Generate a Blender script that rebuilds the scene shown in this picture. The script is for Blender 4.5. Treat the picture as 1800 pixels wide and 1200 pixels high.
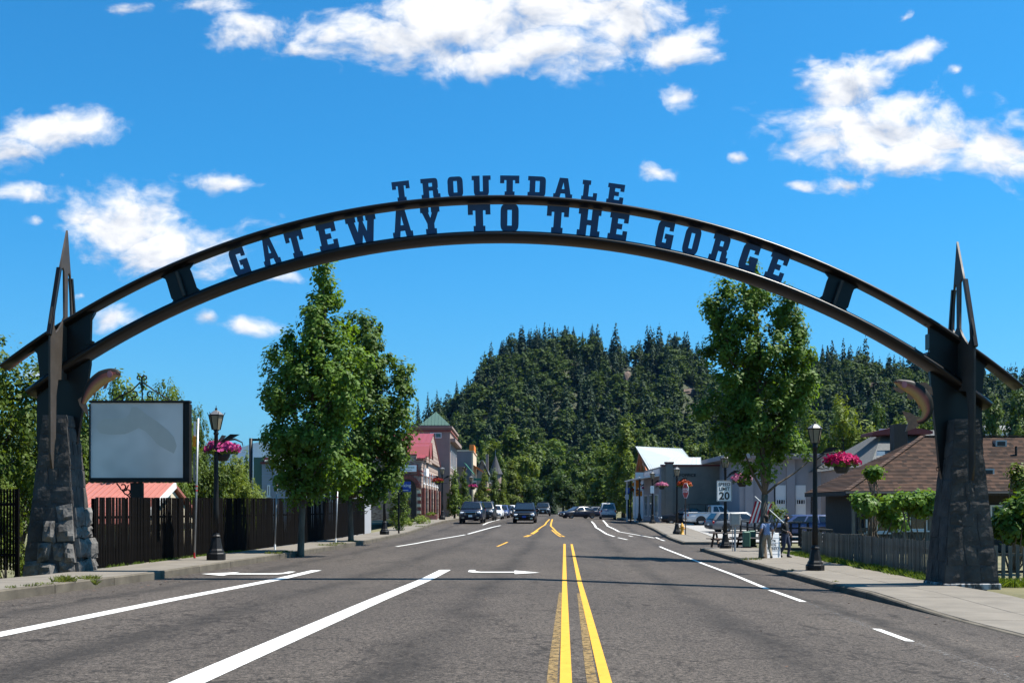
import bpy, bmesh, math, random
import numpy as np
from mathutils import Vector, Matrix, noise as mnoise
R = math.radians
random.seed(7)
for o in list(bpy.data.objects): bpy.data.objects.remove(o)
S = bpy.context.scene
COL = S.collection
# ------------------------------------------------------------------ camera
ZC = 1.85
cam = bpy.data.cameras.new('camera'); cam.sensor_width = 36; cam.lens = 40
cam.shift_y = 291 / 1800; cam.clip_start = 0.1; cam.clip_end = 20000
camo = bpy.data.objects.new('camera', cam); COL.objects.link(camo)
camo.location = (0, 0, ZC); camo.rotation_euler = (R(90), 0, 0)
S.camera = camo
S.render.resolution_x = 1024; S.render.resolution_y = 682
# ------------------------------------------------------------------ sun, sky, exposure
SUN_AZ = 6.0      # degrees from +X towards +Y
SUN_EL = 62.0
SKY_STRENGTH = 0.05
SUN_STRENGTH = 5.0
EXPOSURE = 1.15
sd = Vector((math.cos(R(SUN_AZ)) * math.cos(R(SUN_EL)), math.sin(R(SUN_AZ)) * math.cos(R(SUN_EL)), math.sin(R(SUN_EL))))
sun = bpy.data.lights.new('sun', 'SUN'); sun.energy = SUN_STRENGTH; sun.angle = R(0.53); sun.color = (1.0, 0.955, 0.88)
suno = bpy.data.objects.new('sun', sun); COL.objects.link(suno)
suno.rotation_euler = (-sd).to_track_quat('-Z', 'Y').to_euler(); suno.location = (60, 20, 80)
S.view_settings.view_transform = 'Standard'; S.view_settings.look = 'None'
S.view_settings.exposure = EXPOSURE; S.view_settings.gamma = 1.0; S.view_settings.use_curve_mapping = False
W = bpy.data.worlds.new('World'); S.world = W; W.use_nodes = True
nt = W.node_tree; nt.nodes.clear()
def N(t, **k):
    n = nt.nodes.new(t)
    for a, b in k.items(): setattr(n, a, b)
    return n
def math_(op, a, b=None, clamp=False):
    n = N('ShaderNodeMath', operation=op); n.use_clamp = clamp
    for i, v in enumerate((a, b)):
        if v is None: continue
        if isinstance(v, (int, float)): n.inputs[i].default_value = v
        else: nt.links.new(v, n.inputs[i])
    return n.outputs[0]
def vmath(op, a, b=None):
    n = N('ShaderNodeVectorMath', operation=op)
    for i, v in enumerate((a, b)):
        if v is None: continue
        if isinstance(v, tuple): n.inputs[i].default_value = v
        else: nt.links.new(v, n.inputs[i])
    return n
sky = N('ShaderNodeTexSky', sky_type='NISHITA'); sky.sun_disc = False
sky.sun_elevation = R(SUN_EL); sky.sun_rotation = R(90 - SUN_AZ)
sky.altitude = 50; sky.air_density = 1.0; sky.dust_density = 0.9; sky.ozone_density = 2.2
tc = N('ShaderNodeTexCoord')
sep = N('ShaderNodeSeparateXYZ'); nt.links.new(tc.outputs['Generated'], sep.inputs[0])
dy = math_('MAXIMUM', sep.outputs[1], 0.02)
U = math_('DIVIDE', sep.outputs[0], dy); V = math_('DIVIDE', sep.outputs[2], dy)
comb = N('ShaderNodeCombineXYZ'); nt.links.new(U, comb.inputs[0]); nt.links.new(V, comb.inputs[1])
# slow warp + fine billow noise, in direction space
nzw = N('ShaderNodeTexNoise'); nzw.inputs['Scale'].default_value = 9; nzw.inputs['Detail'].default_value = 3
nt.links.new(comb.outputs[0], nzw.inputs['Vector'])
wv = vmath('SUBTRACT', nzw.outputs['Color'], (0.5, 0.5, 0.5))
wv2 = vmath('MULTIPLY', wv.outputs[0], (0.07, 0.045, 0))
P = vmath('ADD', comb.outputs[0], wv2.outputs[0]).outputs[0]
# cumulus seen that day: (azimuth tangent, height tangent, half width, half height, weight)
CLOUDS = [(830,45,190,85,1),(960,95,150,50,1),(680,60,130,60,1),(1090,40,110,70,1),(1180,75,90,45,1),(860,110,90,40,.9),(1000,20,240,60,1),(780,20,160,60,1),
 (450,55,85,42,.9),(380,10,120,35,.6),(540,75,60,30,.6),(225,12,70,24,.6),
 (1470,145,90,60,1.05),(1540,225,170,82,1.05),(1600,265,125,50,1.05),(1490,215,110,58,1.0),(1650,240,90,50,1),(1440,250,80,45,.9),(1740,262,85,60,1.0),(1785,295,60,30,.8),(1600,100,75,26,.75),(1210,160,50,26,.8),(1155,292,55,26,.7),(1480,335,75,22,.8),(1305,272,30,16,.7),(1395,330,40,18,.7),(1690,135,30,18,.5),(1590,28,40,20,.45),
 (90,232,120,42,.95),(20,262,60,38,.95),(40,338,75,28,.8),(60,385,30,18,.5),
 (215,385,105,72,1.05),(300,428,150,54,1.0),(150,370,60,40,.9),(390,315,80,26,.75),(400,425,60,30,.8),(480,490,90,22,.55),
 (380,568,28,16,.9),(445,583,62,20,.9),(210,550,62,26,.9),(140,512,22,12,.6),(50,650,40,20,.7)]
f = None; hgt = None
for (px, py, rx, ry, w) in CLOUDS:
    a = vmath('SUBTRACT', P, ((px - 900) / 2000, (891 - py) / 2000, 0))
    b = vmath('MULTIPLY', a.outputs[0], (2000 / (rx * 1.22), 2000 / (ry * 1.22), 0))
    l = vmath('LENGTH', b.outputs[0]).outputs['Value']
    d = math_('SUBTRACT', w, l)
    sv = N('ShaderNodeSeparateXYZ'); nt.links.new(b.outputs[0], sv.inputs[0])
    if f is None: f = d; hgt = sv.outputs[1]
    else:                                    # height within the cloud lump that is on top here
        g_ = math_('GREATER_THAN', d, f); mxn = N('ShaderNodeMix'); nt.links.new(g_, mxn.inputs[0]); nt.links.new(hgt, mxn.inputs[2]); nt.links.new(sv.outputs[1], mxn.inputs[3]); hgt = mxn.outputs[0]
        f = math_('MAXIMUM', f, d)
nz = N('ShaderNodeTexNoise'); nz.inputs['Scale'].default_value = 21; nz.inputs['Detail'].default_value = 9; nz.inputs['Roughness'].default_value = 0.58
mp = vmath('MULTIPLY', P, (1.0, 1.5, 1.0)); nt.links.new(mp.outputs[0], nz.inputs['Vector'])
nn = math_('SUBTRACT', nz.outputs['Fac'], 0.52)
nzf = N('ShaderNodeTexNoise'); nzf.inputs['Scale'].default_value = 64; nzf.inputs['Detail'].default_value = 6; nt.links.new(mp.outputs[0], nzf.inputs['Vector'])
f1 = math_('ADD', math_('ADD', f, math_('MULTIPLY', nn, 1.8)), math_('MULTIPLY', math_('SUBTRACT', nzf.outputs['Fac'], 0.5), 0.75))
# everywhere else in the sky: the same scattered fair-weather cumulus from noise on a flat cloud layer
dz = math_('MAXIMUM', sep.outputs[2], 0.03)
cb2 = N('ShaderNodeCombineXYZ'); nt.links.new(math_('DIVIDE', sep.outputs[0], dz), cb2.inputs[0]); nt.links.new(math_('DIVIDE', sep.outputs[1], dz), cb2.inputs[1])
nz2 = N('ShaderNodeTexNoise'); nz2.inputs['Scale'].default_value = 1.4; nz2.inputs['Detail'].default_value = 8; nt.links.new(cb2.outputs[0], nz2.inputs['Vector'])
g = math_('MULTIPLY', math_('SUBTRACT', nz2.outputs['Fac'], 0.60), 5.0)
inview = math_('MULTIPLY', math_('LESS_THAN', math_('ABSOLUTE', U), 0.56), math_('MULTIPLY', math_('LESS_THAN', V, 0.50), math_('GREATER_THAN', sep.outputs[1], 0.02)))
out_ = math_('SUBTRACT', 1.0, inview)
f2 = math_('ADD', math_('MULTIPLY', f1, inview), math_('MULTIPLY', g, out_))
mr = N('ShaderNodeMapRange', interpolation_type='SMOOTHSTEP'); nt.links.new(f2, mr.inputs['Value'])
mr.inputs['From Min'].default_value = 0.0; mr.inputs['From Max'].default_value = 0.78
mask = math_('MULTIPLY', mr.outputs[0], math_('GREATER_THAN', sep.outputs[2], 0.0))
# grey undersides: compare the field a little further towards the sun
P3 = vmath('ADD', P, (0.012, 0.022, 0)); nz3 = N('ShaderNodeTexNoise'); nz3.inputs['Scale'].default_value = 21; nz3.inputs['Detail'].default_value = 6
mp3 = vmath('MULTIPLY', P3.outputs[0], (1.0, 1.5, 1.0)); nt.links.new(mp3.outputs[0], nz3.inputs['Vector'])
hv_ = math_('MULTIPLY', math_('MULTIPLY', hgt, 0.55), inview)
lit = math_('ADD', math_('ADD', 0.76, hv_), math_('MULTIPLY', math_('SUBTRACT', nz.outputs['Fac'], nz3.outputs['Fac']), 2.6), clamp=True)
cr = N('ShaderNodeMix', data_type='RGBA'); nt.links.new(lit, cr.inputs['Factor'])
cr.inputs[6].default_value = (0.52, 0.57, 0.66, 1); cr.inputs[7].default_value = (1.0, 1.0, 1.0, 1)
bg1 = N('ShaderNodeBackground'); bg1.inputs['Strength'].default_value = SKY_STRENGTH
elv = N('ShaderNodeMapRange', interpolation_type='SMOOTHSTEP'); nt.links.new(sep.outputs[2], elv.inputs['Value']); elv.inputs['From Max'].default_value = 0.30
tin = N('ShaderNodeMix', data_type='RGBA'); nt.links.new(elv.outputs[0], tin.inputs['Factor']); tin.inputs[6].default_value = (0.46, 1.06, 1.42, 1); tin.inputs[7].default_value = (0.235, 1.13, 1.62, 1)
hs = vmath('MULTIPLY', sky.outputs[0], tin.outputs[2])      # the camera's vivid blue rendering, paler low down
nt.links.new(hs.outputs[0], bg1.inputs['Color'])
bg2 = N('ShaderNodeBackground'); bg2.inputs['Strength'].default_value = 0.5; nt.links.new(cr.outputs[2], bg2.inputs['Color'])
mx = N('ShaderNodeMixShader'); nt.links.new(mask, mx.inputs[0]); nt.links.new(bg1.outputs[0], mx.inputs[1]); nt.links.new(bg2.outputs[0], mx.inputs[2])
W.cycles.sampling_method = 'MANUAL'; W.cycles.sample_map_resolution = 256
wo = N('ShaderNodeOutputWorld'); nt.links.new(mx.outputs[0], wo.inputs[0])
# ------------------------------------------------------------------ helpers
def lerp(a, b, t): return a + (b - a) * t
PROF = [(-40, 1.3), (0, 1.5), (12, 1.62), (21, 1.72), (29, 1.84), (43, 1.9), (60, 1.93), (76, 1.84), (88, 1.53), (100, 1.34), (120, 1.27), (160, 1.22), (400, 1.1), (9000, 1.0)]
PX = [p[0] for p in PROF]; PY_ = [p[1] for p in PROF]
SK = 0.0455                                   # the road heads 2.6 degrees to the right of the view
def prof(y): return ZC - float(np.interp(y, PX, PY_))
def road_z(x, y):
    u = x - SK * y
    c = 0.039 * min(max(u + 1.0, 0.0), 9.0)
    return prof(y) - c
KL, KR = -10.35, 7.0                          # kerb lines (metres across the road)
HK = 0.16
def side_z(x, y): return road_z(x, y) + (HK if x - SK * y > 0 else HK + 0.04)
def gz(x, y):
    """finished ground level anywhere"""
    u = x - SK * y
    if KL <= u <= KR: return road_z(x, y)
    if -12.5 <= u <= 10.6: return side_z(x, y)
    if u < -12.5:
        t = min((-12.5 - u) / 5.0, 1.0)
        return lerp(side_z(SK * y - 12.5, y), -2.4 if y < 70 else lerp(-2.4, 0.2, min((y - 70) / 40, 1)), t)
    return road_z(SK * y + 9, y) + 0.12
def XU(u, y): return u + SK * y
def W3(px, py, Y): return Vector(((px - 900) / 2000 * Y, Y, ZC + (891 - py) / 2000 * Y))
def onroad(px, py, zf=None):
    zf = zf or road_z
    lo, hi = 4.0, 400.0
    for _ in range(50):
        m = (lo + hi) / 2
        p = W3(px, py, m)
        if p.z > zf(p.x, m): lo = m
        else: hi = m
    return W3(px, py, lo)

def tag(o, label=None, cat=None, group=None, kind=None):
    if label: o['label'] = label
    if cat: o['category'] = cat
    if group: o['group'] = group
    if kind: o['kind'] = kind
    return o
def thing(name, label, cat, loc=(0, 0, 0), rz=0.0, group=None):
    o = bpy.data.objects.new(name, None); COL.objects.link(o)
    o.empty_display_size = 0.3
    o.location = loc; o.rotation_euler = (0, 0, rz)
    return tag(o, label, cat, group)
def mobj(name, me, mat, parent=None, loc=None):
    o = bpy.data.objects.new(name, me); COL.objects.link(o)
    if mat is not None:
        me.materials.clear()
        for m in (mat if isinstance(mat, (list, tuple)) else [mat]): me.materials.append(m)
    if parent is not None: o.parent = parent
    if loc is not None: o.location = loc
    return o
def copy_tree(o, parent=None):
    c = o.copy(); COL.objects.link(c)
    if parent is not None: c.parent = parent
    for ch in list(o.children): copy_tree(ch, c)
    return c
class MB:
    def __init__(s, org=(0, 0, 0), rz=0.0):
        s.v = []; s.f = []; s.m = []; s.sm = []; s.o = Vector(org); s.cur = 0; s.smooth = False
    def add(s, vs, fs):
        b = len(s.v); s.v += [tuple(Vector(v) - s.o) for v in vs]
        for f in fs: s.f.append(tuple(b + i for i in f)); s.m.append(s.cur); s.sm.append(s.smooth)
        return s
    def box(s, c, d, rz=0.0, tilt=None):
        x, y, z = (a / 2 for a in d)
        M = Matrix.Rotation(rz, 3, 'Z')
        if tilt is not None: M = M @ tilt
        vs = [Vector(c) + M @ Vector((sx * x, sy * y, sz * z)) for sz in (-1, 1) for sy in (-1, 1) for sx in (-1, 1)]
        return s.add(vs, [(0, 2, 3, 1), (4, 5, 7, 6), (0, 1, 5, 4), (2, 6, 7, 3), (0, 4, 6, 2), (1, 3, 7, 5)])
    def bar(s, p, q, w, h=None, up=(0, 0, 1)):
        p = Vector(p); q = Vector(q); h = h or w; d = (q - p).normalized(); u = Vector(up)
        if abs(d.dot(u)) > .98: u = Vector((0, 1, 0))
        a = d.cross(u).normalized(); b = a.cross(d).normalized()
        vs = [e + a * (i * w / 2) + b * (j * h / 2) for e in (p, q) for (i, j) in ((-1, -1), (1, -1), (1, 1), (-1, 1))]
        return s.add(vs, [(3, 2, 1, 0), (4, 5, 6, 7), (0, 1, 5, 4), (1, 2, 6, 5), (2, 3, 7, 6), (3, 0, 4, 7)])
    def tube(s, pts, rs, n=8, cap=True, flat=None):
        pts = [Vector(p) for p in pts]
        if not isinstance(rs, (list, tuple)): rs = [rs] * len(pts)
        rings = []; ref = None
        for i, p in enumerate(pts):
            d = (pts[min(i + 1, len(pts) - 1)] - pts[max(i - 1, 0)]).normalized()
            if ref is None:
                ref = Vector((0, 0, 1)) if abs(d.z) < .9 else Vector((0, 1, 0))
            a = d.cross(ref).normalized(); b = a.cross(d).normalized(); ref = b
            r = rs[i]; ra, rb = (r if isinstance(r, (tuple, list)) else (r, r))
            rings.append([p + a * (ra * math.cos(2 * math.pi * k / n)) + b * (rb * math.sin(2 * math.pi * k / n)) for k in range(n)])
        vs = [v for r in rings for v in r]; fs = []
        for i in range(len(pts) - 1):
            for k in range(n):
                k2 = (k + 1) % n
                fs.append((i * n + k, i * n + k2, (i + 1) * n + k2, (i + 1) * n + k))
        if cap: fs.append(tuple(range(n - 1, -1, -1))); fs.append(tuple((len(pts) - 1) * n + k for k in range(n)))
        return s.add(vs, fs)
    def lathe(s, prof_, n=12, c=(0, 0, 0), rot=0.0, cap=True):
        c = Vector(c); vs = []; fs = []
        for (r, z) in prof_:
            for k in range(n):
                a = 2 * math.pi * k / n + rot; vs.append(c + Vector((r * math.cos(a), r * math.sin(a), z)))
        for i in range(len(prof_) - 1):
            for k in range(n):
                k2 = (k + 1) % n; fs.append((i * n + k, i * n + k2, (i + 1) * n + k2, (i + 1) * n + k))
        if cap: fs.append(tuple(range(n - 1, -1, -1))); fs.append(tuple((len(prof_) - 1) * n + k for k in range(n)))
        return s.add(vs, fs)
    def prism(s, poly, d):
        """poly: list of 3D points (counter-clockwise seen from the side opposite to d); extruded by vector d"""
        n = len(poly); d = Vector(d); vs = [Vector(p) for p in poly] + [Vector(p) + d for p in poly]
        return s.add(vs, [tuple(range(n)), tuple(range(2 * n - 1, n - 1, -1))] + [((i + 1) % n, i, n + i, n + (i + 1) % n) for i in range(n)])
    def quad(s, a, b, c, d): return s.add([a, b, c, d], [(0, 1, 2, 3)])
    def mesh(s, name):
        me = bpy.data.meshes.new(name); me.from_pydata(s.v, [], s.f)
        me.polygons.foreach_set('material_index', s.m); me.polygons.foreach_set('use_smooth', s.sm); me.update()
        return me
    def build(s, name, mat, parent=None, loc=None, bevel=0, fix=True):
        me = s.mesh(name)
        if fix or bevel:
            b = bmesh.new(); b.from_mesh(me)
            if fix: bmesh.ops.recalc_face_normals(b, faces=b.faces)
            if bevel:
                es = [e for e in b.edges if len(e.link_faces) == 2 and e.calc_face_angle(0) > 0.5]
                bmesh.ops.bevel(b, geom=es, offset=bevel, segments=1, affect='EDGES', clamp_overlap=True)
            b.to_mesh(me); b.free()
        return mobj(name, me, mat, parent, loc)
def npmesh(name, V, F, smooth=False):
    me = bpy.data.meshes.new(name); V = np.asarray(V, dtype=np.float32); F = np.asarray(F, dtype=np.int32)
    k = F.shape[1]
    me.vertices.add(len(V)); me.vertices.foreach_set('co', V.ravel())
    me.loops.add(F.size); me.loops.foreach_set('vertex_index', F.ravel())
    me.polygons.add(len(F)); me.polygons.foreach_set('loop_start', np.arange(0, F.size, k, dtype=np.int32))
    me.polygons.foreach_set('loop_total', np.full(len(F), k, dtype=np.int32))
    if smooth: me.polygons.foreach_set('use_smooth', np.ones(len(F), dtype=bool))
    me.update(calc_edges=True); me.validate(); return me
def flat_poly(name, polys, mat, parent, thick=0.01, frame=None):
    """filled 2D outlines (with holes) extruded; frame: Matrix 4x4 taking (x,y) of the outline to space"""
    cu = bpy.data.curves.new(name, 'CURVE'); cu.dimensions = '2D'; cu.fill_mode = 'BOTH'; cu.extrude = thick / 2
    for p in polys:
        sp = cu.splines.new('POLY'); sp.points.add(len(p) - 1)
        for i, q in enumerate(p): sp.points[i].co = (q[0], q[1], 0, 1)
        sp.use_cyclic_u = True
    o = bpy.data.objects.new(name, cu); COL.objects.link(o)
    dg = bpy.context.evaluated_depsgraph_get(); me = bpy.data.meshes.new_from_object(o.evaluated_get(dg))
    bpy.data.objects.remove(o); bpy.data.curves.remove(cu); me.name = name
    if frame is not None: me.transform(frame)
    return mobj(name, me, mat, parent)
_txt = {}
def text(name, body, size, mat, parent, frame, thick=0.006, bold=0.0, spacing=1.0, sx=1.0):
    cu = bpy.data.curves.new(name, 'FONT'); cu.body = body; cu.size = size; cu.extrude = thick / 2; cu.align_x = 'CENTER'; cu.align_y = 'CENTER'
    cu.offset = bold; cu.space_character = spacing; cu.resolution_u = 3
    o = bpy.data.objects.new(name, cu); COL.objects.link(o); bpy.context.view_layer.update()
    dg = bpy.context.evaluated_depsgraph_get(); me = bpy.data.meshes.new_from_object(o.evaluated_get(dg))
    bpy.data.objects.remove(o); bpy.data.curves.remove(cu); me.name = name
    me.transform(frame @ Matrix.Diagonal((sx, 1, 1, 1)))
    return mobj(name, me, mat, parent)
def FR(loc, rz=0.0):
    """frame for an upright panel: x right, y up, facing -Y when rz = 0"""
    return Matrix.Translation(Vector(loc)) @ Matrix.Rotation(rz, 4, 'Z') @ Matrix.Rotation(R(90), 4, 'X')
# ------------------------------------------------------------------ materials
MATS = {}
def mk(name, col, rough=0.7, var=0.15, scale=4.0, bump=0.0, metal=0.0, col2=None, coat=0.0, spec=0.5, detail=5, bscale=None, stretch=(1, 1, 1), coords='Object', thr=None, emit=None, objrand=0.0):
    m = bpy.data.materials.new(name); m.use_nodes = True; t = m.node_tree; b = t.nodes['Principled BSDF']
    MATS[name] = m
    b.inputs['Roughness'].default_value = rough; b.inputs['Metallic'].default_value = metal
    b.inputs['Specular IOR Level'].default_value = spec; b.inputs['Coat Weight'].default_value = coat
    tcn = t.nodes.new('ShaderNodeTexCoord'); mp_ = t.nodes.new('ShaderNodeMapping'); mp_.inputs['Scale'].default_value = stretch
    if coords == 'World':
        gm = t.nodes.new('ShaderNodeNewGeometry'); t.links.new(gm.outputs['Position'], mp_.inputs[0])
    else: t.links.new(tcn.outputs[coords], mp_.inputs[0])
    n = t.nodes.new('ShaderNodeTexNoise'); n.inputs['Scale'].default_value = scale; n.inputs['Detail'].default_value = detail; n.inputs['Roughness'].default_value = 0.6
    t.links.new(mp_.outputs[0], n.inputs['Vector'])
    r = t.nodes.new('ShaderNodeValToRGB'); t.links.new(n.outputs['Fac'], r.inputs[0])
    lo, hi = thr or (0.3, 0.7)
    r.color_ramp.elements[0].position = lo; r.color_ramp.elements[1].position = hi
    c1 = [c * (1 - var) for c in col]; c2 = list(col2) if col2 else [min(c * (1 + var), 1) for c in col]
    r.color_ramp.elements[0].color = (*c1, 1); r.color_ramp.elements[1].color = (*c2, 1)
    if objrand:
        oi = t.nodes.new('ShaderNodeObjectInfo'); hs_ = t.nodes.new('ShaderNodeHueSaturation'); m2 = t.nodes.new('ShaderNodeMapRange'); m2.inputs['To Min'].default_value = 1 - objrand; m2.inputs['To Max'].default_value = 1 + objrand
        t.links.new(oi.outputs['Random'], m2.inputs['Value']); t.links.new(m2.outputs[0], hs_.inputs['Value']); t.links.new(r.outputs[0], hs_.inputs['Color']); t.links.new(hs_.outputs[0], b.inputs['Base Color'])
    else: t.links.new(r.outputs[0], b.inputs['Base Color'])
    if bump:
        n2 = t.nodes.new('ShaderNodeTexNoise'); n2.inputs['Scale'].default_value = bscale or scale * 6; n2.inputs['Detail'].default_value = 4
        t.links.new(mp_.outputs[0], n2.inputs['Vector'])
        bp = t.nodes.new('ShaderNodeBump'); bp.inputs['Strength'].default_value = bump; bp.inputs['Distance'].default_value = 0.02
        t.links.new(n2.outputs['Fac'], bp.inputs['Height']); t.links.new(bp.outputs[0], b.inputs['Normal'])
    if emit:
        b.inputs['Emission Color'].default_value = (*emit, 1); b.inputs['Emission Strength'].default_value = 1
    return m
def leafmat(name, ca, cb, trans=0.35, rough=0.55, spec=0.18, tcol=None):
    m = bpy.data.materials.new(name); m.use_nodes = True; t = m.node_tree; t.nodes.clear(); L = t.links.new
    ge = t.nodes.new('ShaderNodeNewGeometry'); rp = t.nodes.new('ShaderNodeValToRGB')
    rp.color_ramp.elements[0].color = (*ca, 1); rp.color_ramp.elements[1].color = (*cb, 1)
    ob = t.nodes.new('ShaderNodeObjectInfo')
    nz_ = t.nodes.new('ShaderNodeTexNoise'); nz_.inputs['Scale'].default_value = 0.9; nz_.inputs['Detail'].default_value = 2
    tcn = t.nodes.new('ShaderNodeTexCoord'); L(tcn.outputs['Object'], nz_.inputs['Vector'])
    ad = t.nodes.new('ShaderNodeMath'); ad.operation = 'ADD'
    sc = t.nodes.new('ShaderNodeMath'); sc.operation = 'MULTIPLY'; sc.inputs[1].default_value = 0.55; L(ge.outputs['Random Per Island'], sc.inputs[0])
    s2 = t.nodes.new('ShaderNodeMath'); s2.operation = 'MULTIPLY_ADD'; s2.inputs[1].default_value = 1.3; s2.inputs[2].default_value = -0.42; L(nz_.outputs['Fac'], s2.inputs[0])
    L(sc.outputs[0], ad.inputs[0]); L(s2.outputs[0], ad.inputs[1]); L(ad.outputs[0], rp.inputs[0])
    hv = t.nodes.new('ShaderNodeHueSaturation'); L(rp.outputs[0], hv.inputs['Color'])
    mr_ = t.nodes.new('ShaderNodeMapRange'); L(ob.outputs['Random'], mr_.inputs['Value']); mr_.inputs['To Min'].default_value = 0.8; mr_.inputs['To Max'].default_value = 1.2
    L(mr_.outputs[0], hv.inputs['Value'])
    b = t.nodes.new('ShaderNodeBsdfPrincipled'); b.inputs['Roughness'].default_value = rough; b.inputs['Specular IOR Level'].default_value = spec
    L(hv.outputs[0], b.inputs['Base Color'])
    tr = t.nodes.new('ShaderNodeBsdfTranslucent')
    mu = t.nodes.new('ShaderNodeMix'); mu.data_type = 'RGBA'; mu.blend_type = 'MULTIPLY'; mu.inputs[0].default_value = 1.0
    L(hv.outputs[0], mu.inputs[6]); mu.inputs[7].default_value = (*(tcol or (1.6, 1.5, 0.5)), 1); L(mu.outputs[2], tr.inputs['Color'])
    ms = t.nodes.new('ShaderNodeMixShader'); ms.inputs[0].default_value = trans
    L(b.outputs[0], ms.inputs[1]); L(tr.outputs[0], ms.inputs[2])
    o = t.nodes.new('ShaderNodeOutputMaterial'); L(ms.outputs[0], o.inputs[0]); MATS[name] = m
    return m
def glassmat(name, col=(0.012, 0.015, 0.02), rough=0.05):
    return mk(name, col, rough, var=0.1, spec=0.9)
mk('asphalt', (0.06, 0.057, 0.054), 0.92, spec=0.2)
mk('concrete', (0.148, 0.130, 0.106), 0.9, 0.16, 1.3, bump=0.25, bscale=60, coords='World', spec=0.3)
mk('kerbstone', (0.10, 0.086, 0.066), 0.92, 0.3, 1.6, bump=0.4, bscale=40, coords='World', spec=0.2)
mk('white_paint', (0.74, 0.73, 0.70), 0.75, 0.08, 6, coords='World', spec=0.3)
mk('soil', (0.10, 0.075, 0.045), 0.95, 0.3, 2, coords='World')
mk('black_metal', (0.010, 0.0095, 0.009), 0.5, 0.25, 6, bump=0.05, spec=0.25)
mk('bronze_metal', (0.0048, 0.0040, 0.0034), 0.36, 0.3, 1.6, bump=0.04, spec=0.3)
mk('letter_blue', (0.022, 0.050, 0.115), 0.6, 0.15, 3)
mk('galvanised', (0.33, 0.34, 0.35), 0.45, 0.15, 8, metal=0.5)
mk('white_gloss', (0.78, 0.78, 0.77), 0.5, 0.04, 3)
mk('sign_white', (0.80, 0.80, 0.78), 0.5, 0.03, 3)
mk('sign_black', (0.012, 0.012, 0.012), 0.5, 0.03, 3)
mk('sign_blue', (0.012, 0.06, 0.34), 0.5, 0.05, 3)
mk('sign_green', (0.01, 0.12, 0.07), 0.5, 0.05, 3)
mk('sign_red', (0.5, 0.015, 0.015), 0.5, 0.05, 3)
mk('sign_amber', (0.75, 0.27, 0.01), 0.5, 0.05, 3)
mk('lamp_glass', (0.22, 0.19, 0.13), 0.25, 0.2, 5, spec=0.6)
mk('lamp_roof', (0.20, 0.19, 0.18), 0.35, 0.1, 5, metal=0.5)
mk('rusty_brown', (0.09, 0.05, 0.032), 0.8, 0.3, 5)
mk('old_wood', (0.13, 0.118, 0.10), 0.9, 0.35, 3, bump=0.3, stretch=(6, 6, 0.7), spec=0.1, objrand=0.35)
mk('dark_wood', (0.03, 0.024, 0.02), 0.85, 0.3, 3, bump=0.2, stretch=(5, 5, 1))
mk('fence_dark', (0.0042, 0.0036, 0.0033), 0.85, 0.35, 3, bump=0.1, spec=0.04, objrand=0.3)
mk('tyre', (0.012, 0.012, 0.012), 0.85, 0.1, 5)
mk('rim', (0.45, 0.46, 0.47), 0.3, 0.1, 5, metal=0.8)
mk('chrome', (0.6, 0.6, 0.62), 0.18, 0.05, 5, metal=1.0)
mk('head_light', (0.75, 0.76, 0.78), 0.12, 0.05, 9, spec=0.9)
mk('tail_light', (0.32, 0.01, 0.012), 0.2, 0.05, 9)
mk('black_plastic', (0.012, 0.012, 0.013), 0.6, 0.1, 5)
glassmat('car_glass'); glassmat('window_glass', (0.02, 0.024, 0.03), 0.04)
mk('bark', (0.125, 0.093, 0.064), 0.95, 0.4, 7, bump=0.8, stretch=(1, 1, 0.25))
mk('bark_dark', (0.05, 0.042, 0.034), 0.95, 0.4, 7, bump=0.8, stretch=(1, 1, 0.25))
leafmat('leaf_maple', (0.038, 0.082, 0.013), (0.140, 0.228, 0.036), 0.42)
leafmat('leaf_dark', (0.020, 0.044, 0.010), (0.072, 0.115, 0.020), 0.3)
leafmat('leaf_mid', (0.034, 0.066, 0.010), (0.120, 0.172, 0.024), 0.34)
leafmat('leaf_light', (0.055, 0.090, 0.010), (0.165, 0.205, 0.030), 0.32)
leafmat('leaf_conifer', (0.010, 0.027, 0.011), (0.034, 0.064, 0.020), 0.15, rough=0.7, tcol=(1, 1, 1))
leafmat('leaf_fig', (0.045, 0.095, 0.010), (0.12, 0.20, 0.028), 0.35, rough=0.42)
leafmat('leaf_forest', (0.024, 0.054, 0.011), (0.100, 0.145, 0.024), 0.3, rough=0.7, tcol=(1.2, 1.2, .7))
leafmat('grass_blade', (0.05, 0.075, 0.014), (0.15, 0.17, 0.035), 0.3, rough=0.6)
leafmat('petal_pink', (0.36, 0.012, 0.14), (0.62, 0.09, 0.30), 0.3, rough=0.6, tcol=(1, .8, 1))
leafmat('petal_crimson', (0.24, 0.004, 0.035), (0.50, 0.018, 0.13), 0.3, rough=0.6, tcol=(1, .8, 1))
leafmat('petal_mixed', (0.40, 0.04, 0.15), (0.60, 0.36, 0.42), 0.3, rough=0.6, tcol=(1, .8, 1))
leafmat('petal_orange', (0.26, 0.03, 0.008), (0.42, 0.09, 0.018), 0.3, rough=0.6, tcol=(1, .8, 1))
leafmat('petal_red', (0.16, 0.010, 0.008), (0.30, 0.04, 0.02), 0.3, rough=0.6, tcol=(1, .8, 1))
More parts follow.
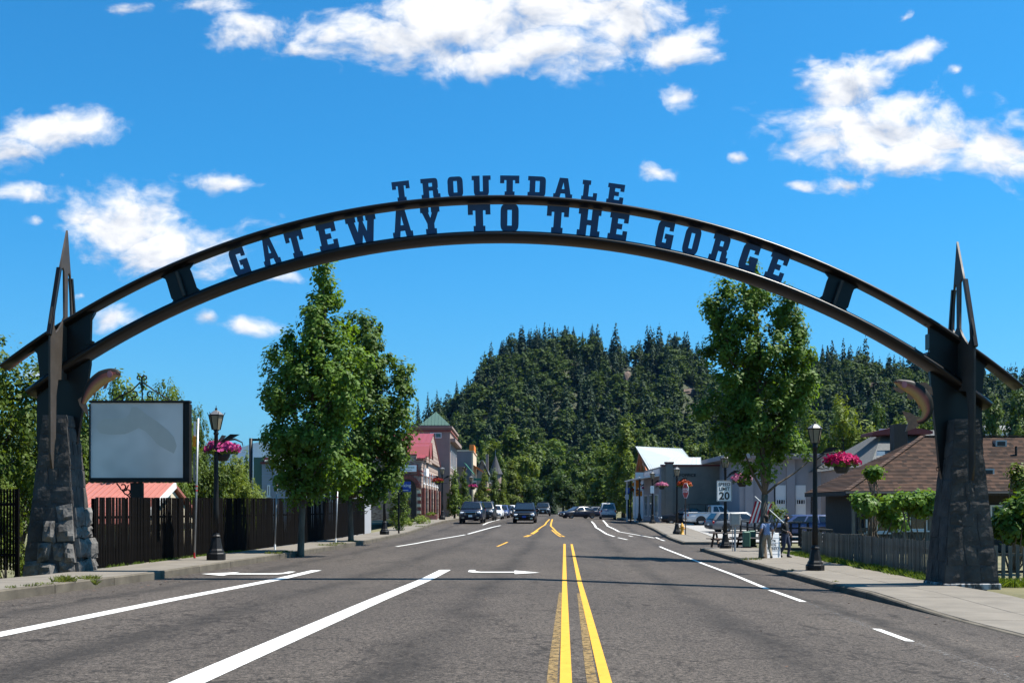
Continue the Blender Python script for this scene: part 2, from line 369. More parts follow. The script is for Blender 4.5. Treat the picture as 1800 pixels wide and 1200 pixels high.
# worn asphalt: aggregate speckle, darker wheel-track dirt, fine cracks
def asphalt_nodes():
    m = MATS['asphalt']; t = m.node_tree; b = t.nodes['Principled BSDF']; L = t.links.new
    ge = t.nodes.new('ShaderNodeNewGeometry')
    def nz_(sc, det, rough=0.6, st=None):
        n = t.nodes.new('ShaderNodeTexNoise'); n.inputs['Scale'].default_value = sc; n.inputs['Detail'].default_value = det; n.inputs['Roughness'].default_value = rough
        if st:
            mp_ = t.nodes.new('ShaderNodeMapping'); mp_.inputs['Scale'].default_value = st; L(ge.outputs['Position'], mp_.inputs[0]); L(mp_.outputs[0], n.inputs['Vector'])
        else: L(ge.outputs['Position'], n.inputs['Vector'])
        return n.outputs['Fac']
    def ramp(v, a, b_, ca, cb):
        r = t.nodes.new('ShaderNodeValToRGB'); r.color_ramp.elements[0].position = a; r.color_ramp.elements[1].position = b_
        r.color_ramp.elements[0].color = (*ca, 1); r.color_ramp.elements[1].color = (*cb, 1); L(v, r.inputs[0]); return r.outputs[0]
    def mixc(op, fac, a, b_):
        n = t.nodes.new('ShaderNodeMix'); n.data_type = 'RGBA'; n.blend_type = op
        for i, v in ((0, fac), (6, a), (7, b_)):
            if isinstance(v, float): n.inputs[i].default_value = v
            elif isinstance(v, tuple): n.inputs[i].default_value = (*v, 1)
            else: L(v, n.inputs[i])
        return n.outputs[2]
    g1 = ramp(nz_(19, 4, 0.9), 0.40, 0.61, (0.0150, 0.0134, 0.0119), (0.097, 0.085, 0.075)); g2 = ramp(nz_(60, 2, 0.8), 0.36, 0.64, (0.45, 0.46, 0.47), (1.7, 1.62, 1.54)); grain = mixc('MULTIPLY', 1.0, g1, g2)
    big = ramp(nz_(0.35, 5, 0.6, (1, 0.25, 1)), 0.3, 0.72, (0.78, 0.77, 0.77), (1.18, 1.16, 1.13))
    c = mixc('MULTIPLY', 1.0, grain, big)
    # oil and dirt flecks drawn out along the lanes
    fl = nz_(4.2, 9, 0.78, (1.0, 0.6, 1)); spot = nz_(0.30, 4, 0.55, (1.7, 0.35, 1))
    s1 = ramp(fl, 0.52, 0.585, (0, 0, 0), (1, 1, 1)); s2 = ramp(spot, 0.48, 0.60, (0, 0, 0), (1, 1, 1))
    dirt = mixc('MULTIPLY', 1.0, s1, s2)
    c = mixc('MIX', dirt, c, (0.022, 0.018, 0.015))
    vo = t.nodes.new('ShaderNodeTexVoronoi'); vo.feature = 'DISTANCE_TO_EDGE'; vo.inputs['Scale'].default_value = 0.33
    wp = t.nodes.new('ShaderNodeVectorMath'); wp.operation = 'MULTIPLY_ADD'; nn_ = t.nodes.new('ShaderNodeTexNoise'); nn_.inputs['Scale'].default_value = 1.3; nn_.inputs['Detail'].default_value = 6; L(ge.outputs['Position'], nn_.inputs['Vector'])
    L(nn_.outputs['Color'], wp.inputs[0]); wp.inputs[1].default_value = (1.5, 1.5, 0); L(ge.outputs['Position'], wp.inputs[2]); L(wp.outputs[0], vo.inputs['Vector'])
    ck = ramp(vo.outputs['Distance'], 0.0, 0.009, (0.25, 0.24, 0.23), (1, 1, 1))
    c = mixc('MULTIPLY', 0.8, c, ck)
    # oil-darkened strips down the lane centres and paler tyre-polished tracks beside them
    sx = t.nodes.new('ShaderNodeSeparateXYZ'); L(ge.outputs['Position'], sx.inputs[0])
    def mt(op, a, b_):
        n = t.nodes.new('ShaderNodeMath'); n.operation = op
        for i, v in enumerate((a, b_)):
            if isinstance(v, (int, float)): n.inputs[i].default_value = v
            else: L(v, n.inputs[i])
        return n.outputs[0]
    uu = mt('ADD', mt('SUBTRACT', sx.outputs[0], mt('MULTIPLY', sx.outputs[1], SK)), mt('MULTIPLY', mt('SUBTRACT', nz_(0.5, 4, 0.6), 0.5), 1.1))
    strip = None
    for cc, ww in ((-8.8, .45), (-5.35, .6), (-1.7, .55), (2.6, .5), (5.3, .35)):
        v = mt('MAXIMUM', mt('SUBTRACT', 1.0, mt('DIVIDE', mt('ABSOLUTE', mt('SUBTRACT', uu, cc), 0), ww)), 0.0); strip = v if strip is None else mt('MAXIMUM', strip, v)
    stw = mt('MULTIPLY', strip, ramp(nz_(0.9, 5, 0.7, (1, .3, 1)), 0.36, 0.66, (.25, .25, .25), (1, 1, 1)))
    c = mixc('MIX', mt('MULTIPLY', stw, 0.8), c, (0.018, 0.0155, 0.0135))
    fl2 = mt('MULTIPLY', ramp(nz_(7.5, 8, 0.8, (1.0, .5, 1)), 0.55, 0.60, (0, 0, 0), (1, 1, 1)), mt('MULTIPLY', mt('MAXIMUM', strip, .06), 0.9))
    c = mixc('MIX', fl2, c, (0.012, 0.009, 0.007))
    for l in list(b.inputs['Base Color'].links): t.links.remove(l)
    L(c, b.inputs['Base Color'])
    bp = t.nodes.new('ShaderNodeBump'); bp.inputs['Strength'].default_value = 0.5; bp.inputs['Distance'].default_value = 0.01
    L(nz_(55, 3, 0.7), bp.inputs['Height']); L(bp.outputs[0], b.inputs['Normal'])
asphalt_nodes()
def paint_worn(name, col, cover):
    """road paint worn through to the asphalt: cover is the share that is left"""
    m = mk(name, col, 0.75, 0.08, 6, coords='World', spec=0.3); t = m.node_tree; b = t.nodes['Principled BSDF']; L = t.links.new
    ge = t.nodes.new('ShaderNodeNewGeometry'); n = t.nodes.new('ShaderNodeTexNoise'); n.inputs['Scale'].default_value = 14; n.inputs['Detail'].default_value = 7; n.inputs['Roughness'].default_value = 0.75
    L(ge.outputs['Position'], n.inputs['Vector'])
    r = t.nodes.new('ShaderNodeValToRGB'); c = 0.5 + (0.5 - cover) * 0.42; r.color_ramp.elements[0].position = c - 0.05; r.color_ramp.elements[1].position = c + 0.07
    L(n.outputs['Fac'], r.inputs[0]); L(r.outputs[0], b.inputs['Alpha'])
    return m
paint_worn('line_white', (0.56, 0.55, 0.52), 0.9)
paint_worn('line_white_faded', (0.22, 0.21, 0.2), 0.3)
paint_worn('line_yellow', (0.50, 0.265, 0.022), 0.92)
paint_worn('line_yellow_faded', (0.19, 0.125, 0.045), 0.62)
M = MATS
# ------------------------------------------------------------------ ground, road, pavements, markings
def grid_sheet(name, us, ys, zf, mat, kind='structure', world=False, parent=None):
    V = []; F = []
    for y in ys:
        for u in us:
            x = XU(u, y) if not world else u
            V.append((x, y, zf(x, y)))
    n = len(us)
    for j in range(len(ys) - 1):
        for i in range(n - 1): F.append((j * n + i, j * n + i + 1, (j + 1) * n + i + 1, (j + 1) * n + i))
    o = mobj(name, npmesh(name, V, F, True), mat, parent)
    if kind and parent is None: tag(o, kind=kind)
    return o
mk('ground_mix', (0.09, 0.095, 0.03), 0.95, 0.3, 0.6, coords='World', col2=(0.16, 0.14, 0.07))
mk('gravel', (0.26, 0.25, 0.235), 0.95, 0.35, 9, bump=0.6, bscale=40, coords='World', spec=0.2)
YS = list(np.arange(-30, 140, 2.5)) + list(np.arange(140, 420, 20))
US = [KL, -8, -6, -4, -2, -1, 1, 3, 5, KR]
road = grid_sheet('road', US, YS, road_z, M['asphalt'])
def far_ground(x, y):
    u = x - SK * y
    z = gz(x, y)
    if y > 260: z = min(z, 0.3)
    return z - (0.35 if (-12.4 < u < 10.4) else 0.02)
UG = [-14000, -4000, -1500, -600, -300, -150, -80, -50, -35, -25, -20, -17.5, -16, -14, -12.5, -12.3, -8, -2, 4, 10.3, 10.7, 14, 20, 30, 50, 80, 150, 300, 600, 1500, 4000, 14000]
YG = list(np.arange(-40, 140, 5)) + [150, 170, 200, 250, 300, 400, 600, 900, 1500, 2500, 4000, 7000, 12500]
ground = grid_sheet('ground', UG, YG, far_ground, M['ground_mix'])
# kerbs and pavement slabs, each its own piece
def strip_piece(u0, u1, y0, y1, zf, top, bot):
    tf = top if callable(top) else (lambda y: top)
    mb = MB(); vs = []
    for (u, y) in ((u0, y0), (u1, y0), (u1, y1), (u0, y1)):
        x = XU(u, y); vs.append((x, y, zf(x, y) + bot))
    for (u, y) in ((u0, y0), (u1, y0), (u1, y1), (u0, y1)):
        x = XU(u, y); vs.append((x, y, zf(x, y) + tf(y)))
    mb.add(vs, [(3, 2, 1, 0), (4, 5, 6, 7), (0, 1, 5, 4), (1, 2, 6, 5), (2, 3, 7, 6), (3, 0, 4, 7)])
    return mb
def pavement(name, u_road, u_back, y0, y1, label=None, step=1.52, drop=None):
    root = thing(name, None, None, (XU((u_road + u_back) / 2, y0), y0, road_z(XU(u_road, y0), y0))); tag(root, kind='structure')
    sgn = 1 if u_back > u_road else -1
    hk = HK if sgn > 0 else HK + 0.04
    ku = u_road + sgn * 0.16
    rz_ = lambda x, y: road_z(XU(u_road, y), y)
    y = y0; k = 0
    rnd = random.Random(int(y0 * 10) + 3)
    while y < y1 - 0.3:
        ye = min(y + 3.05, y1)
        d = drop(y) if drop else 1.0
        mb = strip_piece(min(u_road, ku), max(u_road, ku), y + 0.006, ye - 0.006, rz_, (lambda yy, e=rnd.uniform(-.004, .004): max(hk * (drop(yy) if drop else 1), .012) + e), -0.2)
        o = mb.build('kerbstone', M['kerbstone'], root, bevel=0.025); o.location = -root.location
        y = ye
    y = y0
    w = abs(u_back - ku); nw = 2 if w > 2.0 else 1
    while y < y1 - 0.3:
        ye = min(y + step, y1)
        d = drop(y) if drop else 1.0
        for j in range(nw):
            a = ku + sgn * (w * j / nw + 0.006); b = ku + sgn * (w * (j + 1) / nw - 0.006)
            mb = strip_piece(min(a, b), max(a, b), y + 0.006, ye - 0.006, rz_, (lambda yy, e=rnd.uniform(-.003, .003): hk * (drop(yy) if drop else 1) + .004 + e), -0.2)
            o = mb.build('paving_slab', M['concrete'], root, bevel=0.008); o.location = -root.location
        y = ye
    return root
pavement('pavement_left', KL, -12.45, 14, 128)
def rdrop(y): return 0.12 if y < 21 else (lerp(0.12, 1, min((y - 21) / 5, 1)))
pavement('pavement_right', KR, 9.9, 8, 58.5, drop=rdrop)
pavement('pavement_right', KR, 9.9, 67, 150)
# side street and gravel car park on the right
grid_sheet('road', [KR, 12, 20, 34, 60], list(np.arange(58.6, 67, 2)) + [66.9], lambda x, y: road_z(x, y) + 0.003, M['asphalt'])
lot = grid_sheet('ground', [9.95, 16, 22, 34], [67.1, 75, 85, 95, 108], lambda x, y: road_z(XU(7, y), y) + 0.15, M['gravel']); lot.name = 'gravel_ground'
# painted markings
def marking(name, pts, w, mat, lift=0.004, pix=True, parent=road):
    P_ = [onroad(*p) for p in pts] if pix else [Vector((XU(p[0], p[1]), p[1], 0)) for p in pts]
    Q = []
    for a, b in zip(P_[:-1], P_[1:]):
        n = max(1, int((b - a).length / 2.0))
        Q += [a.lerp(b, i / n) for i in range(n)]
    Q.append(P_[-1]); V = []; F = []
    for i, p in enumerate(Q):
        d = (Q[min(i + 1, len(Q) - 1)] - Q[max(i - 1, 0)]); d.z = 0; d.normalize(); s = Vector((d.y, -d.x, 0)) * (w / 2)
        for q in (p - s, p + s): V.append((q.x, q.y, road_z(q.x, q.y) + lift))
    for i in range(len(Q) - 1): F.append((2 * i, 2 * i + 1, 2 * i + 3, 2 * i + 2))
    return mobj(name, npmesh(name, V, F), mat, parent)
LW, LY, LWF, LYF = M['line_white'], M['line_yellow'], M['line_white_faded'], M['line_yellow_faded']
marking('edge_line', [(-7.33, 3), (-7.3, 33.6)], 0.31, LW, pix=False)
marking('lane_line', [(-3.42, 3), (-3.52, 33.8)], 0.33, LW, pix=False)
for u0 in (0.02, 0.40):
    marking('yellow_line', [(u0, 3), (u0, 30), (u0 + 0.02, 61)], 0.115, LY, pix=False, lift=0.006)
    marking('old_yellow_line', [(u0 - 0.135, 3), (u0 - 0.13, 12), (u0 - 0.07, 24)], 0.10, LYF, pix=False)
marking('lane_line', [(1160, 960), (1290, 1010), (1412, 1057)], 0.15, LW)
marking('lane_line', [(1412, 1057), (1520, 1098), (1640, 1141), (1800, 1196)], 0.15, LWF)
marking('lane_line', [(1540, 1105), (1600, 1127)], 0.13, LW, lift=0.007)
marking('lane_line', [(697, 960), (760, 949), (830, 936), (880, 923)], 0.18, LW)
marking('lane_line', [(849, 922), (880, 912)], 0.16, LW)
marking('yellow_line', [(921, 943), (940, 934), (958, 922), (966, 912)], 0.14, LY)
marking('yellow_line', [(992, 943), (978, 934), (968, 924), (971, 912)], 0.14, LY)
marking('yellow_line', [(926, 943), (946, 932)], 0.12, LY); marking('yellow_line', [(986, 943), (970, 931)], 0.12, LY)
marking('yellow_line', [(874, 960), (892, 952)], 0.12, LY)
marking('lane_line', [(1040, 916), (1048, 927), (1066, 938), (1103, 948)], 0.17, LW)
marking('lane_line', [(1060, 914), (1068, 924), (1088, 934), (1150, 945)], 0.17, LW)
marking('parking_mark', [(1105, 941), (1112, 942.5)], 0.15, LW); marking('parking_mark', [(1114, 945.5), (1140, 946)], 0.12, LW)
marking('lane_line', [(1153, 944), (1168, 950)], 0.15, LW); marking('lane_line', [(1237, 953), (1250, 958)], 0.35, LW)
# two turn arrows painted across the lanes
def arrow(pc, sgn, ln, parent=road):
    c = onroad(*pc)
    base = [(0.0, 0.95), (0.2, 0.95), (0.2, 1.3), (0.38, 1.47), (1.4, 1.47), (1.4, 1.1), (2.15, 1.6), (1.4, 2.1), (1.4, 1.73), (0.2, 1.73), (0.0, 1.5)]
    mb = MB(); vs = []
    for (a, b) in base:
        x = c.x + sgn * (a - 1.07) * ln; y = c.y - (b - 1.6) * 1.9; vs.append((x, y, road_z(x, y) + 0.018))
    tri = [(0, 1, 2, 10), (2, 3, 9, 10), (3, 4, 8, 9), (4, 5, 6, 7, 8)]
    if sgn < 0: pass
    if sgn > 0: tri = [t[::-1] for t in tri]
    mb.add(vs, tri); mb.build('turn_arrow', LW, parent, fix=False)
arrow((430, 1009), -1, 1.1); arrow((885, 1006), 1, 0.95)
# a loose drain cover and grit near the right kerb
# ------------------------------------------------------------------ the gateway arch
AY = 29.6; AS = AY / 2000
def A(px, py, Y=AY): return W3(px, py, Y)
arch = thing('gateway_arch', 'dark bronze steel arch spanning the road with blue town name letters', 'arch', (0, AY, 0))
ao = Vector((0, AY, 0))
BM = M['bronze_metal']
CU, RU = (877, 343 + 1437), 1437 - 8.2      # upper tube: circle in the arch plane (reference units)
CLo, RL = (880, 405 + 1385), 1385 - 11.8
def arc_pts(c, r, x0, x1, n=72):
    a0 = math.asin((x0 - c[0]) / r); a1 = math.asin((x1 - c[0]) / r); out = []
    for i in range(n + 1):
        a = lerp(a0, a1, i / n); out.append(A(c[0] + r * math.sin(a), c[1] - r * math.cos(a)))
    return out
for nm, c, r, x0, x1, rad in (('upper_tube', CU, RU, 8, 1789, (0.31, 0.092)), ('lower_tube', CLo, RL, 56, 1733, (0.38, 0.14))):
    mb = MB(ao); mb.smooth = True; mb.tube(arc_pts(c, r, x0, x1), [rad] * 73, 24)
    o = mb.build(nm, BM, arch)
    for p in o.data.polygons:
        if len(p.vertices) > 4: p.use_smooth = False
def onarc(c, r, x): return c[1] - math.sqrt(r * r - (x - c[0]) ** 2)
def rounded(poly, rad, n=4):
    """round the corners flagged with a radius: poly items (x, y, r)"""
    out = []; k = len(poly)
    for i, p in enumerate(poly):
        r = p[2] if len(p) > 2 else rad
        a = Vector(poly[i - 1][:2]); b = Vector(p[:2]); c = Vector(poly[(i + 1) % k][:2])
        if not r: out.append((b.x, b.y)); continue
        u = (a - b).normalized() * min(r, (a - b).length * .45); w = (c - b).normalized() * min(r, (c - b).length * .45)
        for j in range(n + 1):
            t = j / n; q = b + u * (1 - t) ** 2 + w * t ** 2; out.append((q.x, q.y))
    return out
def web(name, poly, thick=0.05, Y=AY, mat=BM):
    """plate in the arch plane; poly in reference units"""
    pts = [A(p[0], p[1], AY) for p in poly]
    f = [[(p.x, p.z) for p in pts]]
    fr = Matrix.Translation(Vector((0, Y - AY, 0))) @ Matrix.Rotation(R(90), 4, 'X')
    return flat_poly(name, f, mat, arch, thick, fr)
def strut(xl_t, xr_t, xl_b, xr_b, rib):
    # plate between the tubes with flared, rounded corners
    yt = lambda x: onarc(CU, RU, x); yb = lambda x: onarc(CLo, RL, x)
    L = [(xl_t - 9, yt(xl_t - 9) + 6), (xl_t, yt(xl_t) + 14), (xl_t + (xl_b - xl_t) * .2, lerp(yt(xl_t), yb(xl_b), .32)), (xl_b - (xl_b - xl_t) * .25, lerp(yt(xl_t), yb(xl_b), .72)), (xl_b, yb(xl_b) - 15), (xl_b - 8, yb(xl_b - 8) - 6)]
    Rr = [(xr_b + 8, yb(xr_b + 8) - 6), (xr_b, yb(xr_b) - 15), (xr_b - (xr_b - xr_t) * .25, lerp(yt(xr_t), yb(xr_b), .72)), (xr_t + (xr_b - xr_t) * .2, lerp(yt(xr_t), yb(xr_b), .32)), (xr_t, yt(xr_t) + 14), (xr_t + 9, yt(xr_t + 9) + 6)]
    web('web_plate', L + Rr)
    mb = MB(ao); a = A(*rib[0], AY - .12); b = A(*rib[1], AY - .12); mb.bar(a, b, 0.075, 0.16, up=(0, 1, 0)); mb.build('stiffener_rib', M['bronze_light'], arch, bevel=0.01)
mk('bronze_light', (0.042, 0.034, 0.027), 0.55, 0.2, 3, spec=.3)
strut(291, 334, 305, 350, ((311, 478), (325, 521)))
strut(1456, 1501, 1442, 1487, ((1480, 493), (1464, 539)))
# pylon plates under the tube ends
web('pylon_plate', [(58, onarc(CU, RU, 58) + 4), (160, onarc(CU, RU, 160)), (168, onarc(CU, RU, 168) + 10), (161, 562), (160, 602), (160, 640), (157, 660), (147, 716), (138, 770), (131, 823), (118, 840), (75, 840), (66, 770), (67, 686), (72, 662), (67, 622), (62, 617), (50, onarc(CU, RU, 50) + 8)], 0.14)
web('pylon_plate', [(1746, onarc(CU, RU, 1746) + 4), (1632, onarc(CU, RU, 1632)), (1624, onarc(CU, RU, 1624) + 10), (1632, 570), (1633, 620), (1633, 650), (1637, 700), (1643, 750), (1650, 820), (1656, 852), (1670, 860), (1722, 850), (1726, 772), (1724, 715), (1727, 668), (1729, 646), (1734, 642), (1748, onarc(CU, RU, 1748) + 8)], 0.14)
for xs in ((1631.5, 587, 614), ):      # splice plates on the pylon edge
    mb = MB(ao); p = A(xs[0], xs[1]); q = A(xs[0], xs[2]); mb.bar(p, q, 0.05, 0.3, up=(0, 1, 0)); mb.build('splice_plate', BM, arch)
for (x, y) in ((158, 601), (1630, 623)):
    mb = MB(ao); mb.bar(A(x - 4, y), A(x + 4, y + (2 if x < 900 else 4)), 0.3, 0.12); mb.build('bolt_lug', BM, arch)
mb = MB(ao); mb.tube([A(1648.5, 824) + Vector((0.045 * math.cos(t * .7), 0, 0.045 * math.sin(t * .7))) for t in range(10)], 0.01, 6); mb.build('eye_ring', BM, arch)
# spires: slotted plates standing across the arch, with edge flanges
def spire(x, tip, zoff):
    # (Y, z) in metres; z measured from the reference height of the left spire
    zt = A(0, tip).z; k = lambda py: A(0, py + zoff).z
    y0f, y0b = 28.62, 30.0
    def fy(py): return lerp(AY, 28.50, min((py - 405) / 170.0, 1.0)) if py < 600 else 28.50
    def by(py): return lerp(AY, 30.02, min((py - 405) / 150.0, 1.0))
    outer = [(AY, zt), (by(480), k(480)), (by(560), k(560)), (30.02, k(640)), (29.75, k(665)), (28.98, k(672)), (28.86, k(700)), (28.80, k(824)), (28.62, k(826)), (28.50, k(800)), (28.48, k(640)), (fy(575), k(575)), (fy(480), k(480))]
    s1 = [(29.22, k(478)), (29.30, k(474)), (29.38, k(480)), (29.40, k(560)), (29.22, k(574)), (29.02, k(585)), (28.86, k(592)), (28.74, k(584)), (28.78, k(560))]
    s2 = [(29.62, k(482)), (29.70, k(478)), (29.78, k(484)), (29.86, k(555)), (29.78, k(566)), (29.60, k(556))]
    fr = Matrix.Translation(Vector((x, -AY, 0))) @ Matrix.Rotation(R(90), 4, 'Z') @ Matrix.Rotation(R(90), 4, 'X')
    flat_poly('spire_plate', [outer, s1[::-1], s2[::-1]], M['bronze_light'], arch, 0.05, fr)
    for (pa, pb, fn, sg) in ((478, 600, fy, -1), (486, 562, by, 1)):
        mb = MB(ao); mb.bar((x, fn(pa) + sg * .03, k(pa)), (x, fn(pb) + sg * .05, k(pb)), 0.11, 0.10, up=(0, 1, 0)); mb.build('spire_flange', BM, arch, bevel=0.008)
spire(-11.58, 405, 0); spire(11.59, 425, 20)
# letters
def rr(x0, y0, x1, y1, r): return rounded([(x0, y0), (x1, y0), (x1, y1), (x0, y1)], r)
GL = {
 'T': [[(0,10),(10,10),(10,6.3),(7.8,6.3),(7.8,7.9),(6.7,7.9),(6.7,2),(7.6,2),(7.6,0),(2.4,0),(2.4,2),(3.3,2),(3.3,7.9),(2.2,7.9),(2.2,6.3),(0,6.3)]],
 'R': [rounded([(0,10,0),(9,10,1.8),(9,5.1,1.4),(8.3,4.7,0),(9,4,.8),(9,2.1,0),(10,2.1,0),(10,0,0),(6.1,0,1.2),(6.1,4,0),(4.1,4,0),(4.1,0,0),(0,0,0),(0,2,0),(1,2,0),(1,8,0),(0,8,0)], 0), [(4.1,7.9),(4.1,5.8),(6,5.8),(6,7.9)]],
 'O': [rr(0,0,10,10,2.6), [(3.8,2),(3.8,8),(6.2,8),(6.2,2)]],
 'U': [rounded([(0,10,0),(4.2,10,0),(4.2,2.1,0),(5.8,2.1,0),(5.8,10,0),(10,10,0),(10,8,0),(9,8,0),(9,0,2.2),(1,0,2.2),(1,8,0),(0,8,0)], 0)],
 'D': [rounded([(0,10,0),(10,10,2.2),(10,0,2.2),(0,0,0),(0,2,0),(1,2,0),(1,8,0),(0,8,0)], 0), [(4.2,2.1),(4.2,7.9),(6.6,7.9),(6.6,2.1)]],
 'A': [[(2.8,10),(7.2,10),(9.1,2),(10,2),(10,0),(6.6,0),(6.1,2.4),(3.9,2.4),(3.4,0),(0,0),(0,2),(.9,2)], [(5,8),(5.75,4.4),(4.25,4.4)]],
 'L': [[(0,10),(5.4,10),(5.4,8),(4.4,8),(4.4,2),(7.4,2),(7.4,3.9),(10,3.9),(10,0),(0,0),(0,2),(1,2),(1,8),(0,8)]],
 'E': [[(0,10),(10,10),(10,6.6),(7.6,6.6),(7.6,8),(4.4,8),(4.4,6),(7,6),(7,4.1),(4.4,4.1),(4.4,2),(7.6,2),(7.6,3.5),(10,3.5),(10,0),(0,0),(0,2),(1,2),(1,8),(0,8)]],
 'G': [rounded([(0,10,2.4),(9.5,10,0),(9.5,6.8,0),(7,6.8,0),(7,8,0),(4,8,0),(4,2,0),(6.2,2,0),(6.2,3.6,0),(5,3.6,0),(5,5.4,0),(10,5.4,0),(10,0,0),(0,0,2.4)], 0)],
 'W': [[(0,10),(3.3,10),(3.3,8.2),(2.8,8.2),(3.5,4.2),(4.4,8.2),(4,8.2),(4,10),(6,10),(6,8.2),(5.6,8.2),(6.5,4.2),(7.2,8.2),(6.7,8.2),(6.7,10),(10,10),(10,8.2),(9.4,8.2),(8,0),(5.6,0),(5,3.2),(4.4,0),(2,0),(.6,8.2),(0,8.2)]],
 'Y': [[(0,10),(4.4,10),(4.4,8.2),(4,8.2),(5,6),(6,8.2),(5.6,8.2),(5.6,10),(10,10),(10,8.2),(9.2,8.2),(6.8,4),(6.8,2),(7.8,2),(7.8,0),(2.2,0),(2.2,2),(3.2,2),(3.2,4),(.8,8.2),(0,8.2)]],
 'H': [[(0,10),(4.1,10),(4.1,5.9),(5.9,5.9),(5.9,10),(10,10),(10,8),(9,8),(9,2),(10,2),(10,0),(5.9,0),(5.9,4.1),(4.1,4.1),(4.1,0),(0,0),(0,2),(1,2),(1,8),(0,8)]],
}
LET = M['letter_blue']
def letter(ch, xa, xb, c, r0, h):
    """xa..xb span, standing on radius r0 (all reference units)"""
    cx = (xa + xb) / 2; rm = r0 + h / 2
    a = math.asin((cx - c[0]) / rm); w = (xb - xa) * 1.0
    # slanted letters cover a little more than their own width
    w = max((w - h * abs(math.sin(a))) / max(math.cos(a), .5), w * .72)
    base = A(c[0] + r0 * math.sin(a), c[1] - r0 * math.cos(a))
    k = AS
    polys = [[((x - 5) / 10 * w * k, y / 10 * h * k) for (x, y) in p] for p in GL[ch]]
    fr = Matrix.Translation(base - ao) @ Matrix.Rotation(a, 4, 'Y') @ Matrix.Rotation(R(90), 4, 'X')
    flat_poly('letter', polys, LET, arch, 0.05, fr)
for ch, a, b in zip('TROUTDALE', (688, 738.7, 786, 829, 878.7, 927, 972, 1021, 1065), (722.7, 774.7, 814.7, 863, 913, 960, 1008, 1052, 1099)):
    letter(ch, a, b, CU, RU + 7.2, 35)
for ch, a, b in zip('GATEWAYTOTHEGORGE', (401, 453, 498, 554, 606, 686, 738, 822, 879.5, 959, 1013, 1067, 1149.6, 1197, 1244, 1296, 1343), (441, 495, 541, 597, 667, 727, 776, 863, 912, 1001, 1058, 1107, 1188.7, 1235, 1289, 1339, 1388)):
    letter(ch, a, b, CLo, RL + 10.5, 47)
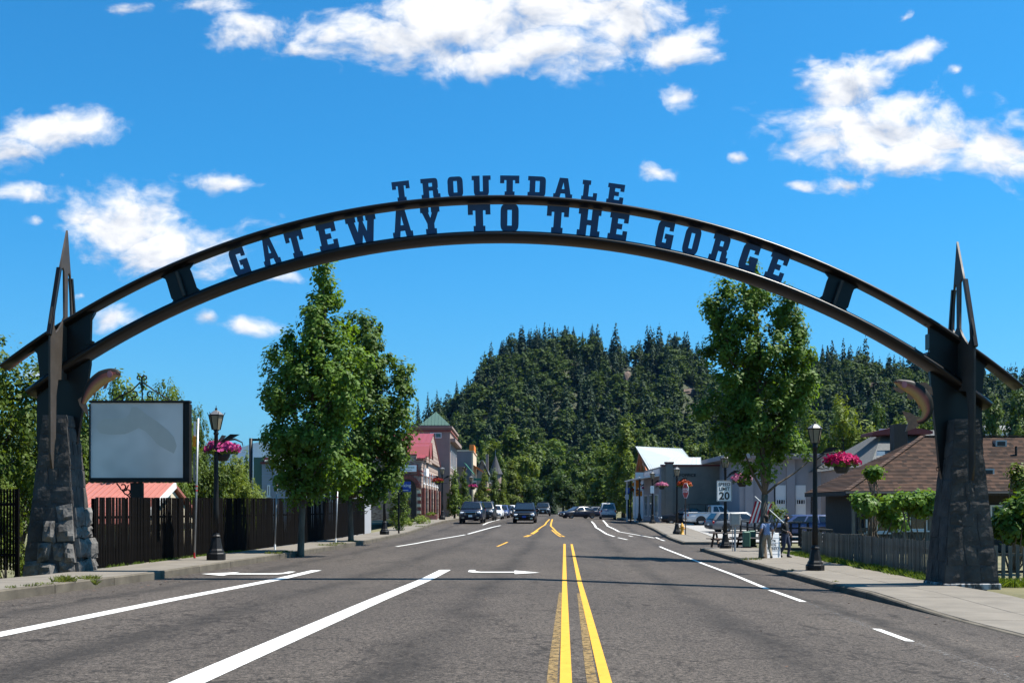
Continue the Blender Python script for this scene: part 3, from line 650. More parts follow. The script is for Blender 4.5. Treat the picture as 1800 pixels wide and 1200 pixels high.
# ------------------------------------------------------------------ stone piers carrying the arch
mk('pier_stone', (0.045, 0.042, 0.039), 0.88, 0.35, 2.2, bump=0.9, bscale=9, col2=(0.08, 0.073, 0.066), spec=.15)
mk('pier_mortar', (0.045, 0.043, 0.042), 0.95, 0.2, 6, bump=0.4)
mk('pier_rubble', (0.085, 0.080, 0.074), 0.9, 0.4, 3.5, bump=1.0, bscale=14, col2=(0.17, 0.16, 0.148), spec=.15)
mk('limewash', (0.06, 0.058, 0.055), 0.9, 0.1, 9, col2=(0.40, 0.39, 0.38), thr=(0.46, 0.62), stretch=(1, 1, .4))
def pier(x, zb, H, label, rugged, seed):
    rnd = random.Random(seed)
    root = thing('stone_pier', label, 'pier', (x, 29.42, zb))
    hb, ht = (0.70, 0.67), (0.30, 0.36)
    def face(fi, s, t, out=0.0):
        hx = lerp(hb[0], ht[0], t); hy = lerp(hb[1], ht[1], t); z = t * H
        if fi == 0: return Vector((s * hx, -hy - out, z))
        if fi == 1: return Vector((hx + out, s * hy, z))
        if fi == 2: return Vector((-s * hx, hy + out, z))
        return Vector((-hx - out, -s * hy, z))
    mb = MB(); mb.add([face(0, -1, 0), face(0, 1, 0), face(2, -1, 0), face(2, 1, 0), face(0, -1, 1), face(0, 1, 1), face(2, -1, 1), face(2, 1, 1)], [(3, 2, 1, 0), (4, 5, 6, 7), (0, 1, 5, 4), (1, 2, 6, 5), (2, 3, 7, 6), (3, 0, 4, 7)])
    mb.build('core', M['pier_mortar'], root)
    mb = MB(); mb.box((0, 0, 0.02), (1.47, 1.41, 0.17)); mb.build('footing', M['limewash'], root, bevel=0.02)
    for fi in range(4):
        ts = [0.025]
        while ts[-1] < 0.97: ts.append(min(ts[-1] + rnd.uniform(0.075, 0.135), 0.985) if ts[-1] < .9 else 0.985)
        for t0, t1 in zip(ts[:-1], ts[1:]):
            w = lerp(1.4, .6, (t0 + t1) / 2); n = max(1, round(w / (rnd.uniform(0.26, 0.5) if rugged > 1 else rnd.uniform(0.36, 0.62))))
            cut = [-1] + sorted(lerp(-1, 1, (i + 1) / n) + rnd.uniform(-.22, .22) / n * 1.4 for i in range(n - 1)) + [1]
            for s0, s1 in zip(cut[:-1], cut[1:]):
                g = 0.012; gt = 0.012 / H
                c4 = [(s0 + g, t0 + gt), (s1 - g, t0 + gt), (s1 - g, t1 - gt), (s0 + g, t1 - gt)]
                c4 = [(max(-1, min(1, a + rnd.uniform(-.09, .09))), b + rnd.uniform(-.014, .014)) for a, b in c4]
                rg = rugged if (t0 < 0.40 and fi in (0, 1)) else 0.3
                if fi == 0 and rugged > 1: rg = 2.4 if (s0 + s1) / 2 > -1.1 + 3.2 * t0 and t0 < .42 else 0.3
                dep = (0.05 + 0.15 * rnd.random()) if rg > 1 else 0.014 + 0.02 * rnd.random()
                m = MB(); m.smooth = False; nn_ = 4; vs = []
                for j in range(nn_ + 1):
                    for i in range(nn_ + 1):
                        u_, v_ = i / nn_, j / nn_
                        a = lerp(lerp(c4[0][0], c4[1][0], u_), lerp(c4[3][0], c4[2][0], u_), v_); b = lerp(lerp(c4[0][1], c4[1][1], u_), lerp(c4[3][1], c4[2][1], u_), v_)
                        edge = i in (0, nn_) or j in (0, nn_)
                        o_ = dep * (0.55 if edge else 1) + (rnd.uniform(-.018, .022) * rg if not edge else rnd.uniform(-.006, .01))
                        vs.append(face(fi, a, b, o_))
                fs = [(j * 5 + i, j * 5 + i + 1, j * 5 + i + 6, j * 5 + i + 5) for j in range(4) for i in range(4)]
                ring = [i for i in range(5)] + [4 + 5 * j for j in range(1, 5)] + [20 + i for i in range(3, -1, -1)] + [5 * j for j in range(3, 0, -1)]
                b0 = len(vs)
                for q in ring:
                    i, j = q % 5, q // 5; u_, v_ = i / 4, j / 4
                    a = lerp(lerp(c4[0][0], c4[1][0], u_), lerp(c4[3][0], c4[2][0], u_), v_); b = lerp(lerp(c4[0][1], c4[1][1], u_), lerp(c4[3][1], c4[2][1], u_), v_)
                    vs.append(face(fi, a, b, -0.03))
                nr = len(ring)
                for q in range(nr): fs.append((ring[q], b0 + q, b0 + (q + 1) % nr, ring[(q + 1) % nr]))
                m.add(vs, fs); m.build('stone', M['pier_rubble' if rg > 1 else 'pier_stone'], root)
    return root
pier(-11.68, gz(-11.68, 29.2) - 0.02, 4.28, 'tapered stone pier with rugged boulder face on the fence side', 2.0, 11)
pier(11.62, gz(11.62, 29.2) - 0.0, 4.28, 'tapered grey stone pier beside the weathered picket fence', 0.5, 12)
# ------------------------------------------------------------------ leaping trout on the piers
def trout_mat(name, back, belly, stripe):
    m = mk(name, back, 0.55, 0.1, 30, spec=.25); t = m.node_tree; b = t.nodes['Principled BSDF']; L = t.links.new
    at = t.nodes.new('ShaderNodeAttribute'); at.attribute_name = 'side'
    r = t.nodes.new('ShaderNodeValToRGB'); L(at.outputs['Fac'], r.inputs[0])
    e = r.color_ramp.elements; e[0].color = (*belly, 1); e[1].color = (*back, 1); e[0].position = 0.25; e[1].position = 0.72
    x = r.color_ramp.elements.new(0.48); x.color = (*stripe, 1)
    n = t.nodes.new('ShaderNodeTexVoronoi'); n.inputs['Scale'].default_value = 24; tcn = t.nodes.new('ShaderNodeTexCoord'); L(tcn.outputs['Object'], n.inputs['Vector'])
    r2 = t.nodes.new('ShaderNodeValToRGB'); L(n.outputs['Distance'], r2.inputs[0]); r2.color_ramp.elements[0].position = 0.12; r2.color_ramp.elements[1].position = 0.2; r2.color_ramp.elements[0].color = (.35, .3, .25, 1)
    mu = t.nodes.new('ShaderNodeMix'); mu.data_type = 'RGBA'; mu.blend_type = 'MULTIPLY'; mu.inputs[0].default_value = 0.8; L(r.outputs[0], mu.inputs[6]); L(r2.outputs[0], mu.inputs[7])
    for l in list(b.inputs['Base Color'].links): t.links.remove(l)
    L(mu.outputs[2], b.inputs['Base Color']); return m
TM = trout_mat('trout_skin', (0.010, 0.010, 0.009), (0.42, 0.23, 0.08), (0.30, 0.085, 0.06))
mk('trout_gill', (0.36, 0.12, 0.13), 0.5, 0.2, 12)
mk('trout_fin', (0.2, 0.09, 0.045), 0.45, 0.3, 12)
def trout(label, path, radii, tailp, fins, Y, flip):
    p0 = W3(*path[len(path) // 2], Y); root = thing('trout_sculpture', label, 'sculpture', p0)
    sp = []
    for i in range(len(path) - 1):
        for k in range(4):
            t = k / 4; a, b, c, d = (Vector(path[max(0, min(len(path) - 1, i + q))]) for q in (-1, 0, 1, 2))
            q = 0.5 * ((2 * b) + (c - a) * t + (2 * a - 5 * b + 4 * c - d) * t * t + (3 * b - a - 3 * c + d) * t ** 3)
            sp.append((q, lerp(radii[i], radii[i + 1], t)))
    sp.append((Vector(path[-1]), radii[-1]))
    mb = MB(p0); mb.smooth = True; n = 14; vs = []; side = []
    for i, (q, r) in enumerate(sp):
        d = (sp[min(i + 1, len(sp) - 1)][0] - sp[max(i - 1, 0)][0]).normalized(); nrm = Vector((d.y, -d.x)) * flip
        for k in range(n):
            an = 2 * math.pi * k / n; o = math.cos(an) * r * 1.12; w = math.sin(an) * r * 0.52
            pp = W3(q.x + nrm.x * o, q.y + nrm.y * o, Y); vs.append(pp + Vector((0, w * Y / 2000, 0))); side.append(0.5 + 0.5 * math.cos(an))
    fs = [(i * n + k, i * n + (k + 1) % n, (i + 1) * n + (k + 1) % n, (i + 1) * n + k) for i in range(len(sp) - 1) for k in range(n)]
    fs += [tuple(range(n - 1, -1, -1)), tuple((len(sp) - 1) * n + k for k in range(n))]
    mb.add(vs, fs); o = mb.build('body', TM, root)
    at = o.data.attributes.new('side', 'FLOAT', 'POINT'); at.data.foreach_set('value', side)
    fr = lambda pts, nm, th: MB(p0).prism([W3(x, y, Y - th / 2) for x, y in pts], (0, th, 0)).build(nm, M['trout_fin'], root)
    fr(tailp, 'tail_fin', 0.05)
    for nm, pts in fins: fr(pts, nm, 0.03)
    q, r = sp[8]; gc = W3(q.x, q.y, Y) + Vector((0, -r * .56 * Y / 2000, 0)); MB(p0).lathe([(0, -.01), (.05, -.006), (.06, 0), (.05, .006), (0, .01)], 10, (0, 0, 0), cap=False)
    mb = MB(p0); mb.prism([gc + Vector((.07 * math.cos(k), 0, .09 * math.sin(k))) for k in [i * .6283 for i in range(10)]], (0, -.015, 0)); mb.build('gill_cover', M['trout_gill'], root)
    # eye on the visible flank
    q, r = sp[3]; mb = MB(p0); c = W3(q.x, q.y - r * .25, Y) + Vector((0, -r * .5 * Y / 2000, 0)); mb.lathe([(0.0, -.02), (.022, -.012), (.026, 0), (.022, .012), (0, .02)], 8, c, cap=False); mb.build('eye', M['black_plastic'], root)
trout('bronze leaping trout with rosy flank on the picket fence side pier', [(1571, 672), (1578, 672), (1588, 676), (1602, 681), (1615, 690), (1626, 705), (1630, 722), (1623, 736), (1612, 741)], [1.2, 5, 8.5, 11, 12.5, 12.5, 9, 6, 5],
      [(1618, 733), (1616, 747), (1609, 752), (1592, 758), (1597, 742), (1587, 722), (1600, 725), (1610, 731)],
      [('dorsal_fin', [(1612, 674), (1626, 671), (1638, 680), (1640, 694), (1630, 690)]), ('pectoral_fin', [(1595, 692), (1602, 690), (1607, 700), (1600, 703), (1595, 698)]), ('pelvic_fin', [(1614, 712), (1618, 708), (1620, 718), (1615, 718)]), ('jaw', [(1569, 680), (1579, 681), (1592, 687), (1586, 691), (1576, 687)])], 28.9, 1)
trout('bronze leaping trout with orange belly above the blank signboard', [(211, 660), (205, 657), (195, 658), (180, 664), (166, 675), (156, 688), (149, 701), (146, 709)], [2.5, 7, 10, 12, 11.5, 9, 6, 4.5],
      [(144, 697), (150, 706), (153, 716), (155, 733), (147, 722), (140, 712), (137, 702)],
      [('dorsal_fin', [(158, 665), (170, 655), (168, 664), (160, 672)]), ('pectoral_fin', [(186, 672), (192, 668), (186, 682), (180, 684)]), ('pelvic_fin', [(163, 692), (168, 690), (166, 698)])], 28.9, -1)
# ------------------------------------------------------------------ street lamps and hanging baskets
LH = 4.88
def make_lamp():
    root = thing('street_lamp', 'x', 'lamp')
    bk = M['black_metal']
    mb = MB(); mb.lathe([(.30, 0), (.30, .20), (.27, .24)], 8, rot=R(22.5)); mb.build('base', bk, root, bevel=0.01)
    mb = MB(); mb.lathe([(.25, .24), (.24, .30), (.20, .36), (.13, .72), (.15, .76), (.115, .80), (.10, .86)], 8, rot=R(22.5)); mb.build('pedestal', bk, root)
    mb = MB(); mb.smooth = True; mb.lathe([(.10, .86), (.085, 1.6), (.075, 2.6), (.066, 3.6), (.062, 3.95), (.085, 3.98), (.085, 4.02), (.06, 4.05), (.10, 4.12)], 14); mb.build('column', bk, root)
    mb = MB(); mb.lathe([(.125, 4.12), (.225, 4.56)], 6); g = mb.build('lantern', M['lamp_glass'], root)
    mb = MB()
    for k in range(6):
        a = k * math.pi / 3; d = Vector((math.cos(a), math.sin(a), 0)); mb.bar(d * .13 + Vector((0, 0, 4.11)), d * .235 + Vector((0, 0, 4.57)), .022)
        mb.bar(d * .235 + Vector((0, 0, 4.56)), d * .285 + Vector((0, 0, 4.66)), .016)
    mb.lathe([(.235, 4.55), (.25, 4.56), (.25, 4.585), (.235, 4.59)], 6); mb.build('lantern_frame', bk, g)
    mb = MB(); mb.lathe([(.245, 4.59), (.12, 4.69), (.06, 4.73)], 6); mb.build('lantern_roof', M['lamp_roof'], root)
    mb = MB(); mb.lathe([(.045, 4.73), (.03, 4.76), (.045, 4.79), (.012, 4.81), (.01, 4.88)], 8); mb.build('finial', bk, root)
    return root
def make_bracket():
    mb = MB(); pts = [(0, 0, 3.55), (.3, 0, 3.78), (.6, 0, 3.82), (.82, 0, 3.72), (.85, 0, 3.6)]
    mb.tube([Vector(p) for p in pts], [.022, .03, .035, .02, .012], 6)
    mb.add([(.1, -.012, 3.72), (.45, -.012, 3.98), (.75, -.012, 3.97), (.5, -.012, 3.83)], [(0, 1, 2, 3)]); mb.add([(.1, .012, 3.72), (.45, .012, 3.98), (.75, .012, 3.97), (.5, .012, 3.83)], [(3, 2, 1, 0)])
    mb.bar((0, 0, 3.3), (.45, 0, 3.3), .03)
    return mb.mesh('basket_bracket')
def petals(seed, n, sx, sy, sz, size):
    rg = np.random.default_rng(seed); d = rg.normal(size=(n, 3)); d /= np.linalg.norm(d, axis=1)[:, None]
    d[:, 2] = np.abs(d[:, 2]) * 1.0 - 0.25 * (rg.random(n) < .5); lump = 1 + .22 * np.sin(d[:, 0] * 7 + seed) * np.cos(d[:, 1] * 6)
    r = rg.uniform(.72, 1.06, n) * lump
    P = d * r[:, None] * np.array([sx, sy, sz]); Nn = d + rg.normal(size=(n, 3)) * .55; return leafquads(P, Nn, rg.uniform(.7, 1.3, n) * size, rg, asp=.95)
def leafquads(P, Nn, size, rg, asp=0.55, fold=0.0):
    n = len(P); Nn = Nn / np.maximum(np.linalg.norm(Nn, axis=1)[:, None], 1e-6); t = rg.normal(size=(n, 3)); t -= (t * Nn).sum(1)[:, None] * Nn; t /= np.maximum(np.linalg.norm(t, axis=1)[:, None], 1e-6)
    b = np.cross(Nn, t); s = np.asarray(size)[:, None]
    V = np.stack([P - t * s * .5, P + b * s * asp * .5 - t * s * .06, P + t * s * .5, P - b * s * asp * .5 - t * s * .06], 1)
    return V.reshape(-1, 3)
def quadmesh(name, V):
    n = len(V) // 4; return npmesh(name, V, np.arange(n * 4).reshape(n, 4))
lamp0 = make_lamp(); bracket_me = make_bracket()
pet_me = {c: quadmesh('flowers', petals(i, 900, .56, .5, .30, .115)) for i, c in enumerate(('petal_pink', 'petal_crimson', 'petal_mixed', 'petal_orange', 'petal_red'))}
rg0 = np.random.default_rng(5)
lv_me = quadmesh('foliage', petals(21, 420, .50, .45, .22, .11) - np.array([0, 0, .09]))
LAMPS = [  # u, Y, label, basket colour, basket direction (deg) or None
 (8.06, 36.5, 'black lamp post with crimson flower basket by the picket fence', 'petal_crimson', 0, 'crimson flower basket on the lamp by the picket fence'),
 (8.15, 57.4, 'black lamp post holding the speed limit sign', 'petal_mixed', 0, 'pink flower basket beside the speed limit sign'),
 (7.95, 80.0, 'black lamp post beside the stop sign and hydrant', 'petal_orange', -10, 'orange flower basket near the stop sign'),
 (8.10, 104., 'black lamp post at the corner of the beige office wall', 'petal_mixed', 0, 'pink and white flower basket at the corner of the beige wall'),
 (8.10, 122., 'black lamp post carrying the amber diamond sign', 'petal_pink', 0, 'bright pink flower basket next to the amber diamond sign'),
 (8.10, 143., 'black lamp post with the blue information sign', 'petal_orange', 0, 'small orange flower basket beside the blue information sign'),
 (8.40, 222., 'distant lamp post behind the white van', 'petal_red', 180, 'small rusty red flower basket behind the white van'),
 (-11.0, 36.0, 'black lamp post with magenta basket beside the blank signboard', 'petal_pink', 80, 'magenta flower basket on the lamp beside the blank signboard'),
 (-11.0, 69.8, 'black lamp post at the corner by the blue parking sign', None, 0, None),
 (-11.0, 103., 'black lamp post in front of the brick shop', 'petal_red', 185, 'rusty red flower basket in front of the brick shop'),
 (-11.0, 135., 'lamp post behind the parked dark cars with magenta basket', 'petal_pink', 60, 'magenta flower basket above the parked cars'),
 (-11.0, 170., 'lamp post between the shop front street trees', 'petal_crimson', 180, 'small crimson basket between the shop front trees'),
 (-11.0, 201., 'far lamp post beside the last parked white car', None, 0, None),
 (-11.0, 271., 'farthest lamp post before the trees at the end of the street', 'petal_crimson', 0, 'tiny red basket before the trees at the street end')]
for i, (u, Y, lab, pet, ang, blab) in enumerate(LAMPS):
    o = lamp0 if i == 0 else copy_tree(lamp0)
    x = XU(u, Y); z = side_z(x, Y); o.location = (x, Y, z); tag(o, lab, 'lamp', 'street lamps along the road')
    if pet:
        b = mobj('basket_bracket', bracket_me, M['black_metal'], o); b.rotation_euler = (0, 0, R(ang))
        d = Matrix.Rotation(R(ang), 3, 'Z') @ Vector((.85 if ang == 0 else (.5 if abs(ang) < 20 else .42), 0, 0))
        hb = thing('hanging_basket', blab, 'flower basket', (x + d.x, Y + d.y, z + 3.15), R(i * 50), 'hanging flower baskets')
        mb = MB(); mb.lathe([(.16, 0), (.24, .12), (.27, .26), (.25, .27)], 12); mb.build('basket', M['black_plastic'], hb)
        f = mobj('flowers', pet_me[pet], M[pet], hb, (0, 0, .36)); f.scale = (.96, .96, .95)
        mobj('foliage', lv_me, M['leaf_mid'], hb, (0, 0, .36))
# ------------------------------------------------------------------ fences
def slat_fence(name, label, pts, zf, hgt, pitch, sw, st, mat, posts=2.4, rails=(0.25, 1.45), rail_back=0.05, jitter=0.0, topf=None, n_parts=290, post_extra=0.05):
    """pts: polyline in plan; slats stand in front of the rails"""
    P_ = [Vector((p[0], p[1], 0)) for p in pts]; o0 = Vector((P_[0].x, P_[0].y, zf(P_[0].x, P_[0].y)))
    root = thing(name, label, 'fence', o0); rnd = random.Random(len(label))
    seg = [(a, b) for a, b in zip(P_[:-1], P_[1:])]
    smesh = {}
    def slatmesh(h):
        k = round(h, 2)
        if k not in smesh: smesh[k] = MB().box((0, 0, k / 2), (sw, st, k)).mesh('slat'); smesh[k].materials.append(mat)
        return smesh[k]
    cnt = 0; rest = MB(o0)
    for a, b in seg:
        d = (b - a); L_ = d.length; d.normalize(); n_ = Vector((d.y, -d.x, 0)); rz = math.atan2(d.y, d.x)
        k = 0; s = pitch / 2
        while s < L_:
            p = a + d * s; z = zf(p.x, p.y) + .05; h = (topf(p.x, p.y) - z) if topf else hgt + rnd.uniform(-jitter, jitter)
            if cnt < n_parts:
                o = bpy.data.objects.new('slat', slatmesh(h)); COL.objects.link(o); o.parent = root
                o.location = Vector((p.x, p.y, z)) - o0; o.rotation_euler = (rnd.uniform(-.01, .01), rnd.uniform(-jitter, jitter) * .25, rz)
            else: rest.box((p.x, p.y, z + h / 2), (sw, st, h), rz)
            cnt += 1; s += pitch
        m = max(1, round(L_ / posts))
        for i in range(m + 1):
            p = a + d * (L_ * i / m) - n_ * rail_back; z = zf(p.x, p.y); h = (topf(p.x, p.y) - z) if topf else hgt
            MB(o0).box((p.x, p.y, z + (h + post_extra) / 2 - .1), (.09, .09, h + post_extra + .2), rz).build('post', mat, root)
        for r_ in rails:
            for i in range(m):
                p = a + d * (L_ * i / m + .045) - n_ * rail_back; q = a + d * (L_ * (i + 1) / m - .045) - n_ * rail_back
                MB(o0).bar((p.x, p.y, zf(p.x, p.y) + r_), (q.x, q.y, zf(q.x, q.y) + r_), .04, .07).build('rail', mat, root)
    if rest.v: tag(rest.build('slats', mat, root), kind='stuff')
    return root
FU = -12.6
slat_fence('slat_fence', 'long dark slat fence running behind the left pavement', [(XU(FU, y), y) for y in (30.6, 44, 58, 72)], gz, 1.85, .112, .086, .016, M['fence_dark'], topf=lambda x, y: ZC + 13.5 / 2000 * y + .06, rails=(.3, 1.45), post_extra=-.03)
slat_fence('slat_fence', 'short dark slat fence left of the rugged stone pier', [(-15.5, 27.75), (-12.05, 27.75)], lambda x, y: .27, 1.98, .075, .038, .03, M['fence_dark'], rails=(.42, 1.65), rail_back=-.04)
slat_fence('picket_fence', 'weathered grey picket fence along the right pavement', [(XU(10.45, y), y) for y in (50, 41, 31.2)], lambda x, y: side_z(XU(9.8, y), y) + .03, 1.0, .13, .078, .016, M['old_wood'], jitter=.03, rails=(.25, .8), rail_back=.07, post_extra=-.03)
slat_fence('picket_fence', 'gappy weathered picket fence right of the stone pier', [(12.55, 30.2), (19, 30.6)], lambda x, y: side_z(11, 30) + .02, .95, .2, .1, .022, M['old_wood'], jitter=.05, rails=(.3, .75), rail_back=.07, post_extra=-.03)
# ------------------------------------------------------------------ blank signboard on a post
mk('sign_face', (0.56, 0.52, 0.49), 0.55, 0.1, 0.55, col2=(0.68, 0.63, 0.60), detail=2, thr=(.40, .60))
def signboard():
    Y = 35.5; c = W3(248, 776, Y); k = Y / 2000
    base = Vector((W3(241, 900, Y).x, Y, gz(W3(241, 900, Y).x, Y))); root = thing('signboard', 'blank stained white signboard in a black frame with iron scrolls', 'sign', base)
    w, h = 176 * k, 143 * k
    mb = MB(base); mb.box(c, (w - .1, .22, h - .1)); mb.build('cabinet', M['black_metal'], root)
    for (dx, dz, sx, sz) in ((0, h / 2 - .035, w, .07), (0, -h / 2 + .05, w, .10), (-w / 2 + .02, 0, .04, h - .17), (w / 2 - .07, 0, .14, h - .17)):
        mb = MB(base); mb.box(c + Vector((dx, -.05, dz - (.015 if dx else 0))), (sx, .26, sz)); mb.build('frame', M['black_metal'], root, bevel=.008)
    pc = W3(242.5, 773.5, Y); pw, ph = 162 * k, 132 * k
    mb = MB(base); mb.box(pc + Vector((0, -.125, 0)), (pw, .02, ph)); mb.build('panel', M['sign_face'], root)
    # shaped stains left by the old artwork, slightly proud film
    st = mk('sign_stain', (0.53, 0.485, 0.435), 0.6, 0.05, 2)
    def blob(pts, nm):
        mb = MB(base); mb.prism([W3(x, y, Y) + Vector((0, -.139, 0)) for x, y in pts][::-1], (0, -.003, 0)); mb.build(nm, st, root)
    blob([(172, 752), (176, 742), (186, 737), (205, 735), (220, 736), (230, 728), (234, 716), (243, 716), (252, 722), (262, 730), (280, 742), (296, 755), (308, 768), (313, 784), (308, 797), (298, 792), (280, 782), (268, 768), (258, 758), (246, 752), (234, 758), (222, 763), (196, 764), (178, 761)], 'stain')
    p = W3(241, 848, Y); mb = MB(base); mb.box((p.x, Y, (p.z + base.z) / 2), (.36, .2, p.z - base.z)); mb.build('post', M['black_metal'], root)
    def scroll(pts, r=.022):
        mb = MB(base); mb.tube([W3(x, y, Y) for x, y in pts], r, 6); mb.build('scroll', M['black_metal'], root)
    def curl(cx, cy, r, a0, a1, n=10, sh=.35): return [(cx + r * (1 - sh * i / n) * math.cos(lerp(a0, a1, i / n)), cy + r * (1 - sh * i / n) * math.sin(lerp(a0, a1, i / n))) for i in range(n + 1)]
    scroll([(250, 706), (250, 690), (249, 672)] + curl(244.5, 664, 4.5, 0, -4.6)); scroll([(249, 680), (250, 672)] + curl(254, 664, 4.5, math.pi, math.pi + 4.6))
    scroll([(200, 704), (215, 694), (232, 686), (246, 672)]); scroll([(300, 704), (285, 695), (268, 684), (252, 672)])
    scroll([(232, 704)] + curl(236, 692, 6, 2.2, -2.5)); scroll([(268, 704)] + curl(264, 692, 6, 1, 5.7)); scroll([(215, 704)] + curl(212, 699, 5, 1.4, -3.5))
    scroll([(205, 849), (212, 858)] + curl(216, 855, 6, 2.5, -2.4)); scroll([(214, 860), (220, 868)] + curl(224, 864, 5.5, 2.3, -2.6)); scroll([(222, 868), (228, 874)] + curl(231, 872, 4.5, 2.3, -3)); scroll([(226, 852), (222, 860), (216, 864)])
signboard()
# ------------------------------------------------------------------ posts and signs
def post_thing(name, label, cat, px, py, Y, top, r=.03, mat='galvanised', lean=0, group=None, zf=None):
    p = W3(px, py, Y); z = (zf or gz)(p.x, Y); root = thing(name, label, cat, (p.x, Y, z), group=group); h = W3(px, top, Y).z - z
    mb = MB(); mb.smooth = True; mb.tube([(0, 0, -.05), (lean, 0, h)], r, 8); mb.build('pole', M[mat], root)
    return root, h
r_, h_ = post_thing('sign_post', 'slim steel post with amber and white edge-on sign beside the magenta basket', 'post', 342, 973, 37.2, 735, .034, lean=.12)
for (z0, z1, m_, dx) in ((.0, .18, 'sign_red', 0), (2.18, 2.22, 'sign_red', .05), (2.32, 2.36, 'sign_red', .05)):
    MB().lathe([(.037, z0 + .02), (.037, z1 + .02)], 8, (dx + z0 * .005, 0, 0)).build('band', M[m_], r_)
MB().box((.02, -.04, h_ - .35), (.07, .012, .5), R(8)).build('marker_panel', M['sign_white'], r_); MB().box((.0, -.05, h_ - .75), (.09, .012, .34), R(8)).build('amber_panel', M['sign_amber'], r_); MB().box((.0, -.03, h_ - 1.6), (.06, .012, .9), R(8)).build('backing', M['galvanised'], r_)
for (px, py, Y, top, lab) in ((483, 958, 45.5, 835, 'slim white post with red bands left of the leaning maple trunk'), (590, 944, 55, 858, 'slim white post with red bands between the two left maples')):
    r_, h_ = post_thing('sign_post', lab, 'post', px, py, Y, top, .03, lean=.1, group='slim banded posts')
    for z0 in (h_ - .45, h_ - .25): MB().lathe([(.034, z0), (.034, z0 + .06)], 8, (.08, 0, 0)).build('band', M['sign_red'], r_)
    MB().lathe([(.04, .0), (.04, .22)], 8, (0.005, 0, 0)).build('sleeve', M['sign_white'], r_)
r_, h_ = post_thing('traffic_pole', 'dark pole with a short arm left of the grey clapboard building', 'pole', 441, 880, 62, 770, .1, 'black_metal')
MB().bar((0, 0, h_ - .08), (1.1, 0, h_ - .08), .12).build('arm', M['black_metal'], r_); MB().box((.95, 0, h_ - .1), (.5, .16, .14)).build('head', M['black_metal'], r_)
# speed limit
def panel(root, x, y, z, w, h, mat, rz=0, t=.012, name='panel', bevel=0): return MB().box((x, y, z), (w, t, h), rz).build(name, M[mat], root, bevel=bevel)
sp = W3(1273.5, 862.5, 57.2); gzz = side_z(sp.x, 57.4)
r_ = thing('speed_limit_sign', 'white speed limit 20 sign strapped to the lamp post', 'sign', (sp.x, 57.26, sp.z - .5), R(17))
r_['label'] = 'white speed limit 20 sign strapped to a black lamp post'
flat_poly('panel', [rr(-.42, -.52, .42, .52, .05)], M['sign_white'], r_, .012, FR((0, 0, .5)))
flat_poly('border', [rr(-.405, -.505, .405, .505, .045), rr(-.385, -.485, .385, .485, .035)[::-1]], M['sign_black'], r_, .004, FR((0, -.009, .5)))
text('lettering', 'SPEED', .235, M['sign_black'], r_, FR((0, -.009, .83)), .004, .006, 1.05); text('lettering', 'LIMIT', .235, M['sign_black'], r_, FR((0, -.009, .60)), .004, .006, 1.05)
text('lettering', '20', .52, M['sign_black'], r_, FR((0, -.009, .24)), .004, .014, 1.02, 1.12)
MB().box((0, .06, .5), (.1, .1, .04)).build('strap', M['galvanised'], r_)
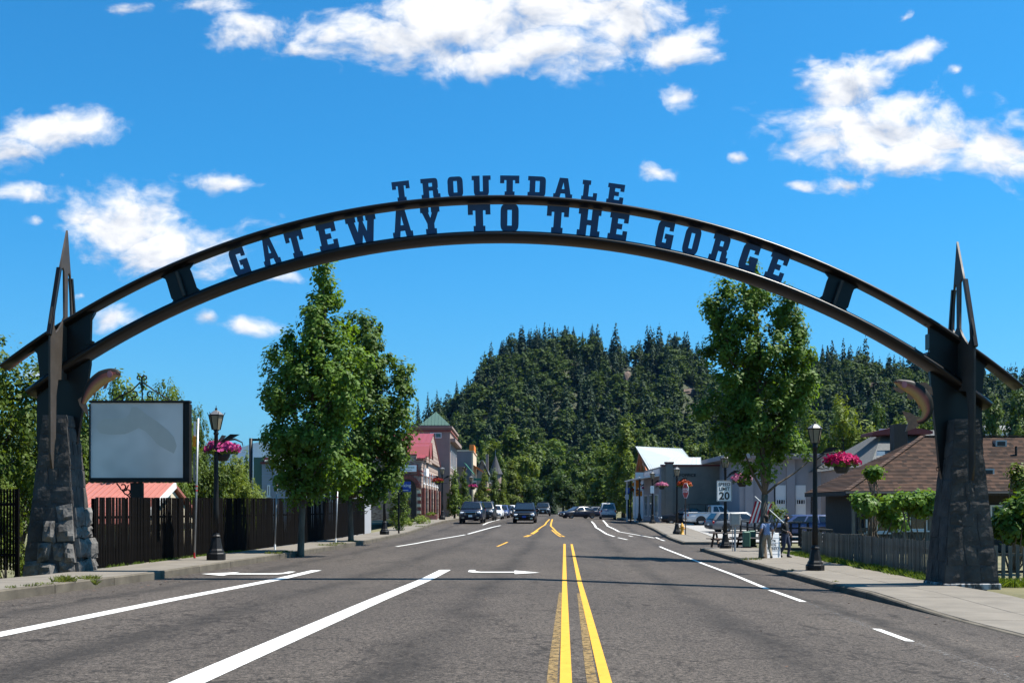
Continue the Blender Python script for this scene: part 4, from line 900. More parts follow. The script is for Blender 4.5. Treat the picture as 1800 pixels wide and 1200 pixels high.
# stop sign seen almost edge-on
def stop_sign():
    Y = 79; p = W3(1205, 945, Y); z = side_z(p.x, Y); r_ = thing('stop_sign', 'red stop sign seen nearly edge-on by the orange basket', 'sign', (p.x, Y, z)); h = W3(1205, 862, Y).z - z
    MB().bar((0, 0, 0), (0, 0, h + .4), .06).build('post', M['rusty_brown'], r_)
    oc = [(.52 * math.cos(R(22.5 + 45 * k)), .52 * math.sin(R(22.5 + 45 * k))) for k in range(8)]
    fr = FR((.0, -.05, h), R(-76)); flat_poly('panel', [[(a * 1.08, b * 1.08) for a, b in oc]], M['sign_white'], r_, .01, fr)
    flat_poly('face', [oc], M['sign_red'], r_, .006, fr @ Matrix.Translation((0, 0, .008))); text('lettering', 'STOP', .42, M['sign_white'], r_, fr @ Matrix.Translation((0, 0, .013)), .003, .008)
stop_sign()
def blue_parking():
    Y = 72.5; c = W3(696, 854, Y); p = W3(701, 936, Y); z = gz(p.x, Y); r_ = thing('parking_sign', 'blue public parking sign on a dark post beside the hedge', 'sign', (p.x, Y, z))
    o = Vector((p.x, Y, z)); k = Y / 2000
    MB(o).box((p.x, Y, (z + c.z + .2) / 2), (.1, .08, c.z - z + .2)).build('post', M['black_metal'], r_)
    f = lambda px, py: W3(px, py, Y) - o
    a = f(667, 846); b = f(722, 864); cx = (a.x + b.x) / 2; w = b.x - a.x; h = a.z - b.z
    MB().box((cx, -.06, (a.z + b.z) / 2), (w, .02, h)).build('panel', M['sign_blue'], r_)
    fr = FR((0, -.075, (a.z + b.z) / 2 + .02))
    text('lettering', 'FREE', .30, M['sign_white'], r_, FR((a.x + .50, -.075, (a.z + b.z) / 2 + .08)), .004, .003); text('lettering', 'Parking', .30, M['sign_white'], r_, FR((b.x - .42, -.075, (a.z + b.z) / 2 + .08)), .004, .003)
    cir = [(.2 * math.cos(R(20 * i)), .2 * math.sin(R(20 * i))) for i in range(18)]
    flat_poly('emblem', [cir], M['sign_white'], r_, .004, FR((cx + .05, -.075, (a.z + b.z) / 2))); text('lettering', 'P', .3, M['sign_blue'], r_, FR((cx + .05, -.079, (a.z + b.z) / 2)), .004, .01)
    MB().box((b.x - .4, -.073, b.z + .1), (.5, .004, .04)).build('arrow', M['sign_white'], r_)
    MB(o).box(W3(706, 862, Y) + Vector((0, -.12, 0)), (.16, .1, .5)).build('bracket_box', M['black_metal'], r_)
    g = f(692, 837); r2 = thing('street_name_sign', 'small green avenue sign above the blue parking sign', 'sign', o + Vector((f(692, 0).x, 0, f(692, 847).z)))
    MB().box((0, 0, .32), (.06, .04, .64)).build('stem', M['black_metal'], r2); MB().box((0, -.04, .4), (.36, .015, .42)).build('panel', M['sign_green'], r2); text('lettering', 'Av', .22, M['sign_white'], r2, FR((0, -.052, .4)), .004)
blue_parking()
def lamp_sign(name, lab, px, py, Y, w, h, mat, txt=None, tm='sign_white', ts=.4, rz=0, diamond=False, extra=None):
    c = W3(px, py, Y); r_ = thing(name, lab, 'sign', (c.x, Y, c.z - h / 2))
    if diamond: flat_poly('panel', [[(0, -h / 2), (w / 2, 0), (0, h / 2), (-w / 2, 0)]], M[mat], r_, .012, FR((0, 0, h / 2), rz))
    else: panel(r_, 0, 0, h / 2, w, h, mat, rz)
    if txt: text('lettering', txt, ts, M[tm], r_, FR((0, -.012, h / 2), rz), .004, .01)
    if extra: extra(r_)
    return r_
r_ = lamp_sign('information_sign', 'blue information sign with a white letter i', 1103, 861.5, 142.6, .52, .7, 'sign_blue'); MB().box((0, -.012, .27), (.1, .006, .3)).build('letter_stem', M['sign_white'], r_); MB().box((0, -.012, .52), (.11, .006, .11)).build('letter_dot', M['sign_white'], r_)
lamp_sign('regulation_sign', 'small grey plate under the blue information sign', 1102, 873, 142.6, .42, .62, 'sign_white')
lamp_sign('warning_sign', 'amber diamond warning sign left of the pink basket', 1119, 851, 121.6, 1.1, 1.15, 'sign_amber', diamond=True)
lamp_sign('warning_plate', 'amber arrow plate under the amber diamond sign', 1121, 867, 121.6, .95, .55, 'sign_amber', '<', 'sign_black', .6)
lamp_sign('warning_sign', 'far amber diamond sign behind the white van', 1077, 867, 200, .95, 1.1, 'sign_amber', diamond=True); lamp_sign('warning_plate', 'far amber plate just above the white van roof', 1078, 876, 200, .9, .45, 'sign_amber')
lamp_sign('regulation_sign', 'white parking plate on the lamp at the beige wall corner', 1146.5, 860, 103.6, .34, .68, 'sign_white', None)
lamp_sign('street_name_sign', 'green street name blade beside the shop lamp post', 839, 842, 134, .95, .28, 'sign_green'); 
# hydrants
def hydrant(lab, px, py, Y):
    p = W3(px, py, Y); r_ = thing('fire_hydrant', lab, 'hydrant', (p.x, Y, side_z(p.x, Y)), group='yellow fire hydrants')
    mk_ = M.get('hydrant_yellow') or mk('hydrant_yellow', (0.55, 0.27, 0.015), 0.6, 0.15, 6)
    mb = MB(); mb.smooth = True; mb.lathe([(.17, 0), (.17, .05), (.12, .07), (.11, .55), (.15, .57), (.15, .61), (.12, .64), (.10, .72), (.05, .78), (.03, .84)], 12); mb.build('barrel', mk_, r_)
    for sx in (-1, 1): MB().tube([(sx * .1, 0, .45), (sx * .2, 0, .45)], .055, 8).build('outlet', mk_, r_)
    MB().tube([(0, -.1, .42), (0, -.2, .42)], .07, 8).build('outlet', mk_, r_)
hydrant('yellow fire hydrant beside the stop sign post', 1199, 940, 79.6); hydrant('small yellow fire hydrant near the blue information sign', 1110.5, 909, 131)
# utility cabinet, green boxes
def cabinet():
    Y = 53.5; p = W3(1292, 963, Y); z = gz(p.x, Y); r_ = thing('utility_cabinet', 'grey metal cabinet on a post beside the speed limit lamp', 'cabinet', (p.x, Y, z)); c = W3(1291, 912, Y).z - z
    mkm = mk('cabinet_grey', (0.30, 0.30, 0.29), 0.55, 0.08, 4)
    MB().box((0, 0, c), (.46, .28, .58)).build('box', mkm, r_, bevel=.02); MB().box((.0, -.145, c), (.38, .02, .5)).build('door', mkm, r_, bevel=.005); MB().tube([(0, 0, 0), (0, 0, c - .28)], .05, 8).build('post', M['galvanised'], r_); MB().bar((-.12, 0, c - .3), (-.12, 0, 0), .03).build('conduit', M['galvanised'], r_)
cabinet()
mk('utility_green', (0.05, 0.13, 0.085), 0.6, 0.1, 4)
for (px, py, Y, lab) in ((1312, 957, 58.2, 'green utility pedestal left of the right maple trunk'), (1322, 955, 60.5, 'pale green utility pedestal half hidden by the right maple trunk')):
    p = W3(px, py, Y); r_ = thing('utility_pedestal', lab, 'utility box', (p.x, Y, gz(p.x, Y))); MB().box((0, 0, .48), (.36, .36, .8)).build('cover', M['utility_green'], r_, bevel=.05); MB().box((0, 0, .05), (.44, .42, .1)).build('base', M['black_plastic'], r_)
# folding pavement board
def aboard():
    Y = 46.3; p = W3(1357, 972, Y); r_ = thing('pavement_board', 'white folding pavement board lettered ATM dog friendly', 'sign', (p.x, Y, side_z(p.x, Y)), R(16)); k = Y / 2000
    W_, H_ = .62, 1.06; tl = R(9)
    for s, nm in ((-1, 'front_panel'), (1, 'back_panel')):
        MB().box((0, s * .17 - s * .085, H_ / 2), (W_, .025, H_), tilt=Matrix.Rotation(s * tl, 3, 'X')).build(nm, M['white_gloss'], r_, bevel=.01)
    fr = Matrix.Translation((0, -.085, H_ / 2)) @ Matrix.Rotation(-tl, 4, 'X') @ Matrix.Rotation(R(90), 4, 'X') @ Matrix.Translation((0, 0, .015))
    for t_, dy in (('ATM', .2), ('DOG', .04), ('FRIENDLY', -.12)): text('lettering', t_, .145, M['sign_black'], r_, fr @ Matrix.Translation((0.0, dy, 0)), .003, .003, sx=.85)
    for dy in (.32, .12, -.04, -.2, -.34): MB().box((0, 0, 0), (W_ * .9, .006, .008)).build('track', M['galvanised'], r_).matrix_local = fr @ Matrix.Translation((0, dy, 0)) @ Matrix.Rotation(R(-90), 4, 'X')
    MB().bar((-.12, 0, H_ + .02), (.12, 0, H_ + .02), .05).build('handle', M['white_gloss'], r_)
aboard()
# ------------------------------------------------------------------ buildings
def win(root, c, w, h, n, frame='white_gloss', glass='window_glass', mull=1, sill=True, t=.06, org=None):
    """window on a wall: c centre (world), n outward unit normal in plan"""
    n = Vector((n[0], n[1], 0)).normalized(); a = Vector((-n.y, n.x, 0)); rz = math.atan2(a.y, a.x); o = org or root.location
    f = MB(o); c = Vector(c)
    for s in (-1, 1):
        f.box(c + a * (s * (w / 2 - .04)) + n * .03, (.08, .09, h), rz); f.box(c + Vector((0, 0, s * (h / 2 - .04))) + n * .032, (w - .16, .09, .08), rz)
    for i in range(mull): f.box(c + a * (w * ((i + 1) / (mull + 1) - .5)) + n * .026, (.04, .07, h - .16), rz)
    fo = f.build('window', M[frame], root)
    MB(o).box(c + n * .008, (w - .1, .03, h - .1), rz).build('pane', M[glass], fo)
    if sill: MB(o).box(c - Vector((0, 0, h / 2 + .04)) + n * .07, (w + .16, .16, .07), rz).build('sill', M[frame], fo)
    return fo
def box_part(root, name, x0, x1, y0, y1, z0, z1, mat, bevel=0): 
    return MB(root.location).box(((x0 + x1) / 2, (y0 + y1) / 2, (z0 + z1) / 2), (x1 - x0, y1 - y0, z1 - z0)).build(name, M[mat], root, bevel=bevel)
def poly_part(root, name, pts, d, mat): return MB(root.location).prism(pts, d).build(name, M[mat], root)
def slab(root, name, a, b, c, d, t, mat):
    a, b, c, d = map(Vector, (a, b, c, d)); n = (b - a).cross(d - a).normalized()
    if n.z < 0: n = -n
    return MB(root.location).prism([a, b, c, d], n * t).build(name, M[mat], root)
def seam_roof(root, a, b, c, d, mat, n, t=.06, name='roof'):
    """a,b eave; c,d ridge (c above b): sheet with standing seams as parts"""
    r = slab(root, name, a, b, c, d, t, mat); a, b, c, d = map(Vector, (a, b, c, d)); nn = (b - a).cross(d - a).normalized(); nn = nn if nn.z > 0 else -nn
    for i in range(n + 1):
        k = min(max(i / n, .004), .996); p = a.lerp(b, k) + nn * (t + .02); q = d.lerp(c, k) + nn * (t + .02)
        MB(root.location).bar(p, q, .04, .05, up=nn).build('seam', M[mat], r)
    return r
mk('brick_tan', (0.22, 0.15, 0.115), 0.9, 0.25, 2, coords='World'); mk('brick_red', (0.19, 0.055, 0.04), 0.9, 0.2, 3, coords='World')
mk('tan_stucco', (0.26, 0.19, 0.16), 0.9, 0.1, 1, coords='World'); mk('red_metal', (0.20, 0.032, 0.036), 0.45, 0.08, 1, coords='World'); mk('green_metal', (0.035, 0.09, 0.07), 0.5, 0.1, 1, coords='World')
mk('orange_paint', (0.62, 0.17, 0.02), 0.6, 0.06, 2); mk('cream_paint', (0.52, 0.45, 0.33), 0.8, 0.06, 2); mk('grey_paint', (0.16, 0.155, 0.165), 0.85, 0.08, 1, coords='World'); mk('white_metal', (0.36, 0.39, 0.39), 0.45, 0.05, 1, coords='World')
mk('beige_stucco', (0.20, 0.175, 0.145), 0.92, 0.12, 1.2, coords='World', bump=.2); mk('lavender_stucco', (0.27, 0.26, 0.275), 0.9, 0.06, 1, coords='World'); mk('siding_grey', (0.27, 0.28, 0.31), 0.85, 0.06, 1, coords='World')
mk('slate', (0.045, 0.045, 0.05), 0.85, 0.2, 3, coords='World'); mk('timber_orange', (0.36, 0.11, 0.03), 0.7, 0.15, 3); mk('salmon_metal', (0.34, 0.125, 0.10), 0.5, 0.1, 1, coords='World'); mk('grey_shingle', (0.15, 0.15, 0.145), 0.95, 0.2, 6, coords='World')
mk('dark_red_trim', (0.12, 0.02, 0.018), 0.7, 0.1, 2); mk('white_trim', (0.66, 0.66, 0.65), 0.7, 0.05, 2); mk('green_awning', (0.03, 0.16, 0.09), 0.7, 0.1, 2); mk('teal_awning', (0.02, 0.22, 0.20), 0.7, 0.1, 2)
mk('pink_panel', (0.5, 0.25, 0.2), 0.8, 0.1, 2)
# brick texture as real colour courses on the far walls (single bricks are under a pixel there)
def brickify(name, c1, c2, mortar, sc):
    m = M[name]; t = m.node_tree; b = t.nodes['Principled BSDF']; br = t.nodes.new('ShaderNodeTexBrick'); ge = t.nodes.new('ShaderNodeNewGeometry'); mp_ = t.nodes.new('ShaderNodeMapping')
    mp_.inputs['Rotation'].default_value = (R(90), 0, 0); t.links.new(ge.outputs['Position'], mp_.inputs[0]); t.links.new(mp_.outputs[0], br.inputs['Vector'])
    br.inputs['Color1'].default_value = (*c1, 1); br.inputs['Color2'].default_value = (*c2, 1); br.inputs['Mortar'].default_value = (*mortar, 1); br.inputs['Scale'].default_value = sc; br.inputs['Mortar Size'].default_value = .03
    for l in list(b.inputs['Base Color'].links): t.links.remove(l)
    t.links.new(br.outputs[0], b.inputs['Base Color'])
brickify('brick_tan', (0.16, 0.085, 0.06), (0.40, 0.30, 0.24), (0.24, 0.20, 0.17), 2.2)
GBL = gz(XU(-13, 105), 105) - .02
def brick_shop():
    y0, y1 = 104, 127; xf = XU(-13.0, 104); z = GBL
    root = thing('brick_shop', 'brick corner shop with red metal roof and arched doorway', 'building', (xf - 3, y0, z)); o = root.location
    T = lambda py, Y=104: W3(0, py, Y).z
    zt = T(806)
    xl = W3(636, 0, 104).x
    # gable wall facing the camera, with parapet steps
    box_part(root, 'wall', xl, xf, y0, y1, z, zt, 'brick_tan')
    for i, (xa, xb, h) in enumerate(((690, 707, 812), (707, 732, 800), (732, 744, 809))):
        box_part(root, 'parapet', W3(xa, 0, 104).x, W3(xb, 0, 104).x, y0 - .06, y0 + .35, zt - .3 + i * .002, T(h), 'brick_tan')
        box_part(root, 'coping', W3(xa, 0, 104).x - .05, W3(xb, 0, 104).x + .05, y0 - .14, y0 + .42, T(h), T(h) + .12, 'brick_red')
    # arch over the doorway: single voussoirs
    c = W3(716, 857, 104)
    for k in range(13):
        a = math.pi * (k + .5) / 13; p = Vector((c.x + 1.0 * math.cos(a), y0 - .1, c.z + 1.0 * math.sin(a)))
        MB(o).box(p, (.21, .2, .36), tilt=Matrix.Rotation(-(a - math.pi / 2), 3, 'Y')).build('brick', M['brick_red'], root)
    zz = z + .15
    for k in range(9):
        for s in (-1, 1):
            MB(o).box((c.x + s * (1.05 + .08 * (k % 2)), y0 - .08, zz + k * .31), (.36 - .1 * (k % 2), .2, .27)).build('quoin', M['brick_red' if k % 2 else 'cream_paint'], root)
    pts = [(c.x - .8, 0, z + .1), (c.x + .8, 0, z + .1)] + [(c.x + .8 * math.cos(a * math.pi / 8), 0, c.z + .8 * math.sin(a * math.pi / 8)) for a in range(9)]
    MB(o).prism([(p[0], y0 - .04, p[2]) for p in pts], (0, .06, 0)).build('door', M['dark_wood'], root)
    MB(o).box((c.x, y0 - .07, (z + c.z) / 2 + .1), (.7, .04, c.z - z - .3)).build('door_glass', M['window_glass'], root)
    # white sign with lettering, brick border, diamonds
    sg = W3(718, 823, 104); MB(o).box(sg + Vector((0, -.1, 0)), (1.75, .12, .78)).build('sign_border', M['brick_red'], root); s_ = MB(o).box(sg + Vector((0, -.17, 0)), (1.5, .04, .6)).build('sign', M['sign_white'], root)
    text('lettering', 'Celebrate', .28, M['sign_green'], s_, Matrix.Translation(-o) @ FR(sg + Vector((0, -.2, .1))), .004); text('lettering', 'ME HOME', .15, M['sign_green'], s_, Matrix.Translation(-o) @ FR(sg + Vector((0, -.2, -.17))), .004)
    for px in (699, 736):
        q = W3(px, 833, 104); MB(o).box(q + Vector((0, -.05, 0)), (.3, .12, .3), tilt=Matrix.Rotation(R(45), 3, 'Y')).build('diamond', M['brick_red'], root)
    for i in range(2): box_part(root, 'band', xl, xf + .05, y0 - .08, y1, T(818) + i * .35 - .9, T(818) + i * .35 - .78, 'brick_red')
    # street front (faces the road): piers, dark shop windows, signboard
    fx = lambda Y: XU(-13.0, Y)
    for k in range(7):
        Y = lerp(y0 + .4, y1 - .4, k / 6); MB(o).box((fx(104) + .12, Y, z + 1.5), (.35, .7, 3.0)).build('pier', M['brick_tan' if k % 2 else 'brick_red'], root)
        if k < 6:
            Y2 = lerp(y0 + .4, y1 - .4, (k + .5) / 6); w_ = win(root, (xf + .02, Y2, z + 1.55), 2.9, 2.3, (1, 0), 'dark_wood', mull=1, sill=False); win(root, (xf + .02, Y2, z + 4.0), 1.1, 1.2, (1, 0), 'white_trim')
    box_part(root, 'shop_sign', xf + .05, xf + .3, 106, 109, T(835), T(821), 'sign_white')
    # roof: ridge runs away from the road front; slope towards the camera
    zr = T(765, 118); ze = zt + .05
    seam_roof(root, (xl - .3, y0 + .6, ze), (xf + .3, y0 + .6, ze), (xf + .3, 116, zr), (xl - .3, 116, zr), 'red_metal', 12); seam_roof(root, (xl - .3, y1 + .3, ze), (xf + .3, y1 + .3, ze), (xf + .3, 116.03, zr), (xl - .3, 116.03, zr), 'red_metal', 8)
    poly_part(root, 'gable', [(xf - .02, y0 + .7, ze), (xf - .02, y1, ze), (xf - .02, 116, zr - .1)], (.25, 0, 0), 'brick_tan')
    # two steep dormers toward the road
    for (px, ptop, w_) in ((760, 785, 2.3), (768, 779, 2.8)):
        Yd = 107 + (px - 760) * .5; q = W3(px, ptop, Yd); xb = xf - 2.2
        A1 = (xb, Yd - .2, ze); 
        slab(root, 'dormer_roof', (xb - 2, Yd - w_ / 2, ze + .4), (xf + .5, Yd - w_ / 2, ze + .2), (xf + .5, Yd, q.z), (xb - 2, Yd, q.z), .07, 'red_metal'); slab(root, 'dormer_roof', (xb - 2, Yd + w_ / 2, ze + .4), (xf + .5, Yd + w_ / 2, ze + .2), (xf + .5, Yd + .01, q.z), (xb - 2, Yd + .01, q.z), .07, 'red_metal')
        poly_part(root, 'dormer_gable', [(xf + .3, Yd - w_ / 2 + .1, ze - .3), (xf + .3, Yd + w_ / 2 - .1, ze - .3), (xf + .3, Yd, q.z - .1)], (.08, 0, 0), 'brick_tan')
    # planter beside the door
    return root
brick_shop()
def tall_block():
    Y0 = 128.5; T = lambda py, Y=Y0: W3(0, py, Y).z; X = lambda px, Y=Y0: W3(px, 0, Y).x; z = gz(XU(-13, Y0), Y0)
    xf = XU(-13, Y0) ; root = thing('tower_building', 'tall tan building with a green pyramid tower roof', 'building', (xf - 3, Y0, z)); o = root.location
    xl = X(724); xr = X(791); zt = T(752); box_part(root, 'wall', xl, xr, Y0, Y0 + 16, z, zt, 'tan_stucco')
    box_part(root, 'cornice', xl - .2, xr + .25, Y0 - .25, Y0 + 16.2, zt, zt + .22, 'tan_stucco'); box_part(root, 'cornice', xl - .1, xr + .12, Y0 - .12, Y0 + 16.1, zt - .4, zt - .2, 'brick_red')
    cx, cy, w = (X(738) + X(791)) / 2, Y0 + 1.8, (X(790) - X(739)) / 2 + .1
    box_part(root, 'tower', cx - w + .15, cx + w - .15, cy - w + .15, cy + w - .15, zt + .2, T(746), 'dark_wood')
    b = [(cx - w, cy - w, T(747)), (cx + w, cy - w, T(747)), (cx + w, cy + w, T(747)), (cx - w, cy + w, T(747))]; ap = (cx, cy, T(721))
    for i in range(4): 
        MB(o).add([b[i], b[(i + 1) % 4], ap], [(0, 1, 2)]).build('tower_roof', M['green_metal'], root, fix=False)
    for i in range(9):
        k = (i + .5) / 9; p = Vector(b[0]).lerp(Vector(b[1]), k); t = 1 - abs(k - .5) * 2; q = p.lerp(Vector(b[0]).lerp(Vector(b[1]), .5) + (Vector(ap) - Vector(b[0]).lerp(Vector(b[1]), .5)), 0); q = Vector((p.x, lerp(p.y, cy, t), lerp(p.z, ap[2], t)))
        MB(o).bar(p + Vector((0, -.03, 0)), q + Vector((0, -.03, 0)), .05, .05).build('seam', M['green_metal'], root)
    for k in range(4):
        Yk = Y0 + 2 + k * 3.4; win(root, (xr + .02, Yk, z + 6.6), 1.1, 2.0, (1, 0), 'white_trim'); win(root, (xr + .02, Yk, z + 3.9), 1.0, 1.9, (1, 0), 'white_trim'); win(root, (xr + .02, Yk, z + 1.4), 2.2, 2.2, (1, 0), 'dark_wood', sill=False)
    box_part(root, 'side_cornice', xr, xr + .6, Y0 + .3, Y0 + 16, T(776), T(770), 'tan_stucco')
    win(root, (X(766), Y0 - .02, T(765)), 1.3, .6, (0, -1), 'white_trim', sill=False)
tall_block()
def street_shop(lab, Y0, Y1, px_corner, top, wallm, frontm, u=-13.0, awn=None, parapet=None, depth=9, roof=None):
    z = gz(XU(u, Y0), Y0); xf = W3(px_corner, 0, Y0).x; T = lambda py: W3(0, py, Y0).z; root = thing('shop_building', lab, 'building', (xf - depth / 2, Y0, z)); o = root.location
    box_part(root, 'wall', xf - depth, xf, Y0, Y1, z, T(top), wallm); box_part(root, 'front', xf, xf + .2, Y0 + .1, Y1 - .1, z, T(top) - .1, frontm); box_part(root, 'coping', xf - depth - .1, xf + .3, Y0 - .1, Y1 + .1, T(top), T(top) + .2, frontm)
    n = max(2, int((Y1 - Y0) / 4))
    for k in range(n):
        Yk = lerp(Y0, Y1, (k + .5) / n); win(root, (xf + .21, Yk, z + 1.5), 2.6, 2.1, (1, 0), 'dark_wood', sill=False)
        if T(top) - z > 5.5: win(root, (xf + .21, Yk, z + 4.6), 1.2, 1.5, (1, 0), 'white_trim')
    if awn:
        m_, py0, py1 = awn; slab(root, 'awning', (xf + 1.4, Y0 + .5, T(py1)), (xf + 1.4, Y1 - .5, T(py1)), (xf + .2, Y1 - .5, T(py0)), (xf + .2, Y0 + .5, T(py0)), .06, m_)
    if parapet:
        m_, pa, pb, h = parapet; box_part(root, 'parapet', xf - .3, xf + .32, Y0 - .15, Y0 + (Y1 - Y0) * .55, T(top) + .1, T(h), m_)
    return root
street_shop('grey shop with cream front and orange parapet and awning', 156, 171, 829, 793, 'grey_paint', 'cream_paint', awn=('orange_paint', 817, 826), parapet=('orange_paint', 0, 0, 781))
street_shop('low shop with green awning behind the small street trees', 146, 154, 812, 822, 'tan_stucco', 'tan_stucco', awn=('green_awning', 812, 832))
def gable_house(lab, x0, x1, y0, y1, z, ze, zr, wallm, roofm, along='y', name='house', over=.4):
    root = thing(name, lab, 'building', ((x0 + x1) / 2, y0, z)); box_part(root, 'wall', x0, x1, y0, y1, z, ze, wallm); o = over
    if along == 'y':
        xm = (x0 + x1) / 2
        for s, xe in ((-1, x0 - o), (1, x1 + o)): slab(root, 'roof', (xe, y0 - o, ze - .1), (xe, y1 + o, ze - .1), (xm + s * .01, y1 + o, zr), (xm + s * .01, y0 - o, zr), .12, roofm)
        for Y in (y0, y1 - .1): poly_part(root, 'gable', [(x0, Y, ze), (x1, Y, ze), (xm, Y, zr - .05)], (0, .1, 0), wallm)
    else:
        ym = (y0 + y1) / 2
        for s, ye in ((-1, y0 - o), (1, y1 + o)): slab(root, 'roof', (x0 - o, ye, ze - .1), (x1 + o, ye, ze - .1), (x1 + o, ym + s * .01, zr), (x0 - o, ym + s * .01, zr), .12, roofm)
        for X_ in (x0, x1 - .1): poly_part(root, 'gable', [(X_, y0, ze), (X_, y1, ze), (X_, ym, zr - .05)], (.1, 0, 0), wallm)
    return root
T_ = lambda py, Y: W3(0, py, Y).z
X_ = lambda px, Y: W3(px, 0, Y).x
r_ = gable_house('pale shop with white roof slope beside the dark turret', X_(838, 190), X_(856, 190), 190, 206, .4, T_(835, 190), T_(808, 190), 'tan_stucco', 'grey_shingle'); box_part(r_, 'chimney', X_(853, 190), X_(858, 190), 192, 193.4, T_(840, 190), T_(797, 190), 'tan_stucco')
def turret():
    Y = 225; x = X_(871, Y); root = thing('turret_house', 'house with a dark conical turret roof behind the shops', 'building', (x, Y, .4)); MB(root.location).lathe([(1.15, .4), (1.15, T_(833, Y))], 12, (x, Y, 0)).build('wall', M['tan_stucco'], root); MB(root.location).lathe([(1.45, T_(833, Y)), (.9, T_(822, Y)), (.02, T_(799, Y))], 12, (x, Y, 0)).build('roof', M['slate'], root)
    MB(root.location).bar((x, Y, T_(800, Y)), (x, Y, T_(791, Y)), .09).build('finial', M['galvanised'], root); box_part(root, 'wing', x - 6, x - 1, Y, Y + 8, .4, T_(838, Y), 'white_trim')
    for k in range(3): win(root, (x - 5 + k * 1.6, Y - .02, 3.2), .9, 1.5, (0, -1), 'white_trim')
turret()
# grey clapboard building behind the left maples: boards are real courses
def clapboard():
    Y = 86; z = -1.6; x0, x1 = X_(453, Y), X_(612, Y); xs = X_(484, Y); root = thing('clapboard_building', 'pale grey clapboard building behind the dark slat fence', 'building', ((x0 + x1) / 2, Y, z)); o = root.location
    zt = T_(815, Y); box_part(root, 'wall', x0 + .3, xs, Y + .1, Y + 14, z, zt, 'siding_grey'); box_part(root, 'wall', xs, x1, Y + .1, Y + 14, z, T_(845, Y), 'siding_grey')
    box_part(root, 'end_block', x0 - .4, x0 + .3, Y + .4, Y + 13, z, T_(803, Y), 'green_metal')
    k = 0; zz = 0.6
    while zz < zt - .1:
        xe = xs if zz > T_(845, Y) - .15 else x1
        MB(o).prism([(x0 + .3, Y + .1, zz), (x0 + .3, Y + .02, zz), (x0 + .3, Y + .09, zz + .21), (x0 + .3, Y + .1, zz + .21)], (xe - x0 - .3, 0, 0)).build('clapboard', M['siding_grey'], root); zz += .21
    box_part(root, 'trim', x0 + .2, xs + .1, Y - .05, Y + .3, zt, zt + .15, 'dark_red_trim'); slab(root, 'roof', (x0 + .5, Y, zt + .15), (xs + 1.5, Y, zt + .15), (xs + 1.5, Y + 5, zt + .9), (x0 + .5, Y + 5, zt + .9), .1, 'white_metal'); box_part(root, 'chimney', x0 + .4, x0 + .75, Y + .3, Y + 1, zt + .1, T_(803, Y), 'red_metal')
    win(root, (X_(472.5, Y), Y, T_(862, Y)), .22, .85, (0, -1), 'white_trim', mull=0)
    for px in (515, 533, 575, 588, 600): win(root, (X_(px, Y), Y, T_(868, Y)), .55, 1.1, (0, -1), 'white_trim', mull=0)
clapboard()
# low building with salmon metal roof beyond the slat fence
def salmon():
    Y0, Y1 = 43, 52; x0, x1 = X_(90, Y0), X_(237, Y0); z = -2.35; root = thing('low_house', 'low house with salmon metal roof below the road behind the fence', 'building', ((x0 + x1) / 2, Y0, z)); ze, zr = T_(923, Y0), T_(851, 48)
    box_part(root, 'wall', x0, x1 - .3, Y0 + .6, Y1, z, ze, 'cream_paint'); seam_roof(root, (x0 - .4, Y0, ze), (x1, Y0, ze), (x1, 48, zr), (x0 - .4, 48, zr), 'salmon_metal', 14); seam_roof(root, (x0 - .4, Y1 + .5, ze), (x1, Y1 + .5, ze), (x1, 48.03, zr), (x0 - .4, 48.03, zr), 'salmon_metal', 8)
    MB(root.location).bar((x1 + .05, Y0, ze - .05), (x1 + .05, 48, zr - .05), .1, .22).build('barge_board', M['white_trim'], root); poly_part(root, 'gable', [(x1 - .35, Y0 + .6, ze), (x1 - .35, Y1, ze), (x1 - .35, 48, zr - .1)], (.2, 0, 0), 'cream_paint')
    x2 = X_(285, 60); r2 = gable_house('small house with a pink wall and grey roof behind the signboard', X_(252, 60), X_(296, 60), 60, 66, -2.3, T_(858, 60), T_(850, 60), 'pink_panel', 'grey_shingle', 'x')
salmon()
